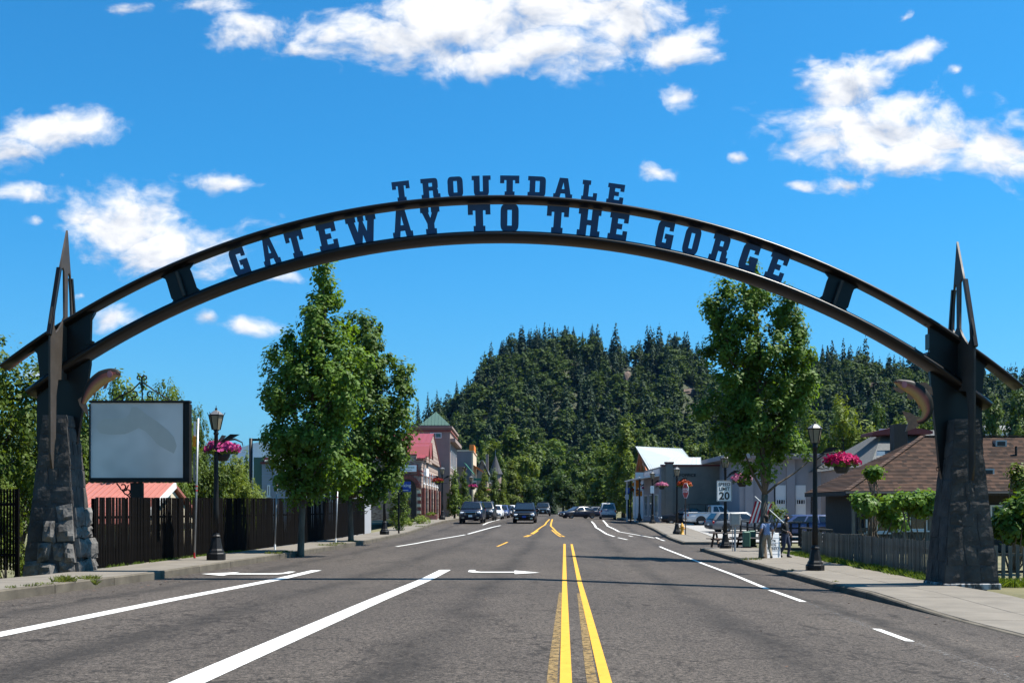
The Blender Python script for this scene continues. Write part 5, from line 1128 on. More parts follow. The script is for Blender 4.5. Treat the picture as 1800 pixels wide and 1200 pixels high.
# ---- right side
def law_office():
    Y = 108.5; x0, x1 = X_(1163, Y), X_(1291, Y); z = gz(x0, Y) - .05; root = thing('office_building', 'low beige office with red coping and black lettering on its side wall', 'building', ((x0 + x1) / 2, Y, z)); o = root.location; zt = T_(819, Y)
    box_part(root, 'wall', x0, x1, Y, Y + 14, z, zt, 'beige_stucco'); box_part(root, 'pilaster', x0 + .35, x0 + 1.1, Y - .12, Y + .2, z, zt + .25, 'beige_stucco'); box_part(root, 'plinth', x0 - .03, x1, Y - .06, Y + .1, z, z + .55, 'dark_red_trim')
    for (a, b, dz) in ((x0 - .1, x0 + .35, 0), (x0 + .28, x0 + 1.16, .25), (x0 + 1.1, x1, 0)): box_part(root, 'coping', a, b, Y - .18 - dz * .1, Y + .3, zt + dz, zt + dz + .16, 'dark_red_trim')
    text('lettering', 'LAW', .40, M['sign_black'], root, Matrix.Translation(-o) @ FR((X_(1188.5, Y) , Y - .03, T_(835, Y))), .05, .012, 1.1); text('lettering', 'OFFICE', .40, M['sign_black'], root, Matrix.Translation(-o) @ FR((X_(1210.5, Y) , Y - .03, T_(835, Y))), .05, .012, 1.1)
    fx = x0; box_part(root, 'front', fx - .15, fx, Y + .2, Y + 13.8, z, zt - .2, 'siding_grey')
    for k in range(3): win(root, (fx - .16, Y + 2.5 + k * 4.3, z + 1.7), 2.6, 2.2, (-1, 0), 'white_trim', sill=False)
    slab(root, 'porch_roof', (fx - 2.2, Y + .5, T_(841, Y)), (fx - 2.2, Y + 13.5, T_(841, Y)), (fx - .1, Y + 13.5, T_(836, Y)), (fx - .1, Y + .5, T_(836, Y)), .12, 'white_trim')
    for k in range(4): MB(o).bar((fx - 2, Y + 1 + k * 4, z), (fx - 2, Y + 1 + k * 4, T_(841, Y)), .14).build('porch_post', M['white_trim' if k % 2 else 'dark_wood'], root)
law_office()
def white_gable():
    Y0, Y1 = 128, 146; xf = XU(9.3, 137); z = gz(xf, Y0); root = thing('gabled_hall', 'hall with white standing seam roof and orange timber gable', 'building', (xf + 5, Y0, z)); o = root.location
    ze, zr = T_(831, Y0), T_(785, 140); ym = 140; xr = X_(1212, 134); xl = X_(1143, Y0) - 1.0; x2 = X_(1117, ym)
    seam_roof(root, (X_(1144, Y0), Y0, ze), (X_(1222, Y0), Y0, T_(818, Y0)), (X_(1199, ym), ym, T_(789, ym)), (x2, ym, zr), 'white_metal', 22)
    seam_roof(root, (X_(1139, 152), 152, ze), (X_(1210, 152), 152, ze), (X_(1199, ym), ym + .03, T_(789, ym)), (x2, ym + .03, zr), 'white_metal', 10)
    box_part(root, 'wall', xf + .5, xr, Y0 + .5, 151, z, ze - .2, 'white_trim')
    g = [(x2 + .6, ym - .4, zr - .5), (X_(1144, Y0) - .2, Y0 + .5, ze - .2), (x2 + 1.2, 151, ze - .2)]
    for a, b in ((0, 1), (1, 2), (2, 0)): MB(o).bar(g[a], g[b], .35, .45).build('truss_beam', M['timber_orange'], root)
    mid = (Vector(g[1]) + Vector(g[2])) / 2; MB(o).bar(mid, g[0], .3).build('truss_beam', M['timber_orange'], root); MB(o).bar(mid.lerp(Vector(g[1]), .55), Vector(g[0]).lerp(Vector(g[1]), .5), .25).build('truss_beam', M['timber_orange'], root)
    box_part(root, 'beam', X_(1117, 136), X_(1140, 136), 135.6, 136.2, T_(838, 136), T_(828, 136), 'timber_orange')
    box_part(root, 'fascia', X_(1117, 129), X_(1163, 129), 128.6, 129.2, T_(842, 129), T_(830, 129), 'white_trim')
    # lower white side roof
    seam_roof(root, (X_(1160, 124), 124, T_(822, 124)), (X_(1233, 124), 124, T_(822, 124)), (X_(1233, 127), 127.5, T_(804, 127)), (X_(1182, 127), 127.5, T_(804, 127)), 'white_metal', 8)
white_gable()
def lavender():
    Y = 99; x0, x1 = X_(1300, Y), X_(1462, Y); z = gz(x0, Y) - .1; root = thing('garage_building', 'pale lavender garage building with flat canopy behind the right maple', 'building', ((x0 + x1) / 2, Y, z)); o = root.location; zt = T_(806, Y)
    box_part(root, 'wall', x0, x1, Y, Y + 12, z, zt, 'lavender_stucco'); box_part(root, 'canopy', X_(1236, Y + 12), X_(1470, Y), Y - 1.2, Y + 13, zt + .01, T_(799, Y) + .05, 'lavender_stucco'); box_part(root, 'canopy_edge', X_(1315, Y), X_(1462, Y), Y - 1.3, Y - 1.16, zt - .08, zt + .28, 'tan_stucco')
    for px in (1316, 1352, 1389): box_part(root, 'pilaster', X_(px - 7, Y), X_(px + 7, Y), Y - .3, Y, z, zt, 'lavender_stucco')
    for px in (1372, 1407):
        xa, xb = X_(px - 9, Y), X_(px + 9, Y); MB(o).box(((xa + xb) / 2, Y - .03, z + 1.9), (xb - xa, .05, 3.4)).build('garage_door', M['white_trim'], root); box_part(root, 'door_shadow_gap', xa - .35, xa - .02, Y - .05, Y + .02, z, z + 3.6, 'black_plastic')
        win(root, ((xa + xb) / 2, Y - .06, z + 2.15), .85, .5, (0, -1), 'white_trim', mull=3, sill=False)
    box_part(root, 'side_door', X_(1425, Y), X_(1434, Y), Y - .05, Y, z, z + 2.9, 'window_glass'); box_part(root, 'column', X_(1440, Y), X_(1446, Y), Y - 1.0, Y - .6, z, zt, 'white_trim')
lavender()
# house with brown shingle hip roof: shingle courses are real steps
def shingle_mat():
    m = mk('brown_shingle', (0.12, 0.075, 0.055), 0.95, 0.2, 3, coords='World', spec=.1); t = m.node_tree; b = t.nodes['Principled BSDF']; L = t.links.new
    ge = t.nodes.new('ShaderNodeNewGeometry'); mp_ = t.nodes.new('ShaderNodeMapping'); mp_.inputs['Scale'].default_value = (4.4, 0, 9.5); L(ge.outputs['Position'], mp_.inputs[0])
    sp_ = t.nodes.new('ShaderNodeVectorMath'); sp_.operation = 'FLOOR'
    # tabs of uneven width: jitter the columns per course
    w = t.nodes.new('ShaderNodeTexWhiteNoise'); w.noise_dimensions = '3D'
    sx = t.nodes.new('ShaderNodeSeparateXYZ'); L(mp_.outputs[0], sx.inputs[0]); fl = t.nodes.new('ShaderNodeMath'); fl.operation = 'FLOOR'; L(sx.outputs[2], fl.inputs[0])
    w1 = t.nodes.new('ShaderNodeTexWhiteNoise'); w1.noise_dimensions = '1D'; L(fl.outputs[0], w1.inputs['W']); ad = t.nodes.new('ShaderNodeMath'); ad.operation = 'ADD'; L(sx.outputs[0], ad.inputs[0]); L(w1.outputs['Value'], ad.inputs[1])
    f2 = t.nodes.new('ShaderNodeMath'); f2.operation = 'FLOOR'; L(ad.outputs[0], f2.inputs[0]); cb = t.nodes.new('ShaderNodeCombineXYZ'); L(f2.outputs[0], cb.inputs[0]); L(fl.outputs[0], cb.inputs[1]); L(cb.outputs[0], w.inputs['Vector'])
    r = t.nodes.new('ShaderNodeValToRGB'); L(w.outputs['Value'], r.inputs[0]); r.color_ramp.elements[0].color = (.046, .035, .030, 1); r.color_ramp.elements[1].color = (.118, .072, .053, 1)
    for l in list(b.inputs['Base Color'].links): t.links.remove(l)
    L(r.outputs[0], b.inputs['Base Color'])
shingle_mat()
def courses(root, quad, n, mat, name='roof_slope'):
    """a,b eave, c,d ridge: stepped courses; quad may be a triangle (c == d)"""
    a, b, c, d = map(Vector, quad); nn = (b - a).cross(((c + d) / 2) - a).normalized(); nn = nn if nn.z > 0 else -nn
    V = []; F = []; mb = MB(root.location)
    for i in range(n):
        k0, k1 = i / n, (i + 1) / n; p0, q0 = a.lerp(d, k0), b.lerp(c, k0); p1, q1 = a.lerp(d, k1), b.lerp(c, k1)
        mb.add([p0, q0, p0 + nn * .035, q0 + nn * .035, p1 + nn * .004, q1 + nn * .004], [(0, 1, 3, 2), (2, 3, 5, 4)])
    return mb.build(name, M[mat], root, fix=False)
def brown_house():
    Y0, Y1 = 53, 60.6; z = -.25; x0, x1 = X_(1488, Y0), 32.0; root = thing('bungalow', 'bungalow with brown shingle hip roof and dark porch', 'building', ((x0 + x1) / 2, Y0, z)); o = root.location
    ze, ym = T_(863, Y0), 56.8; zr = T_(767, ym); xr = X_(1622, ym)
    E = [(x0, Y0, ze), (x1, Y0, ze), (x1, Y1, ze), (x0, Y1, ze)]; Rg = [(xr, ym, zr), (x1, ym, zr)]
    courses(root, (E[0], E[1], Rg[1], Rg[0]), 40, 'brown_shingle'); courses(root, (E[3], E[0], Rg[0], Rg[0]), 40, 'brown_shingle'); courses(root, (E[2], E[3], Rg[0], Rg[1]), 40, 'brown_shingle')
    # hip and ridge caps piece by piece
    for a, b in ((E[0], Rg[0]), (Rg[0], Rg[1])):
        a, b = Vector(a), Vector(b); n = int((b - a).length / .3)
        for i in range(n): MB(o).bar(a.lerp(b, i / n) + Vector((0, 0, .05)), a.lerp(b, (i + 1) / n) + Vector((0, 0, .035)), .26, .03).build('ridge_tile', M['brown_shingle'], root)
    box_part(root, 'fascia', x0 + .02, x1, Y0 + .02, Y0 + .12, ze - .2, ze - .01, 'dark_wood'); box_part(root, 'gutter', x0 - .04, x1, Y0 - .1, Y0 + .01, ze - .1, ze + .0, 'tan_stucco'); box_part(root, 'fascia', x0 + .0, x0 + .1, Y0 + .14, Y1, ze - .2, ze - .01, 'dark_wood')
    box_part(root, 'wall', x0 + .9, x1 - .5, Y0 + 1.3, Y1 - .8, z, ze - .1, 'dark_wood')
    for i in range(28): MB(o).box((x0 + 1.0 + i * .16, Y0 + 1.27, z + 1.4), (.14, .05, 2.5)).build('board', M['old_wood'], root)
    for px in (1500, 1536, 1590): MB(o).box((X_(px, Y0 + .4), Y0 + .4, (z + ze - .2) / 2), (.14, .14, ze - .2 - z)).build('porch_post', M['old_wood'], root)
    win(root, (X_(1542, Y0 + 1.2), Y0 + 1.24, 1.35), 1.1, 1.4, (0, -1), 'white_trim'); win(root, (X_(1520, Y0 + 1.2), Y0 + 1.24, 1.4), .5, 1.2, (0, -1), 'old_wood', 'window_glass', 0); win(root, (X_(1600, Y0 + 1.2), Y0 + 1.24, 1.35), 1.6, 1.2, (0, -1), 'white_trim'); win(root, (X_(1770, Y0 + 1.2), Y0 + 1.24, 1.35), 1.6, 1.2, (0, -1), 'white_trim')
    # vents on the roof
    for (px, py, s_) in ((1757, 779, .55), (1734, 829, .6)):
        t = (863 - py) / 96; Y = lerp(Y0, ym, t * .97); q = W3(px, py, Y); MB(o).box(q, (s_, .4, .3)).build('roof_vent', M['galvanised'], root); MB(o).box(q + Vector((0, -.21, -.02)), (s_ * .7, .02, .2)).build('vent_opening', M['black_plastic'], root)
    q = W3(1786, 800, 55.4); MB(o).tube([q - Vector((0, 0, .2)), q + Vector((0, 0, .45))], .06, 8).build('flue', M['black_metal'], root)
    return root
brown_house()
r_ = thing('grey_roofed_house', 'house with pale grey shingle hip roof and vents behind the brown bungalow', 'building', (X_(1600, 82), 82, -.2)); box_part(r_, 'wall', X_(1536, 82), X_(1690, 82), 82.6, 96, -.2, T_(818, 82), 'tan_stucco')
_e = [(X_(1530, 82), 82, T_(818, 82)), (X_(1700, 82), 82, T_(818, 82)), (X_(1700, 92), 92, T_(756, 92)), (X_(1552, 92), 92, T_(756, 92))]
courses(r_, _e, 36, 'grey_shingle'); courses(r_, ((_e[0][0], 100, _e[0][2]), _e[0], _e[3], _e[3]), 36, 'grey_shingle')
for (px, py) in ((1552, 757), (1581, 775), (1601, 759), (1548, 797)):
    q = W3(px, py, 83.2 if py > 790 else (86 if py > 770 else 89)); MB(r_.location).box(q, (.5, .4, .32)).build('roof_vent', M['white_trim'], r_)
ch = X_(1592, 84); box_part(r_, 'chimney', ch - .5, ch + .5, 85, 86, T_(800, 85), T_(745, 85), 'dark_wood')
poly_part(r_, 'dormer', [W3(1534, 759, 88), W3(1588, 747, 88), W3(1640, 757, 88), W3(1640, 762, 88), W3(1534, 764, 88)], (0, 3, 0), 'dark_red_trim')
gable_house('small white house among trees above the bungalow roof', X_(1747, 190), X_(1785, 190), 190, 198, 6, T_(757, 190), T_(746, 190), 'white_trim', 'grey_shingle', 'x')
gable_house('red gabled roof far behind the blue information sign', X_(1196, 175), X_(1240, 175), 175, 185, 1, T_(830, 175), T_(815, 175), 'white_trim', 'grey_shingle', 'x')
# low timber deck with ramp rails in front of the bungalow
def deck():
    z = -.12; root = thing('timber_deck', 'dark timber deck and ramp rails left of the picket fence', 'deck', (14.2, 52, z)); o = root.location; m = M['dark_wood']
    def rail(p, q, n, h=1.0):
        p, q = Vector(p), Vector(q)
        for i in range(n + 1):
            a = p.lerp(q, i / n); MB(o).bar(a, a + Vector((0, 0, h)), .1).build('rail_post', m, root)
        MB(o).bar(p + Vector((0, 0, h)), q + Vector((0, 0, h)), .14, .07).build('top_rail', M['old_wood'], root)
        for k in (.25, .5, .75): MB(o).bar(p + Vector((0, 0, h * k)), q + Vector((0, 0, h * k)), .05, .08).build('rail_board', m, root)
    P = lambda px, Y: Vector((X_(px, Y), Y, z))
    rail(P(1302, 66), P(1340, 60), 3, 1.15); rail(P(1345, 58), P(1420, 58), 5, 1.2); rail(P(1408, 56), P(1462, 50.5), 3, .95); rail(P(1440, 51), P(1530, 50), 4, .75)
    for i in range(10): MB(o).box((X_(1385, 60) + 0, 58.5 + i * .32, z + .35), (5.6, .29, .05)).build('deck_board', m, root)
deck()
def picnic():
    Y = 60; c = W3(1280, 932, Y); z = gz(c.x, Y); root = thing('picnic_table', 'dark brown picnic table behind the speed limit lamp', 'table', (c.x, Y, z), R(6)); m = M['rusty_brown']
    for i in range(5): MB().box((0, -.32 + i * .16, .76), (1.9, .145, .045)).build('board', m, root)
    for s in (-1, 1):
        for j in range(2): MB().box((0, s * (.66 + j * .15), .45), (1.9, .135, .04)).build('seat_board', m, root)
        MB().bar((s * .7, -.7, 0), (s * .7, -.2, .74), .09).build('leg', m, root); MB().bar((s * .7, .7, 0), (s * .7, .2, .74), .09).build('leg', m, root); MB().bar((s * .7, -.78, .41), (s * .7, .78, .41), .06).build('brace', m, root)
picnic()
# flag on the deck rail
def flag():
    Y = 49.5; base = W3(1385, 925, Y); root = thing('flag', 'striped red and white flag on a slanted pole behind the maple trunk', 'flag', base); tip = W3(1327, 872, Y) - base
    mb = MB(); mb.tube([(0, 0, 0), tip], .018, 6); mb.build('pole', M['white_gloss'], root)
    mk('flag_red', (0.42, 0.015, 0.03), 0.8, 0.05, 3); mk('flag_white', (0.72, 0.72, 0.72), 0.8, 0.03, 3); mk('flag_blue', (0.02, 0.035, 0.15), 0.8, 0.05, 3)
    c0 = W3(1328, 878, Y) - base; n = 9
    for i in range(n):
        pts = []
        for k in range(6):
            t = k / 5; x0 = i / n; x1 = (i + 1) / n
            f = lambda s: c0 + Vector((s * .75 - .28 * t - .02, -.06 * math.sin(s * 9 + t * 3), -.05 - t * .98 - .22 * s * (1 - t) + .1 * s))
            pts.append((f(x0), f(x1)))
        mb = MB()
        for k in range(5): mb.add([pts[k][0], pts[k][1], pts[k + 1][1], pts[k + 1][0]], [(0, 1, 2, 3)])
        mb.build('stripe', M['flag_red' if i % 2 == 0 else 'flag_white'], root, fix=False)
    mb = MB(); f = lambda s, t: c0 + Vector((s * .75 - .28 * t - .02, -.06 * math.sin(s * 9 + t * 3) - .008, -.05 - t * .98 - .22 * s * (1 - t) + .1 * s))
    mb.add([f(.55, 0), f(1, 0), f(1, .38), f(.55, .38)], [(0, 1, 2, 3)]); mb.build('canton', M['flag_blue'], root, fix=False)
flag()
# ------------------------------------------------------------------ vehicles
def paint(name, col, rough=.28): return M.get(name) or mk(name, col, rough, 0.04, 2, coat=0.12, spec=.25)
paint('paint_black', (0.006, 0.007, 0.010)); paint('paint_navy', (0.010, 0.014, 0.028)); paint('paint_silver', (0.12, 0.13, 0.145)); paint('paint_white', (0.55, 0.56, 0.57), .35); paint('paint_blue', (0.03, 0.05, 0.12)); paint('paint_graphite', (0.022, 0.025, 0.03))
# body side profiles (x from front bumper 0 to rear 1, fractions of length; z in metres), half widths
KINDS = {
 'suv':     dict(L=5.0, W=2.0, H=1.85, bonnet=(.02, 1.08, .27, 1.18), belt=1.22, cab=(.26, .36, .93, .985), rise=1.15, wb=(.19, .79), wr=.39),
 'minivan': dict(L=5.0, W=1.98, H=1.75, bonnet=(.02, .88, .20, 1.06), belt=1.12, cab=(.17, .36, .93, .985), rise=1.05, wb=(.19, .79), wr=.34),
 'sedan':   dict(L=4.8, W=1.83, H=1.45, bonnet=(.02, .76, .27, .93), belt=.95, cab=(.25, .40, .70, .87), rise=.98, wb=(.19, .77), wr=.33),
 'wagon':   dict(L=4.7, W=1.8, H=1.5, bonnet=(.02, .78, .26, .94), belt=.96, cab=(.25, .38, .90, .98), rise=.98, wb=(.19, .77), wr=.33),
 'van':     dict(L=5.0, W=1.95, H=2.0, bonnet=(.02, .95, .15, 1.12), belt=1.18, cab=(.12, .25, .97, .995), rise=1.15, wb=(.18, .78), wr=.34),
 'pickup':  dict(L=5.2, W=1.85, H=1.75, bonnet=(.02, .98, .27, 1.07), belt=1.08, cab=(.27, .37, .585, .60), rise=1.05, wb=(.17, .77), wr=.39),
}
def vehicle(kind, name, label, cat, loc, heading, pm, plate=True, extra=None):
    """heading: direction the nose points, degrees (0 = +X, -90 = towards the camera)"""
    K = KINDS[kind]; L, Wd, H = K['L'], K['W'], K['H']; hw = Wd / 2; root = thing(name, label, cat, loc, R(heading)); P_ = M[pm]
    X = lambda f: L * (.5 - f)
    zb = .28 if kind in ('suv', 'pickup') else .2
    bx0, bz0, bx1, bz1 = K['bonnet']; belt = K['belt']; c0, c1, c2, c3 = K['cab']
    # lower body: lofted stations (fraction, top z, half width, bottom z)
    bed = kind == 'pickup'
    st = [(0.0, bz0 - .18, hw * .80, zb + .18), (bx0, bz0, hw * .90, zb + .04), (.07, lerp(bz0, bz1, .35), hw * .97, zb), (lerp(.07, bx1, .6), lerp(bz0, bz1, .8), hw, zb), (bx1, bz1, hw, zb), (.5, belt, hw, zb), (.75, belt + .02, hw, zb), (.93, belt + (.02 if kind != 'sedan' else .0), hw * .985, zb + .02), (.985, belt - .06, hw * .95, zb + .08), (1.0, belt - .25, hw * .9, zb + .2)]
    n = 14; mb = MB(); mb.smooth = True; vs = []
    for (f, zt, w, z0) in st:
        h = zt - z0; sec = [(-.80, 0), (-.95, .08), (-1, .3), (-1.0, .62), (-.955, .86), (-.86, .985), (-.4, 1.02), (.4, 1.02), (.86, .985), (.955, .86), (1.0, .62), (1, .3), (.95, .08), (.80, 0)]
        for (a, b) in sec: vs.append((X(f), a * w, z0 + b * h))
    fs = [(i * n + k, i * n + (k + 1) % n, (i + 1) * n + (k + 1) % n, (i + 1) * n + k) for i in range(len(st) - 1) for k in range(n)] + [tuple(range(n)), tuple((len(st) - 1) * n + k for k in range(n))]
    mb.add(vs, fs); body = mb.build('body', P_, root)
    # cabin
    zr = H; hb, ht = hw * .955, hw * .76; z0 = belt - .03
    def cab_pt(f0, f1, s, t):   # along length between rear/front rakes
        return Vector((0, 0, 0))
    bot = [(X(c0), hb * .93), (X(c0) - .25, hb), (X(c3) + .15, hb), (X(c3), hb * .93)]; top = [(X(c1), ht * .9), (X(c1) - .2, ht), (X(c2) + .15, ht), (X(c2), ht * .92)]
    mb = MB(); mb.smooth = True; vs = [(x, y, z0) for x, y in bot] + [(x, -y, z0) for x, y in bot[::-1]]; vt = [(x, y, zr - .06) for x, y in top] + [(x, -y, zr - .06) for x, y in top[::-1]]; vr = [(x * .96 + .04 * (X(c1) + X(c2)) / 2, y * .86, zr) for x, y, z in vt]
    mb.add(vs + vt + vr, [(k, (k + 1) % 8, 8 + (k + 1) % 8, 8 + k) for k in range(8)] + [(8 + k, 8 + (k + 1) % 8, 16 + (k + 1) % 8, 16 + k) for k in range(8)] + [tuple(range(16, 24))]); cab = mb.build('cabin', P_, root)
    def pane(name_, a, b, c, d, ins=.07, out=.012):
        a, b, c, d = map(Vector, (a, b, c, d)); nn = (b - a).cross(d - a).normalized(); ce = (a + b + c + d) / 4
        if nn.dot(ce - Vector((0, 0, belt))) < 0 and abs(nn.z) < .99:
            nn = -nn
        q = [p + (ce - p).normalized() * ins + nn * out for p in (a, b, c, d)]
        MB().prism(q, -nn * .02).build(name_, M['car_glass'], cab)
    zt = zr - .07; zc = z0 + .05
    pane('windscreen', (X(c0), hb * .93, zc), (X(c0), -hb * .93, zc), (X(c1), -ht * .9, zt), (X(c1), ht * .9, zt))
    pane('rear_window', (X(c3), -hb * .93, zc), (X(c3), hb * .93, zc), (X(c2), ht * .92, zt), (X(c2), -ht * .92, zt), ins=.1)
    nwin = 1 if bed else (3 if kind in ('suv', 'minivan', 'van', 'wagon') else 2)
    if bed: nwin = 2
    for s in (-1, 1):
        xb0, xb1 = X(c0) - .25, X(c3) + .15; xt0, xt1 = X(c1) - .2, X(c2) + .15
        for i in range(nwin):
            k0, k1 = i / nwin, (i + 1) / nwin
            pane('side_window', (lerp(xb0, xb1, k0), s * hb, zc), (lerp(xb0, xb1, k1), s * hb, zc), (lerp(xt0, xt1, k1), s * ht, zt), (lerp(xt0, xt1, k0), s * ht, zt), ins=.06)
        MB().box((X(c0) - .35, s * (hw + .1), belt + .06), (.16, .2, .15)).build('mirror', P_ if pm != 'paint_white' else M['black_plastic'], root, bevel=.03)
        # lights
        MB().box((X(.012), s * hw * .70, bz0 - .19), (.16, hw * .34, .16), -s * .25).build('headlight', M['head_light'], root, bevel=.03)
        MB().box((X(.985), s * hw * .84, belt - .2), (.1, .2, .32 if kind in ('suv', 'van', 'minivan') else .2)).build('taillight', M['tail_light'], root, bevel=.02)
        MB().box((X(.002), s * hw * .62, zb + .2), (.08, .22, .09)).build('fog_light', M['chrome'], root)
        for f in K['wb']:
            w = thing('wheel', None, None, (X(f), s * (hw - .11), K['wr'])); w.parent = root
            for d in ('label', 'category'):
                if d in w: del w[d]
            r = K['wr']; t = MB(); t.smooth = True
            prf = [(r * .62, -.11), (r * .95, -.11), (r, -.07), (r, .07), (r * .95, .11), (r * .62, .11)]; vs = []; nn = 20
            for (rr_, yy) in prf:
                for k in range(nn): vs.append((rr_ * math.cos(2 * math.pi * k / nn), yy * 1.0, rr_ * math.sin(2 * math.pi * k / nn)))
            t.add(vs, [(i * nn + k, i * nn + (k + 1) % nn, (i + 1) * nn + (k + 1) % nn, (i + 1) * nn + k) for i in range(5) for k in range(nn)]); t.build('tyre', M['tyre'], w)
            t = MB(); t.add([(rr_ * math.cos(2 * math.pi * k / nn), s * yy, rr_ * math.sin(2 * math.pi * k / nn)) for (rr_, yy) in ((r * .64, .08), (r * .52, .04), (r * .2, .07)) for k in range(nn)], [(i * nn + k, i * nn + (k + 1) % nn, (i + 1) * nn + (k + 1) % nn, (i + 1) * nn + k) for i in range(2) for k in range(nn)] + [tuple(2 * nn + k for k in range(nn))]); t.build('rim', M['rim'], w)
            # dark wheel arch
            ar = MB(); pts = [(r * 1.17 * math.cos(math.pi * k / 10), r * 1.17 * math.sin(math.pi * k / 10)) for k in range(11)]
            ar.prism([(X(f) + a, s * (hw + .004), K['wr'] + b * .98) for a, b in pts], (0, -s * .2, 0)); ar.build('wheel_arch', M['black_plastic'], root)
    MB().box((X(.0), 0, bz0 - .24), (.07, hw * .95, .28)).build('grille', M['chrome' if kind == 'suv' else 'black_plastic'], root, bevel=.03)
    if kind == 'suv': MB().box((X(-.004), 0, bz0 - .24), (.06, hw * .85, .2)).build('grille_mesh', M['black_plastic'], root)
    MB().box((X(.01), 0, zb + .24), (.1, hw * 1.55, .16)).build('bumper', M['black_plastic'] if kind != 'pickup' else M['chrome'], root, bevel=.03); MB().box((X(.993), 0, zb + .26), (.12, hw * 1.7, .2)).build('bumper', M['chrome'] if kind == 'pickup' else M['black_plastic'], root, bevel=.03)
    if plate:
        MB().box((X(-.007), 0, zb + .34), (.02, .32, .16)).build('number_plate', M['sign_white' if kind != 'minivan' else 'sign_blue'], root); MB().box((X(1.002), 0, belt - .38), (.02, .32, .16)).build('number_plate', M['sign_white'], root)
    for s in (-1, 1):
        for f in (.37, .56): MB().box((X(f) - .1, s * (hw + .012), belt - .16), (.16, .03, .04)).build('door_handle', P_, root)
    if kind in ('suv', 'minivan'):
        for s in (-1, 1): MB().bar((X(c1) - .3, s * ht * .82, H + .03), (X(c2) + .3, s * ht * .82, H + .03), .04).build('roof_rail', M['black_plastic'], root)
    if extra: extra(root, X, hw, belt, H, P_)
    return root
def pickup_extra(root, X, hw, belt, H, P_):
    # open bed: dark well with rails, tailgate, ladder rack
    MB().box(((X(.62) + X(.97)) / 2, 0, belt + .025), (X(.62) - X(.97), hw * 1.66, .03)).build('bed_liner', M['black_plastic'], root)
    for s in (-1, 1): MB().box(((X(.61) + X(.985)) / 2, s * hw * .9, belt + .03), (X(.61) - X(.985), .12, .08)).build('bed_side', P_, root, bevel=.02)
    MB().box((X(.985), 0, belt + .02), (.08, hw * 1.7, .09)).build('tailgate', P_, root)
    for f in (.615, .97):
        for s in (-1, 1): MB().bar((X(f), s * hw * .88, belt), (X(f), s * hw * .88, H + .02), .05).build('rack_post', M['black_metal'], root)
        MB().bar((X(f), -hw * .88, H + .02), (X(f), hw * .88, H + .02), .05).build('rack_bar', M['black_metal'], root)
    for s in (-1, 1): MB().bar((X(.45), s * hw * .88, H + .06), (X(.97), s * hw * .88, H + .06), .05).build('rack_rail', M['black_metal'], root)
def van_extra(root, X, hw, belt, H, P_):
    MB().bar((X(1.0) - .005, 0, .5), (X(1.0) - .005, 0, belt), .02).build('door_seam', M['black_plastic'], root); MB().box((X(.95), 0, H + .05), (.2, .3, .08)).build('roof_light', M['galvanised'], root); MB().box((X(1.0) - .02, .25, belt - .1), (.03, .4, .08)).build('badge', M['sign_blue'], root)
def place(px, Y, zf=road_z): x = X_(px, Y); return (x, Y, zf(x, Y) + .012)
ROADH = math.degrees(math.atan2(-1, -SK))       # nose towards the camera along the road
G1 = 'cars parked along the left kerb'
vehicle('suv', 'parked_car', 'big black utility vehicle with chrome grille, nearest of the parked row', 'car', place(831, 98), ROADH, 'paint_navy')
vehicle('suv', 'parked_car', 'tall graphite utility vehicle parked right behind the nearest black one', 'car', place(853, 110), ROADH, 'paint_graphite')
vehicle('wagon', 'parked_car', 'white car parked third in the left row', 'car', place(870, 121), ROADH, 'paint_white')
vehicle('wagon', 'parked_car', 'dark blue car parked behind the white one in the left row', 'car', place(882, 133), ROADH, 'paint_blue')
vehicle('sedan', 'parked_car', 'black car parked near the end of the left row', 'car', place(890, 143), ROADH, 'paint_black')
vehicle('wagon', 'parked_car', 'white car second from the far end of the left row', 'car', place(896, 157), ROADH, 'paint_white')
vehicle('wagon', 'parked_car', 'far silver car closing the left parked row', 'car', place(904, 172), ROADH, 'paint_silver')
vehicle('minivan', 'moving_car', 'black minivan driving towards the arch left of the yellow lines', 'car', place(923, 99), ROADH, 'paint_black')
vehicle('suv', 'moving_car', 'dark utility vehicle following behind the black minivan', 'car', place(955, 157), ROADH, 'paint_graphite')
vehicle('sedan', 'moving_car', 'dark blue saloon turning across the street at the crest', 'car', place(1018, 136), 180 + 24, 'paint_navy')
vehicle('wagon', 'parked_car', 'silver car half hidden between the turning saloon and the white van', 'car', place(1047, 156), 185, 'paint_silver')
vehicle('van', 'parked_van', 'white van seen from behind at the right kerb', 'van', place(1068, 140), 90 - 2.6, 'paint_white', extra=van_extra)
vehicle('pickup', 'pickup_truck', 'white pickup truck with black ladder rack on the gravel lot', 'pickup truck', place(1256, 99, gz), 4, 'paint_white', extra=pickup_extra)
vehicle('sedan', 'parked_car', 'black saloon parked behind the white pickup', 'car', place(1206, 105, gz), 180, 'paint_black')
vehicle('wagon', 'parked_car', 'grey estate car behind the speed limit lamp', 'car', place(1298, 84, gz), 12, 'paint_silver')
vehicle('wagon', 'parked_car', 'blue grey car behind the timber deck rails', 'car', place(1408, 78, gz), 176, 'paint_blue')
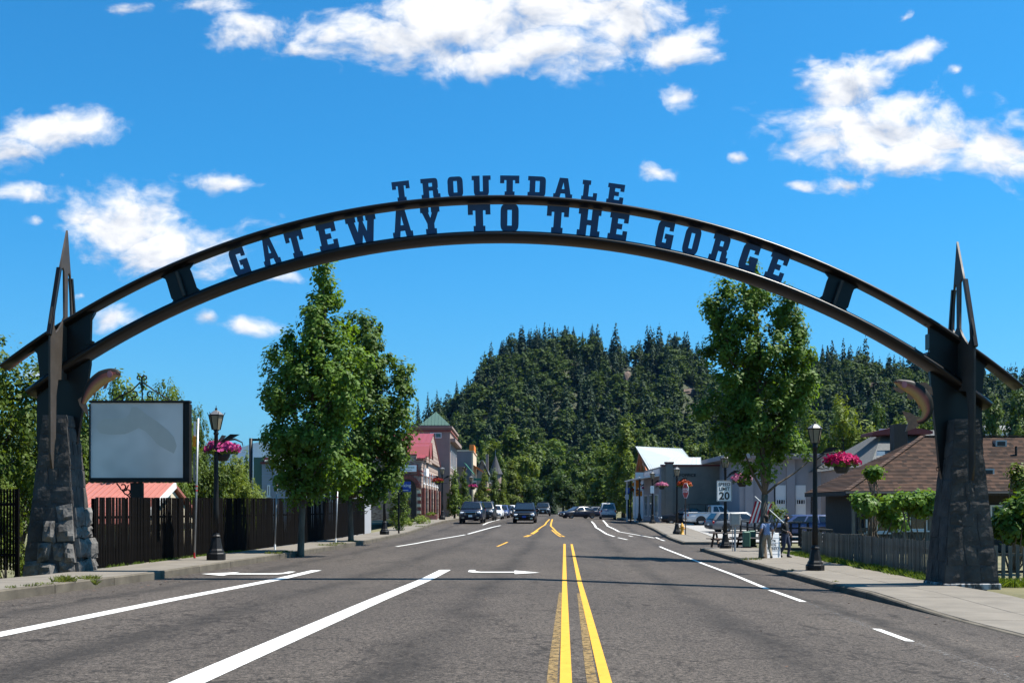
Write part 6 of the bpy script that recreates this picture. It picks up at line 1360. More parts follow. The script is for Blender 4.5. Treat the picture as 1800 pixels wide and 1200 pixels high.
# ------------------------------------------------------------------ trees
def lobes_points(rng, lobes, n_cl, per, clr, shell=.55, zs=1.0):
    """lobes: (x,y,z,rx,ry,rz). leaf clusters through each lobe, denser towards its skin"""
    vol = np.array([l[3] * l[4] * l[5] for l in lobes]) ** .75; pr = vol / vol.sum(); idx = rng.choice(len(lobes), n_cl, p=pr); Lb = np.array(lobes)[idx]
    d = rng.normal(size=(n_cl, 3)); d /= np.linalg.norm(d, axis=1)[:, None]; r = np.where(rng.random(n_cl) < shell, rng.uniform(.72, 1.0, n_cl), rng.uniform(.2, .8, n_cl))
    spr = rng.random(n_cl) < .13; r = np.where(spr, rng.uniform(1.0, 1.28, n_cl), r); d[:, 2] = np.where(spr, np.abs(d[:, 2]) * .8 + .1, d[:, 2])
    C = Lb[:, :3] + d * r[:, None] * Lb[:, 3:6]
    n = n_cl * per; ci = np.repeat(np.arange(n_cl), per); e = rng.normal(size=(n, 3)); e /= np.linalg.norm(e, axis=1)[:, None]; rad = rng.random(n) ** .5
    cs = (clr * np.where(spr, rng.uniform(.4, .7, n_cl), rng.uniform(.55, 1.4, n_cl)))[ci]; P = C[ci] + e * (rad * cs)[:, None] * np.array([1, 1, zs]); Nn = e * .5 + d[ci] * .6 + rng.normal(size=(n, 3)) * .3 + np.array([0, 0, .55])
    return P, Nn, C
def limb(mb, pts, r0, r1, n=6):
    mb.tube(pts, [lerp(r0, r1, i / (len(pts) - 1)) for i in range(len(pts))], n)
def bent(p, q, rnd, k=4, amp=.12):
    p, q = Vector(p), Vector(q); L_ = (q - p).length; out = [p]
    for i in range(1, k): out.append(p.lerp(q, i / k) + Vector((rnd.uniform(-1, 1), rnd.uniform(-1, 1), rnd.uniform(-.3, .6))) * amp * L_ * .5)
    out.append(q); return out
def big_tree(name, label, cat, base, lobes, n_cl, per, clr, leaf, mat, trunk_r, fork_z, seed, bark='bark', lean=(0, 0), asp=.62, group=None, zs=1.15):
    """base world; lobes local metres"""
    rng = np.random.default_rng(seed); rnd = random.Random(seed); root = thing(name, label, cat, base, group=group)
    P, Nn, C = lobes_points(rng, lobes, n_cl, per, clr, zs=zs); V = leafquads(P, Nn, rng.uniform(.65, 1.35, len(P)) * leaf, rng, asp); mobj('crown', quadmesh('crown', V), M[mat], root)
    mb = MB(); mb.smooth = True; fk = Vector((lean[0], lean[1], fork_z)); mb.tube([(0, 0, -.1), (lean[0] * .1, 0, .12), (lean[0] * .35, lean[1] * .4, fork_z * .45), fk], [trunk_r * 1.5, trunk_r * 1.15, trunk_r, trunk_r * .9], 10)
    top = max(lobes, key=lambda l: l[2] + l[5]); pts = bent(fk, (top[0], top[1], top[2] + top[5] * .5), rnd, 5, .05); limb(mb, pts, trunk_r * .8, .02)
    for l in lobes:
        a = pts[min(4, max(0, int((l[2] - fork_z) / max(top[2] + top[5] - fork_z, .1) * 3.2)))]; c = Vector(l[:3]); limb(mb, bent(a, c, rnd, 3, .1), trunk_r * .42, .02)
        for _ in range(4): q = C[rnd.randrange(len(C))]; 
    for _ in range(26):
        q = Vector(C[rnd.randrange(len(C))]); l = min(lobes, key=lambda l: (Vector(l[:3]) - q).length); limb(mb, bent(l[:3], q, rnd, 2, .1), .03, .008, 4)
    mb.build('trunk', M[bark], root, fix=False); return root
def px_lobes(base, Y, lob, dep=1.0):
    k = Y / 2000; out = []
    for (px, py, rx, ry, *dz) in lob:
        c = W3(px, py, Y); out.append((c.x - base[0], (dz[0] if dz else 0.0), c.z - base[2], rx * k * .9, rx * k * dep + .25, ry * k * .9))
    return out
def street_base(px, py, Y): x = X_(px, Y); return (x, Y, gz(x, Y))
b = street_base(528, 962, 44.0)
big_tree('maple_tree', 'tall maple with pointed top on the left pavement, nearer of the pair', 'tree', b, px_lobes(b, 44, [(568, 485, 16, 34), (575, 520, 26, 30), (556, 565, 34, 40), (548, 600, 40, 50), (597, 600, 42, 50, .4), (515, 610, 18, 30), (505, 650, 42, 52), (490, 715, 36, 55), (470, 700, 16, 30), (560, 670, 60, 80), (600, 660, 50, 80, -.3), (548, 765, 66, 70), (500, 790, 40, 48), (545, 830, 48, 40), (590, 780, 46, 60, -.5), (565, 875, 26, 22), (505, 838, 34, 30), (535, 862, 40, 24), (600, 700, 50, 60, -.8), (610, 840, 36, 34, -.3)]), 470, 80, .40, .165, 'leaf_maple', .12, 2.4, 31, lean=(.12, 0))
b = street_base(617, 945, 58.0)
big_tree('maple_tree', 'bushy maple on the left pavement, farther of the pair', 'tree', b, px_lobes(b, 58, [(640, 590, 30, 36), (655, 620, 34, 40), (620, 580, 22, 30), (648, 660, 46, 60), (706, 660, 18, 28), (700, 695, 24, 36), (715, 730, 18, 28), (690, 750, 40, 54), (650, 740, 60, 75), (700, 800, 26, 30), (620, 790, 58, 62), (660, 830, 44, 34), (610, 850, 44, 30), (650, 868, 40, 22), (600, 700, 40, 60), (690, 840, 28, 22)]), 450, 70, .47, .19, 'leaf_maple', .13, 2.2, 32, lean=(-.05, 0))
b = street_base(1340, 975, 46.0)
big_tree('maple_tree', 'tall maple rising through the arch on the right pavement', 'tree', b, px_lobes(b, 46, [(1272, 512, 20, 26), (1255, 548, 22, 30), (1318, 478, 12, 26), (1330, 520, 34, 40), (1300, 560, 44, 50), (1375, 545, 28, 40), (1400, 580, 20, 36), (1398, 625, 34, 46), (1268, 610, 34, 44), (1330, 640, 66, 80), (1412, 680, 26, 40), (1388, 700, 40, 60), (1285, 690, 42, 60), (1235, 722, 16, 12), (1330, 740, 62, 60), (1295, 770, 44, 40), (1365, 775, 48, 44), (1335, 815, 44, 32), (1420, 812, 18, 12)]), 460, 80, .40, .165, 'leaf_maple', .145, 2.6, 33, lean=(.1, 0))
# prototypes for the planted and background trees (copied with their parts)
def proto_deciduous(seed, mat, shape='round', n_cl=200, per=40, leaf=.4, bark='bark_dark'):
    rng = np.random.default_rng(seed); rnd = random.Random(seed); lobes = []; H = 10.0
    if shape == 'round':
        for k in range(11): a = rnd.uniform(0, 6.28); rr_ = rnd.uniform(.4, 2.6); lobes.append((rr_ * math.cos(a), rr_ * math.sin(a), rnd.uniform(3.2, 8.2), rnd.uniform(1.1, 1.9), rnd.uniform(1.1, 1.9), rnd.uniform(1.0, 1.7)))
        lobes.append((0, 0, 8.6, 1.5, 1.5, 1.3))
    elif shape == 'column':
        for k in range(9): a = rnd.uniform(0, 6.28); h = 1.8 + k * .95; rr_ = .55 * (1 - abs(k - 3) / 9); lobes.append((rr_ * math.cos(a), rr_ * math.sin(a), h, 1.25 * (1.15 - k / 10), 1.25 * (1.15 - k / 10), 1.2))
    elif shape == 'willow':
        for k in range(13): a = rnd.uniform(0, 6.28); rr_ = rnd.uniform(.8, 3.3); lobes.append((rr_ * math.cos(a), rr_ * math.sin(a), rnd.uniform(2.2, 7.6) * (1.1 - rr_ * .1), rnd.uniform(.9, 1.5), rnd.uniform(.9, 1.5), rnd.uniform(1.2, 2.0)))
        lobes.append((0, 0, 8.4, 1.4, 1.4, 1.4))
    root = bpy.data.objects.new('tree', None)
    P, Nn, C = lobes_points(rng, lobes, n_cl, per, .62, zs=1.9 if shape == 'willow' else 1.1); V = leafquads(P, Nn, rng.uniform(.6, 1.4, len(P)) * leaf, rng, .3 if shape == 'willow' else .62)
    cm = quadmesh('crown', V); cm.materials.append(M[mat]); mb = MB(); mb.smooth = True; mb.tube([(0, 0, -.3), (0, 0, 1.5), (.1, .05, 4), (0, 0, 8)], [.26, .2, .15, .03], 8)
    for l in lobes: limb(mb, bent((0, 0, max(1.8, l[2] * .55)), l[:3], rnd, 3, .1), .09, .02, 5)
    tm = mb.mesh('trunk'); tm.materials.append(M[bark]); return cm, tm
def proto_conifer(seed, mat='leaf_conifer', n=1500, H=10.0, size=.5):
    """whorled fir: drooping sprays in a stepped cone"""
    rng = np.random.default_rng(seed); t = 1 - np.sqrt(rng.random(n)) * .985; t = np.clip(t, 0, .985); nt_ = 9 + seed % 4; ph = (t * nt_) % 1.0; rmax = 2.1 * rng.uniform(.85, 1.1)
    r = rmax * (1 - t) ** .9 * (1 - .42 * ph) + .05; a = rng.random(n) * 6.283; lob = 1 + .22 * np.sin(a * 3 + np.floor(t * nt_) * 1.7) + .12 * np.sin(a * 7 + t * 30); rr_ = r * lob * rng.uniform(.45, 1.0, n) ** .6
    P = np.stack([np.cos(a) * rr_, np.sin(a) * rr_, H * (.05 + .93 * t) - .22 * rr_], 1); Nn = np.stack([np.cos(a) * .7, np.sin(a) * .7, np.full(n, .75)], 1) + rng.normal(size=(n, 3)) * .35
    V = leafquads(P, Nn, size * (.55 + .6 * (1 - t)) * rng.uniform(.7, 1.4, n), rng, .6); tip = np.array([[0, 0, H * 1.0], [.07, 0, H * .95], [0, 0, H * .9], [-.07, 0, H * .95]]); V = np.concatenate([V, tip])
    cm = quadmesh('crown', V); cm.materials.append(M[mat]); mb = MB(); mb.tube([(0, 0, -.3), (0, 0, H * .97)], [.16, .01], 6); tm = mb.mesh('trunk'); tm.materials.append(M['bark_dark']); return cm, tm
PD = {'near_mid': [proto_deciduous(s, 'leaf_mid', 'round', 420, 46, .21) for s in (141, 142)], 'near_light': [proto_deciduous(s, 'leaf_light', 'round', 420, 46, .21) for s in (143, 144)], 'round_mid': [proto_deciduous(s, 'leaf_mid') for s in (41, 42, 43)], 'round_dark': [proto_deciduous(s, 'leaf_dark') for s in (44, 45, 46)], 'round_light': [proto_deciduous(s, 'leaf_light') for s in (47, 48)], 'column_mid': [proto_deciduous(s, 'leaf_mid', 'column', 190, 40, .3) for s in (49, 50)], 'column_light': [proto_deciduous(s, 'leaf_light', 'column', 190, 40, .3) for s in (51, 52)], 'willow': [proto_deciduous(53, 'leaf_light', 'willow', 330, 50, .42)], 'conifer': [proto_conifer(s) for s in (61, 62, 63, 64)]}
_cnt = [0]
def plant(kind, label, x, y, z, h, w=None, name='tree', group=None, rz=None):
    _cnt[0] += 1; rnd = random.Random(_cnt[0] * 17); cm, tm = PD[kind][_cnt[0] % len(PD[kind])]
    root = thing(name, label, 'tree', (x, y, z), rz if rz is not None else rnd.uniform(0, 6.28), group); s = h / 10.0; sw = (w / (4.6 if kind == 'conifer' else (3.0 if 'column' in kind else 7.2))) if w else s; root.scale = (sw, sw, s)
    mobj('crown', cm, None, root); mobj('trunk', tm, None, root); return root
def plant_px(kind, label, px, ptop, Y, wpx, z=None, **k):
    x = X_(px, Y); z = gz(x, Y) if z is None else z; h = (T_(ptop, Y) - z) / .985; return plant(kind, label, x, Y, z, h, wpx * Y / 2000, **k)
# left side behind the fence and signboard
plant_px('near_mid', 'large green tree at the left edge behind the short slat fence', -50, 590, 46, 300, z=-2.3); plant_px('near_mid', 'green tree filling the gap left of the rugged pier', 40, 720, 56, 150, z=-2.3); plant_px('near_light', 'yellow green shrub tree behind the short slat fence', 10, 852, 38, 110, z=-2.2)
plant_px('near_mid', 'leafy tree just above the signboard scrolls', 225, 655, 50, 190, z=-2.3); plant_px('near_mid', 'leafy tree rising behind the right half of the signboard', 300, 672, 56, 130, z=-2.3); plant_px('near_mid', 'dark leafy tree behind the pier side of the signboard', 160, 690, 60, 150, z=-2.3)
plant_px('near_mid', 'narrow green tree between the signboard and the magenta basket', 345, 715, 66, 70, z=-2.3); plant_px('near_mid', 'green tree behind the magenta basket lamp', 345, 770, 60, 150, z=-2.3); plant_px('near_light', 'light green bushy tree behind the fence right of the magenta basket', 410, 800, 66, 120, z=-2.3); plant_px('near_light', 'low light green bush beside the dark traffic pole', 425, 838, 60, 90, z=-2.3); plant_px('column_mid', 'small green tree beside the dark traffic pole', 432, 800, 90, 30, z=-1.5)
plant_px('near_mid', 'dark shrub tree behind the signboard post', 265, 858, 50, 110, z=-2.3)
# small street trees in front of the left shops
for (px, top, Y, wpx, kd, lab) in ((799, 826, 112, 24, 'column_mid', 'small street tree by the tall tan building'), (815, 832, 128, 22, 'column_mid', 'small street tree by the low green awning'), (849, 832, 158, 26, 'column_light', 'small yellowish street tree in front of the orange awning'), (868, 830, 180, 26, 'column_mid', 'small street tree left of the far lamp post'), (884, 842, 150, 18, 'column_light', 'slim street tree behind the magenta basket row')):
    plant_px(kd, lab, px, top, Y, wpx, z=gz(XU(-11.4, Y), Y))
# trees closing the street
END = [('round_mid', 905, 752, 270, 110), ('round_mid', 880, 800, 235, 60), ('round_light', 925, 800, 240, 55), ('round_dark', 968, 800, 250, 80), ('round_dark', 1010, 795, 262, 90), ('round_mid', 945, 785, 300, 90), ('round_dark', 990, 825, 225, 70), ('round_mid', 1045, 790, 270, 80), ('round_mid', 1030, 830, 230, 60), ('round_dark', 1060, 800, 215, 60), ('column_light', 898, 815, 215, 40), ('round_light', 862, 775, 300, 60), ('round_dark', 935, 840, 218, 50), ('round_dark', 1000, 850, 205, 50), ('round_mid', 1105, 735, 300, 80), ('round_dark', 830, 790, 260, 70), ('round_dark', 1075, 770, 310, 80), ('round_mid', 975, 775, 340, 110), ('round_dark', 850, 768, 330, 80), ('round_mid', 1140, 770, 310, 80)]
ORD = 'first second third fourth fifth sixth seventh eighth ninth tenth eleventh twelfth thirteenth fourteenth fifteenth sixteenth seventeenth eighteenth nineteenth twentieth twenty-first twenty-second twenty-third twenty-fourth'.split()
for i, (kd, px, top, Y, wpx) in enumerate(sorted(END, key=lambda e: e[1])): plant_px(kd, '%s leafy tree from the left in the bank closing the street' % ORD[i], px, top, Y, wpx, z=.4, group='trees closing the end of the street')
plant_px('conifer', 'small brownish conifer in the road end beside the dark car', 972, 858, 190, 22, z=.55, name='conifer_tree')
plant_px('column_light', 'tall narrow yellow green tree left of the white gabled hall', 1096, 752, 165, 50, z=.5); plant_px('column_light', 'shorter narrow light tree left of the timber gable', 1106, 800, 158, 36, z=.5); plant_px('column_mid', 'narrow green tree behind the white van', 1062, 782, 190, 46, z=.5); plant_px('column_mid', 'narrow green tree right of the bank closing the street', 1080, 790, 180, 40, z=.5)
# right background
plant_px('willow', 'large lime green willow behind the lavender garage', 1482, 706, 120, 135, z=-.2); plant_px('round_mid', 'green tree behind the lavender garage left of the willow', 1425, 730, 135, 80, z=-.2); plant_px('round_mid', 'round green tree behind the white gabled hall', 1215, 775, 210, 90, z=1); plant_px('round_mid', 'green tree above the office roof', 1260, 765, 200, 80, z=1); plant_px('round_light', 'light green tree between office and hall roofs', 1185, 790, 190, 60, z=1)
plant_px('round_dark', 'dark round tree right of the willow', 1545, 712, 170, 60, z=0); plant_px('round_light', 'light green tree behind the grey shingle roof', 1590, 738, 150, 90, z=0); plant_px('round_mid', 'bright green tree right of the pier above the bungalow roof', 1748, 705, 160, 70, z=0); plant_px('round_dark', 'dark green tree at the right edge above the bungalow roof', 1790, 690, 170, 90, z=0); plant_px('round_mid', 'green tree behind the pier beside the far white house', 1715, 735, 150, 60, z=0); plant_px('round_mid', 'pale green tree beside the small white house', 1795, 748, 150, 50, z=0); plant_px('round_mid', 'green tree beside the trout tail', 1625, 720, 165, 60, z=0)
plant_px('round_dark', 'dark tree behind the right maple crown', 1320, 745, 220, 120, z=1); plant_px('round_dark', 'dark tree between maple crown and willow', 1380, 740, 230, 110, z=1)
# hedge and shrubs by the blue parking sign
def shrub(name, label, base, lobes, n_cl, per, clr, leaf, mat, seed, stems=5, asp=.62, cat='shrub', stemmat='bark'):
    rng = np.random.default_rng(seed); rnd = random.Random(seed); root = thing(name, label, cat, base); P, Nn, C = lobes_points(rng, lobes, n_cl, per, clr); V = leafquads(P, Nn, rng.uniform(.65, 1.35, len(P)) * leaf, rng, asp); mobj('foliage', quadmesh('foliage', V), M[mat], root)
    mb = MB(); mb.smooth = True
    for k in range(stems): q = Vector(C[rnd.randrange(len(C))]); limb(mb, bent((q.x * .25, q.y * .25, -.05), q, rnd, 4, .12), .035, .012, 5)
    mb.build('stems', M[stemmat], root, fix=False); return root
b = street_base(700, 925, 77.5); b = (X_(702, 78), 78, gz(X_(702, 78), 78)); shrub('hedge', 'clipped green hedge arch under the blue parking sign', b, [(0, 0, 1.0, .75, .6, 1.0), (-.1, 0, 2.2, .75, .6, .6), (.3, 0, 2.6, .5, .5, .4)], 130, 40, .25, .1, 'leaf_mid', 71)
b = (X_(722, 88), 88, gz(X_(722, 88), 88)); shrub('ground_cover', 'low bright green bed at the foot of the brick shop', b, [(-1, 0, .2, .9, 1.2, .35), (.5, 2, .25, .9, 1.5, .4), (-.2, -3, .2, .8, 1.2, .3)], 90, 40, .25, .11, 'leaf_light', 72)
# fig shrubs by the picket fence
def fig(px, py, Y, lob, lab, seed, n_cl=60, per=30, leaf=.165, mat='leaf_fig'):
    x = X_(px, Y); b = (x, Y, -.1); shrub('fig_shrub', lab, b, px_lobes(b, Y, lob), n_cl, per, .26, leaf, mat, seed, 9, .75, stemmat='bark')
fig(1520, 930, 40.5, [(1520, 888, 20, 16), (1560, 895, 22, 26), (1570, 915, 22, 18), (1510, 880, 14, 10)], 'big leaved fig shrub behind the picket fence', 81, 95); fig(1610, 925, 38, [(1600, 880, 24, 14), (1620, 890, 20, 20), (1580, 885, 14, 12), (1632, 878, 14, 12)], 'big leaved fig shrub beside the stone pier', 82, 80); fig(1780, 935, 36, [(1775, 915, 28, 34), (1795, 890, 22, 26), (1765, 930, 18, 24), (1800, 930, 30, 30)], 'dense fig shrub at the right edge behind the pickets', 83, 150); fig(1790, 870, 40, [(1795, 850, 12, 22), (1785, 830, 6, 14)], 'feathery pale shrub at the right edge', 84, 40, 24, .12, 'leaf_light')
fig(1538, 900, 42, [(1538, 832, 13, 9)], 'small lollipop sapling in front of the bungalow roof', 85, 22, 30, .15)
fig(1345, 915, 54, [(1350, 895, 12, 10), (1368, 900, 14, 8)], 'small bluish green bush on the deck behind the flag', 86, 24, 24, .12, 'leaf_mid')
# ------------------------------------------------------------------ wooded hills
RIDGE = [(600, 890), (660, 830), (720, 775), (760, 745), (800, 712), (830, 680), (855, 648), (878, 615), (900, 602), (940, 597), (1000, 597), (1045, 600), (1080, 612), (1115, 630), (1150, 614), (1190, 606), (1225, 628), (1250, 660), (1290, 690), (1340, 690), (1400, 655), (1440, 640), (1500, 634), (1545, 655), (1575, 672), (1610, 655), (1660, 660), (1720, 672), (1790, 690), (1900, 680), (2100, 700), (2400, 720)]
RX = [r[0] for r in RIDGE]; RYv = [r[1] + 20 for r in RIDGE]
def ridge_d(px): return float(np.interp(px, [560, 760, 1000, 1250, 1330, 1500, 1700, 2400], [620, 600, 600, 610, 560, 540, 520, 520]))
def hill_z(px, t):
    """t 0 at the foot .. 1 on the ridge .. 1.6 behind"""
    D = ridge_d(px); top = (891 - float(np.interp(px, RX, RYv))) / 2000 * D + ZC; foot = .3
    k = t if t <= 1 else max(0, 2 - t); s = k ** 0.85; return lerp(foot, top, s * s * (3 - 2 * s) * .45 + s * .55)
def hill_p(px, t):
    D = ridge_d(px); Y = lerp(D - 190, D, t); z = hill_z(px, t); n = mnoise.noise(Vector((px * .02, t * 4, 3))) * 5 * min(t, .9) * (1 if t < .9 else 0); return Vector(((px - 900) / 2000 * Y, Y, z + n))
mk('hill_soil', (0.022, 0.036, 0.012), 0.95, 0.4, .05, coords='World', col2=(0.045, 0.05, 0.022))
pxs = list(range(540, 2420, 20)); ts = [0, .12, .25, .4, .55, .7, .82, .92, 1.0, 1.15, 1.4, 1.7]
Vh = [hill_p(p, t) for t in ts for p in pxs]; nh = len(pxs); hill = mobj('hill', npmesh('hill', Vh, [(j * nh + i, j * nh + i + 1, (j + 1) * nh + i + 1, (j + 1) * nh + i) for j in range(len(ts) - 1) for i in range(nh - 1)], True), M['hill_soil']); tag(hill, kind='structure')
# far blue mountain
mk('mountain_forest', (0.03, 0.05, 0.035), 0.95, 0.3, .004, coords='World')
MT = [(-900, 800), (-400, 770), (0, 800), (150, 790), (260, 800), (340, 795), (400, 786), (450, 776), (520, 785), (600, 790), (700, 800), (850, 815), (1100, 830)]
def mount(name, D, off, depth):
    V = []; xs_ = list(np.arange(-900, 1101, 12)); rows = [0, .3, .6, .85, 1, 1.3]
    for t in rows:
        for p in xs_:
            Y = D + depth * t; h = (891 - float(np.interp(p, [m[0] for m in MT], [m[1] for m in MT])) - off) / 2000 * (D + depth) * (t if t <= 1 else .6); h *= 1 + .12 * mnoise.noise(Vector((p * .02, t * 2, off * .1))) ; V.append(((p - 900) / 2000 * Y, Y, h))
    n = len(xs_); o = mobj(name, npmesh(name, V, [(j * n + i, j * n + i + 1, (j + 1) * n + i + 1, (j + 1) * n + i) for j in range(len(rows) - 1) for i in range(n - 1)], True), M['mountain_forest']); tag(o, kind='structure')
mount('mountain', 10500, 0, 1500); mount('mountain', 6000, 40, 900)
# rock outcrops on the hill face
mk('cliff_rock', (0.12, 0.085, 0.066), 0.95, 0.4, .6, coords='World', bump=.6)
def rock(lab, px, t, w, h, seed):
    rnd = random.Random(seed); p = hill_p(px, t); root = bpy.data.objects.new('rock_outcrop', None)
    b = bmesh.new(); bmesh.ops.create_icosphere(b, subdivisions=3, radius=1)
    for v in b.verts: n = mnoise.fractal(v.co * 1.4 + Vector((seed, 0, 0)), 1, 2, 4); v.co = Vector((v.co.x * w, v.co.y * 4, v.co.z * h)) * (1 + .35 * n)
    me = bpy.data.meshes.new('rock_outcrop'); b.to_mesh(me); b.free(); o = mobj('rock_outcrop', me, M['cliff_rock'], None, p + Vector((0, 1.5, -h * .1))); tag(o, lab, 'rock')
rock('bare pinkish cliff below the right shoulder of the central hill', 1103, .72, 4, 7, 3); rock('small bare rock near the top of the central hill', 1013, .86, 4, 2.5, 4); rock('bare pale rock on the ridge behind the trout', 1523, .66, 6, 8, 5); rock('small brown rock low on the right flank of the central hill', 1212, .62, 4, 2, 6)
# forest covering the hills: one mass, real leaf and branch faces
def forest():
    rng = np.random.default_rng(99); protos = []
    for s in range(3): cm, _ = proto_conifer(200 + s, n=520, size=.8); protos.append((np.array([v.co[:] for v in cm.vertices]), 0)); bpy.data.meshes.remove(cm)
    for s in range(3):
        lob = [(rng.uniform(-1.6, 1.6), rng.uniform(-1.6, 1.6), rng.uniform(3, 8.3), rng.uniform(1.1, 1.8), rng.uniform(1.1, 1.8), rng.uniform(1.1, 1.7)) for _ in range(9)] + [(0, 0, 8.6, 1.3, 1.3, 1.2)]
        P, Nn, C = lobes_points(rng, lob, 100, 10, .5, shell=.8); V = leafquads(P, Nn, rng.uniform(.6, 1.4, len(P)) * .58, rng, .75); protos.append((V, 1))
    for mat, kindsel, nm in (('leaf_conifer', 0, 'conifer_forest'), ('leaf_forest', 1, 'broadleaf_forest')):
        out = []
        r2 = np.random.default_rng(7 + kindsel); pool = [p for p, k in protos if k == kindsel]
        n = 620 if kindsel == 0 else 840
        for i in range(n):
            px = r2.uniform(720, 1830) if r2.random() < .97 else r2.uniform(700, 780); t = r2.uniform(0.0, 1.0) ** .8
            if kindsel == 1 and t > .8 and r2.random() < .75: continue
            if kindsel == 0 and t < .25 and r2.random() < .6: continue
            skip = False
            for (cx, ct, w, h) in ((1103, .66, 9, .12), (1523, .62, 12, .10), (1013, .83, 10, .06), (1212, .58, 10, .05)):
                if abs(px - cx) < w and -.16 < t - ct < h: skip = True
            if skip: continue
            p = hill_p(px, t); h = (r2.uniform(12, 22) if kindsel == 0 else r2.uniform(8, 17)) * (1 if t < .9 else .8); w = h / 10 * (r2.uniform(.85, 1.15) if kindsel == 0 else r2.uniform(1.0, 1.55)); a = r2.uniform(0, 6.28); V = pool[i % 3]; c, s = math.cos(a), math.sin(a)
            out.append(np.stack([(V[:, 0] * c - V[:, 1] * s) * w + p.x, (V[:, 0] * s + V[:, 1] * c) * w + p.y, V[:, 2] * h / 10 + p.z - .5], 1))
        V = np.concatenate(out); o = mobj(nm, quadmesh(nm, V), M[mat]); tag(o, 'dense dark conifers covering the hills behind the town' if kindsel == 0 else 'dense broadleaf wood covering the hills behind the town', 'forest', kind='stuff')
forest()
# firs that stand out on the skyline
SKY = [(735, 700, 30), (752, 688, 26), (768, 684, 26), (803, 668, 30), (822, 660, 26), (838, 645, 24), (862, 622, 30), (882, 598, 30), (896, 593, 26), (914, 580, 26), (930, 578, 28), (948, 576, 26), (972, 574, 24), (994, 572, 40), (1008, 572, 24), (1024, 582, 20), (1041, 568, 36), (1075, 592, 24), (1090, 598, 20), (1142, 592, 24), (1162, 582, 26), (1186, 584, 34), (1205, 594, 20), (1224, 602, 26), (1446, 608, 32), (1470, 615, 24), (1492, 609, 26), (1506, 614, 24), (1520, 625, 20), (1572, 622, 30), (1588, 626, 30), (1602, 636, 30), (1732, 652, 30), (1752, 666, 26), (1775, 664, 30), (1793, 656, 40)]
ORD = 'first second third fourth fifth sixth seventh eighth ninth tenth eleventh twelfth thirteenth fourteenth fifteenth sixteenth seventeenth eighteenth nineteenth twentieth twenty-first twenty-second twenty-third twenty-fourth'.split()
for i, (px, top, wpx) in enumerate(SKY):
    lab = ('%s dark fir from the left on the central hill skyline' % ORD[i]) if i < 24 else ('%s dark fir from the left on the skyline right of the maple' % ORD[i - 24])
    D = ridge_d(px); p = hill_p(px, .97); ptop = T_(top, p.y); h = max(ptop - p.z, 8) + 1.0; plant('conifer', lab, X_(px, p.y), p.y, p.z - 1.0, h / .985, wpx * p.y / 2000 * 1.0, name='fir_tree', group='firs along the hill skyline')
# ------------------------------------------------------------------ people
mk('skin', (0.38, 0.21, 0.14), 0.6, 0.08, 6); mk('hair_brown', (0.03, 0.018, 0.012), 0.8, 0.3, 30); mk('jacket_black', (0.008, 0.008, 0.009), 0.85, 0.2, 8); mk('jeans', (0.022, 0.032, 0.065), 0.85, 0.25, 9); mk('khaki', (0.24, 0.20, 0.14), 0.85, 0.15, 8); mk('shoe', (0.01, 0.009, 0.008), 0.6, 0.2, 8)
def check_cloth():
    m = mk('check_shirt', (0.16, 0.22, 0.38), 0.85, 0.1, 6); t = m.node_tree; b = t.nodes['Principled BSDF']; c = t.nodes.new('ShaderNodeTexChecker'); c.inputs['Scale'].default_value = 26; c.inputs[1].default_value = (.10, .15, .32, 1); c.inputs[2].default_value = (.34, .40, .52, 1)
    tcn = t.nodes.new('ShaderNodeTexCoord'); t.links.new(tcn.outputs['Object'], c.inputs[0])
    for l in list(b.inputs['Base Color'].links): t.links.remove(l)
    t.links.new(c.outputs[0], b.inputs['Base Color'])
check_cloth()
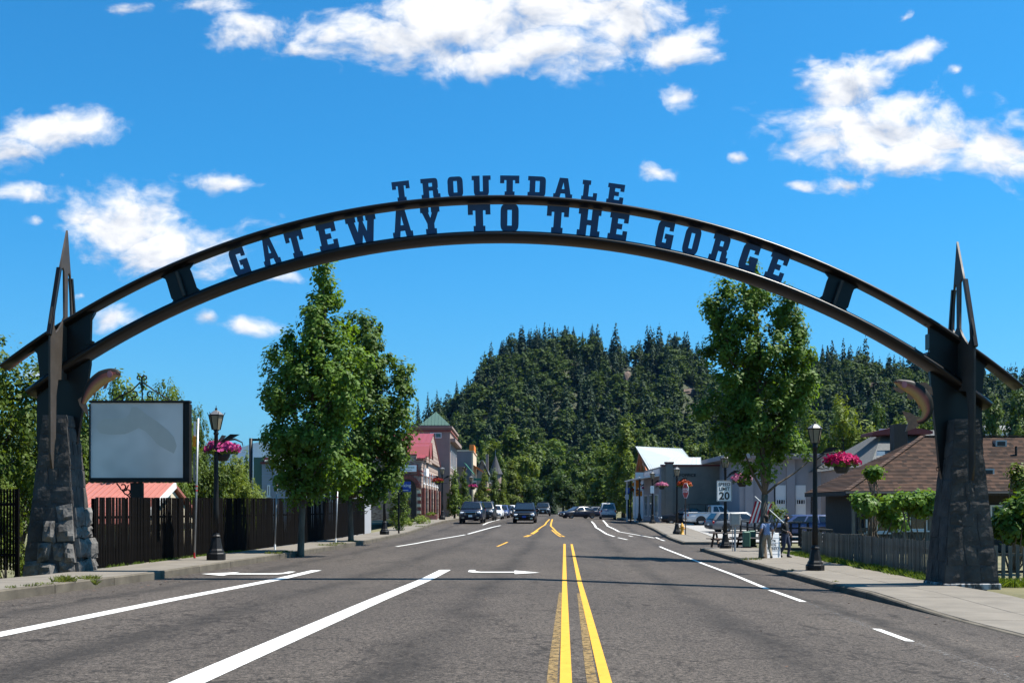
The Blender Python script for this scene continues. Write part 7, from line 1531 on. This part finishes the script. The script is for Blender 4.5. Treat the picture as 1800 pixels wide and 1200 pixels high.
def person(label, loc, heading, pose, top, legs, short):
    """pose: joint name -> (x forward, y left, z up); grown as one skinned surface"""
    J = dict(pelvis=(0, 0, .95), waist=(0, 0, 1.10), chest=(.01, 0, 1.32), neck=(.02, 0, 1.49), head0=(.04, 0, 1.57), head1=(.055, 0, 1.66), head2=(.04, 0, 1.74), nose=(.15, 0, 1.64),
             shl=(0, .18, 1.43), shr=(0, -.18, 1.43), hipl=(0, .09, .90), hipr=(0, -.09, .90)); J.update(pose)
    RAD = dict(pelvis=(.15, .12), waist=(.15, .115), chest=(.165, .12), neck=.058, head0=.07, head1=.098, head2=.075, nose=.014, shl=.075, shr=.075, hipl=.105, hipr=.105, ell=.05, elr=.05, wrl=.034, wrr=.034, pal=.036, par=.036, knl=.072, knr=.072, anl=.05, anr=.05, tol=.042, tor=.042, hel=.045, her=.045)
    E = [('pelvis', 'waist'), ('waist', 'chest'), ('chest', 'neck'), ('neck', 'head0'), ('head0', 'head1'), ('head1', 'head2'), ('head1', 'nose')]
    for s in 'lr': E += [('chest', 'sh' + s), ('sh' + s, 'el' + s), ('el' + s, 'wr' + s), ('wr' + s, 'pa' + s), ('pelvis', 'hip' + s), ('hip' + s, 'kn' + s), ('kn' + s, 'an' + s), ('an' + s, 'to' + s), ('an' + s, 'he' + s)]
    for s, sg in (('l', 1), ('r', -1)):
        w, p = Vector(J['wr' + s]), Vector(J['el' + s]); d = (w - p).normalized(); J['pa' + s] = tuple(w + d * .075); an = Vector(J['an' + s]); sidev = Vector((0, 1, 0)); f = d.cross(sidev).normalized() if abs(d.dot(sidev)) < .95 else Vector((1, 0, 0)); lat = f
        if ('to' + s) not in pose: J['to' + s] = (an.x + .17, an.y + sg * .03, max(an.z - .05, .045))
        if ('he' + s) not in pose: J['he' + s] = (an.x - .05, an.y, max(an.z - .045, .045))
        base = Vector(J['pa' + s])
        for k in range(4):
            o = lat * ((k - 1.5) * .021); ln = (.07, .08, .075, .06)[k]; a, b_ = 'f%s%d' % (s, k), 'g%s%d' % (s, k); J[a] = tuple(base + o + d * ln * .55); J[b_] = tuple(base + o * 1.02 + d * ln + sidev * (-sg * .02)); RAD[a] = .0095; RAD[b_] = .008; E += [('pa' + s, a), (a, b_)]
        a, b_ = 't%s0' % s, 't%s1' % s; J[a] = tuple(w + d * .03 + lat * .042); J[b_] = tuple(w + d * .075 + lat * .055); RAD[a] = .011; RAD[b_] = .009; E += [('wr' + s, a), (a, b_)]
    names = list(J); ix = {n: i for i, n in enumerate(names)}; me = bpy.data.meshes.new('person'); me.from_pydata([J[n] for n in names], [(ix[a], ix[b_]) for a, b_ in E], []); o = bpy.data.objects.new('person', me); COL.objects.link(o)
    md = o.modifiers.new('s', 'SKIN'); md.use_smooth_shade = True; md.branch_smoothing = .6
    for n, i in ix.items(): r = RAD[n]; sv = me.skin_vertices[0].data[i]; sv.radius = r if isinstance(r, tuple) else (r, r); sv.use_root = n == 'pelvis'
    sb = o.modifiers.new('d', 'SUBSURF'); sb.levels = 2; sb.render_levels = 2; bpy.context.view_layer.update(); dg = bpy.context.evaluated_depsgraph_get(); m2 = bpy.data.meshes.new_from_object(o.evaluated_get(dg)); bpy.data.objects.remove(o)
    root = thing('person', label, 'person', loc, R(heading)); b_ = mobj('body', m2, [M['skin'], M[top], M[legs], M['shoe']], root)
    hd = Vector(J['head1']); ns = Vector(J['neck'])
    segs = [(Vector(J[a]), Vector(J[c]), a, c) for a, c in E]
    def near(p):
        best = None
        for a, c, na, nc in segs:
            t = max(0, min(1, (p - a).dot(c - a) / max((c - a).length_squared, 1e-9))); d = (p - a.lerp(c, t)).length
            if best is None or d < best[0]: best = (d, na, nc, t)
        return best
    for p in m2.polygons:
        d, na, nc, t = near(p.center); k = na[:2] + nc[:2]; mi = 0
        if nc[:2] in ('to', 'he'): mi = 3
        elif na[:3] in ('hip', 'pel') or na[:2] == 'kn': mi = 2 if not (na == 'pelvis' and nc == 'waist' and t > .25) else 1
        elif na in ('waist', 'pelvis'): mi = 1
        elif na == 'chest': mi = 1 if not (nc == 'neck' and t > .75) else 0
        elif na[:2] == 'sh': mi = 1 if (not short or t < .75) else 0
        elif na[:2] == 'el': mi = 0 if short else 1
        p.material_index = mi
    # hair cap, eyes, mouth, ears
    h = MB(); h.smooth = True; c = hd + Vector((-.012, 0, .035)); vs = []; nn = 14; rows = 6
    for i in range(rows + 1):
        for k in range(nn):
            th = (math.pi * .52) * i / rows; ph = 2 * math.pi * k / nn; back = 1.0 - .35 * max(0, math.cos(ph)); th2 = th * (1.22 - .78 * max(0, math.cos(ph))); vs.append(c + Vector((.112 * math.sin(th2) * math.cos(ph), .098 * math.sin(th2) * math.sin(ph), .105 * math.cos(th2))))
    h.add(vs, [(i * nn + k, i * nn + (k + 1) % nn, (i + 1) * nn + (k + 1) % nn, (i + 1) * nn + k) for i in range(rows) for k in range(nn)]); h.build('hair', M['hair_brown'], root)
    for s in (-1, 1): MB().box((hd.x + .092, s * .033, hd.z + .012), (.014, .024, .01)).build('eye', M['black_plastic'], root); MB().box((hd.x - .005, s * .1, hd.z - .01), (.04, .018, .06)).build('ear', M['skin'], root, bevel=.008)
    MB().box((hd.x + .085, 0, hd.z - .058), (.014, .045, .01)).build('mouth', M['dark_red_trim'], root); return root
Yp = 46.6; xp = X_(1381, Yp)
person('man in black jacket and blue jeans walking past the pavement board', (xp, Yp, side_z(xp, Yp)), -42, dict(ell=(-.10, .26, 1.16), wrl=(.06, .27, .97), elr=(-.04, -.28, 1.18), wrr=(.20, -.22, 1.08), knl=(.12, .10, .50), anl=(.05, .10, .09), knr=(-.02, -.10, .50), anr=(-.24, -.10, .12), nose=(.14, .06, 1.64)), 'jacket_black', 'jeans', False)
Yp = 45.6; xp = X_(1348, Yp)
person('man in blue checked shirt and khaki trousers behind the maple trunk', (xp, Yp, side_z(xp, Yp)), 100, dict(ell=(-.06, .27, 1.17), wrl=(.12, .27, 1.0), elr=(.05, -.28, 1.17), wrr=(.10, -.27, .94), knl=(.20, .10, .52), anl=(.12, .10, .10), knr=(-.02, -.10, .50), anr=(-.24, -.10, .13)), 'check_shirt', 'khaki', True)
# ------------------------------------------------------------------ weeds, verge, litter
def blades(name, spots, label, mat='grass_blade', seed=3):
    rng = np.random.default_rng(seed); V = []
    for (x, y, z, r, n, h) in spots:
        for _ in range(n):
            a = rng.uniform(0, 6.28); q = r * math.sqrt(rng.random()); p = np.array([x + q * math.cos(a), y + q * math.sin(a), z]); l = np.array([rng.normal() * .45, rng.normal() * .45, 1.0]); l *= h * rng.uniform(.5, 1.3) / np.linalg.norm(l); b_ = rng.uniform(0, 6.28); s = np.array([math.cos(b_), math.sin(b_), 0]) * .008
            V += [p - s, p + s, p + l * .6 + s * .7, p + l + np.array([l[0], l[1], -.1 * h]) * .4]
    o = mobj(name, quadmesh(name, np.array(V)), M[mat]); tag(o, label, 'weeds', kind='stuff')
sp = []; rnd = random.Random(5)
for (px, py, r, n, h) in ((20, 1029, .12, 50, .05), (52, 1026, .2, 60, .05), (78, 1023, .2, 60, .05), (105, 1019, .18, 120, .12), (115, 1018, .16, 140, .14), (125, 1018, .12, 90, .10), (155, 1014, .22, 160, .10), (170, 1013, .1, 60, .06), (168, 1024, .04, 40, .14)):
    p = onroad(px, py + 3, side_z); sp.append((p.x, p.y, side_z(p.x, p.y), r, n, h))
for (u, Y, r, n, h) in ((-10.6, 41.5, .35, 160, .10), (-10.55, 43.0, .3, 120, .08), (-10.6, 51, .5, 160, .10), (-10.5, 53, .4, 120, .12), (-10.55, 57, .4, 110, .08), (-10.6, 84, .4, 120, .10), (7.3, 36.4, .08, 40, .08), (7.35, 44.5, .35, 120, .12), (8.0, 36.0, .1, 30, .06), (7.3, 30.5, .1, 30, .06)):
    sp.append((XU(u, Y), Y, side_z(XU(u, Y), Y), r, n, h))
blades('weeds', sp, 'dry weed tufts growing along the kerbs')
sp = []
for i in range(150):
    Y = rnd.uniform(31, 50); u = rnd.uniform(9.95, 10.42); sp.append((XU(u, Y), Y, side_z(XU(9.8, Y), Y) - .02, .22, 40, .22))
for i in range(80): Y = rnd.uniform(46, 52); u = rnd.uniform(10.0, 11.4); sp.append((XU(u, Y), Y, side_z(XU(9.8, Y), Y) - .02, .3, 40, .16))
for i in range(90): x = rnd.uniform(12.4, 18); sp.append((x, rnd.uniform(29.6, 30.5), side_z(11, 30) - .05, .25, 40, .25))
for i in range(60): Y = rnd.uniform(31, 44); u = rnd.uniform(-12.6, -12.45); sp.append((XU(u, Y), Y, side_z(XU(-12.4, Y), Y) - .02, .12, 26, .10))
blades('verge_grass', sp, 'rough grass along the foot of the fences', 'leaf_mid', 4)
sp = [(XU(rnd.uniform(10, 14), Y), Y, gz(XU(11, Y), Y) - .02, .4, 40, .12) for Y in [rnd.uniform(106, 108) for _ in range(60)]]
blades('lawn', sp, 'strip of lawn before the beige office wall', 'leaf_light', 6)
# fallen leaves and grit on the asphalt
rng = np.random.default_rng(12); V = []
for i in range(260):
    u = rng.choice([rng.uniform(-10.2, -9.3), rng.uniform(5.6, 6.9), rng.uniform(-9, 6.5)]); Y = rng.uniform(9, 60); x = XU(u, Y); z = road_z(x, Y) + .012; s = rng.uniform(.015, .045); a = rng.uniform(0, 6.28); d = np.array([math.cos(a) * s, math.sin(a) * s, .004]); e = np.array([-math.sin(a) * s * .6, math.cos(a) * s * .6, .006]); p = np.array([x, Y, z]); V += [p - d, p + e, p + d, p - e]
o = mobj('leaf_litter', quadmesh('leaf_litter', np.array(V)), M['rusty_brown']); tag(o, 'scattered dry leaves and grit on the asphalt', 'litter', kind='stuff')
# planter by the shop door
x = X_(758, 103); r_ = thing('planter_box', 'terracotta planter box in front of the brick shop', 'planter', (x, 103, side_z(x, 103))); MB().box((0, 0, .25), (1.1, .45, .45)).build('trough', M['salmon_metal'], r_, bevel=.03); mobj('plants', lv_me, M['leaf_light'], r_, (0, 0, .55))
# ------------------------------------------------------------------ thin summer haze over the whole valley
hz = bpy.data.materials.new('haze'); hz.use_nodes = True; t = hz.node_tree; t.nodes.clear()
pv = t.nodes.new('ShaderNodeVolumePrincipled'); pv.inputs['Color'].default_value = (0.18, 0.45, 1.0, 1); pv.inputs['Density'].default_value = 0.000024; pv.inputs['Anisotropy'].default_value = 0.2
ou = t.nodes.new('ShaderNodeOutputMaterial'); t.links.new(pv.outputs[0], ou.inputs['Volume'])
mb = MB(); mb.box((0, 6400, 250), (24000, 13200, 570)); o = mb.build('haze', hz); tag(o, 'thin blue summer haze over the valley', 'haze', kind='stuff')
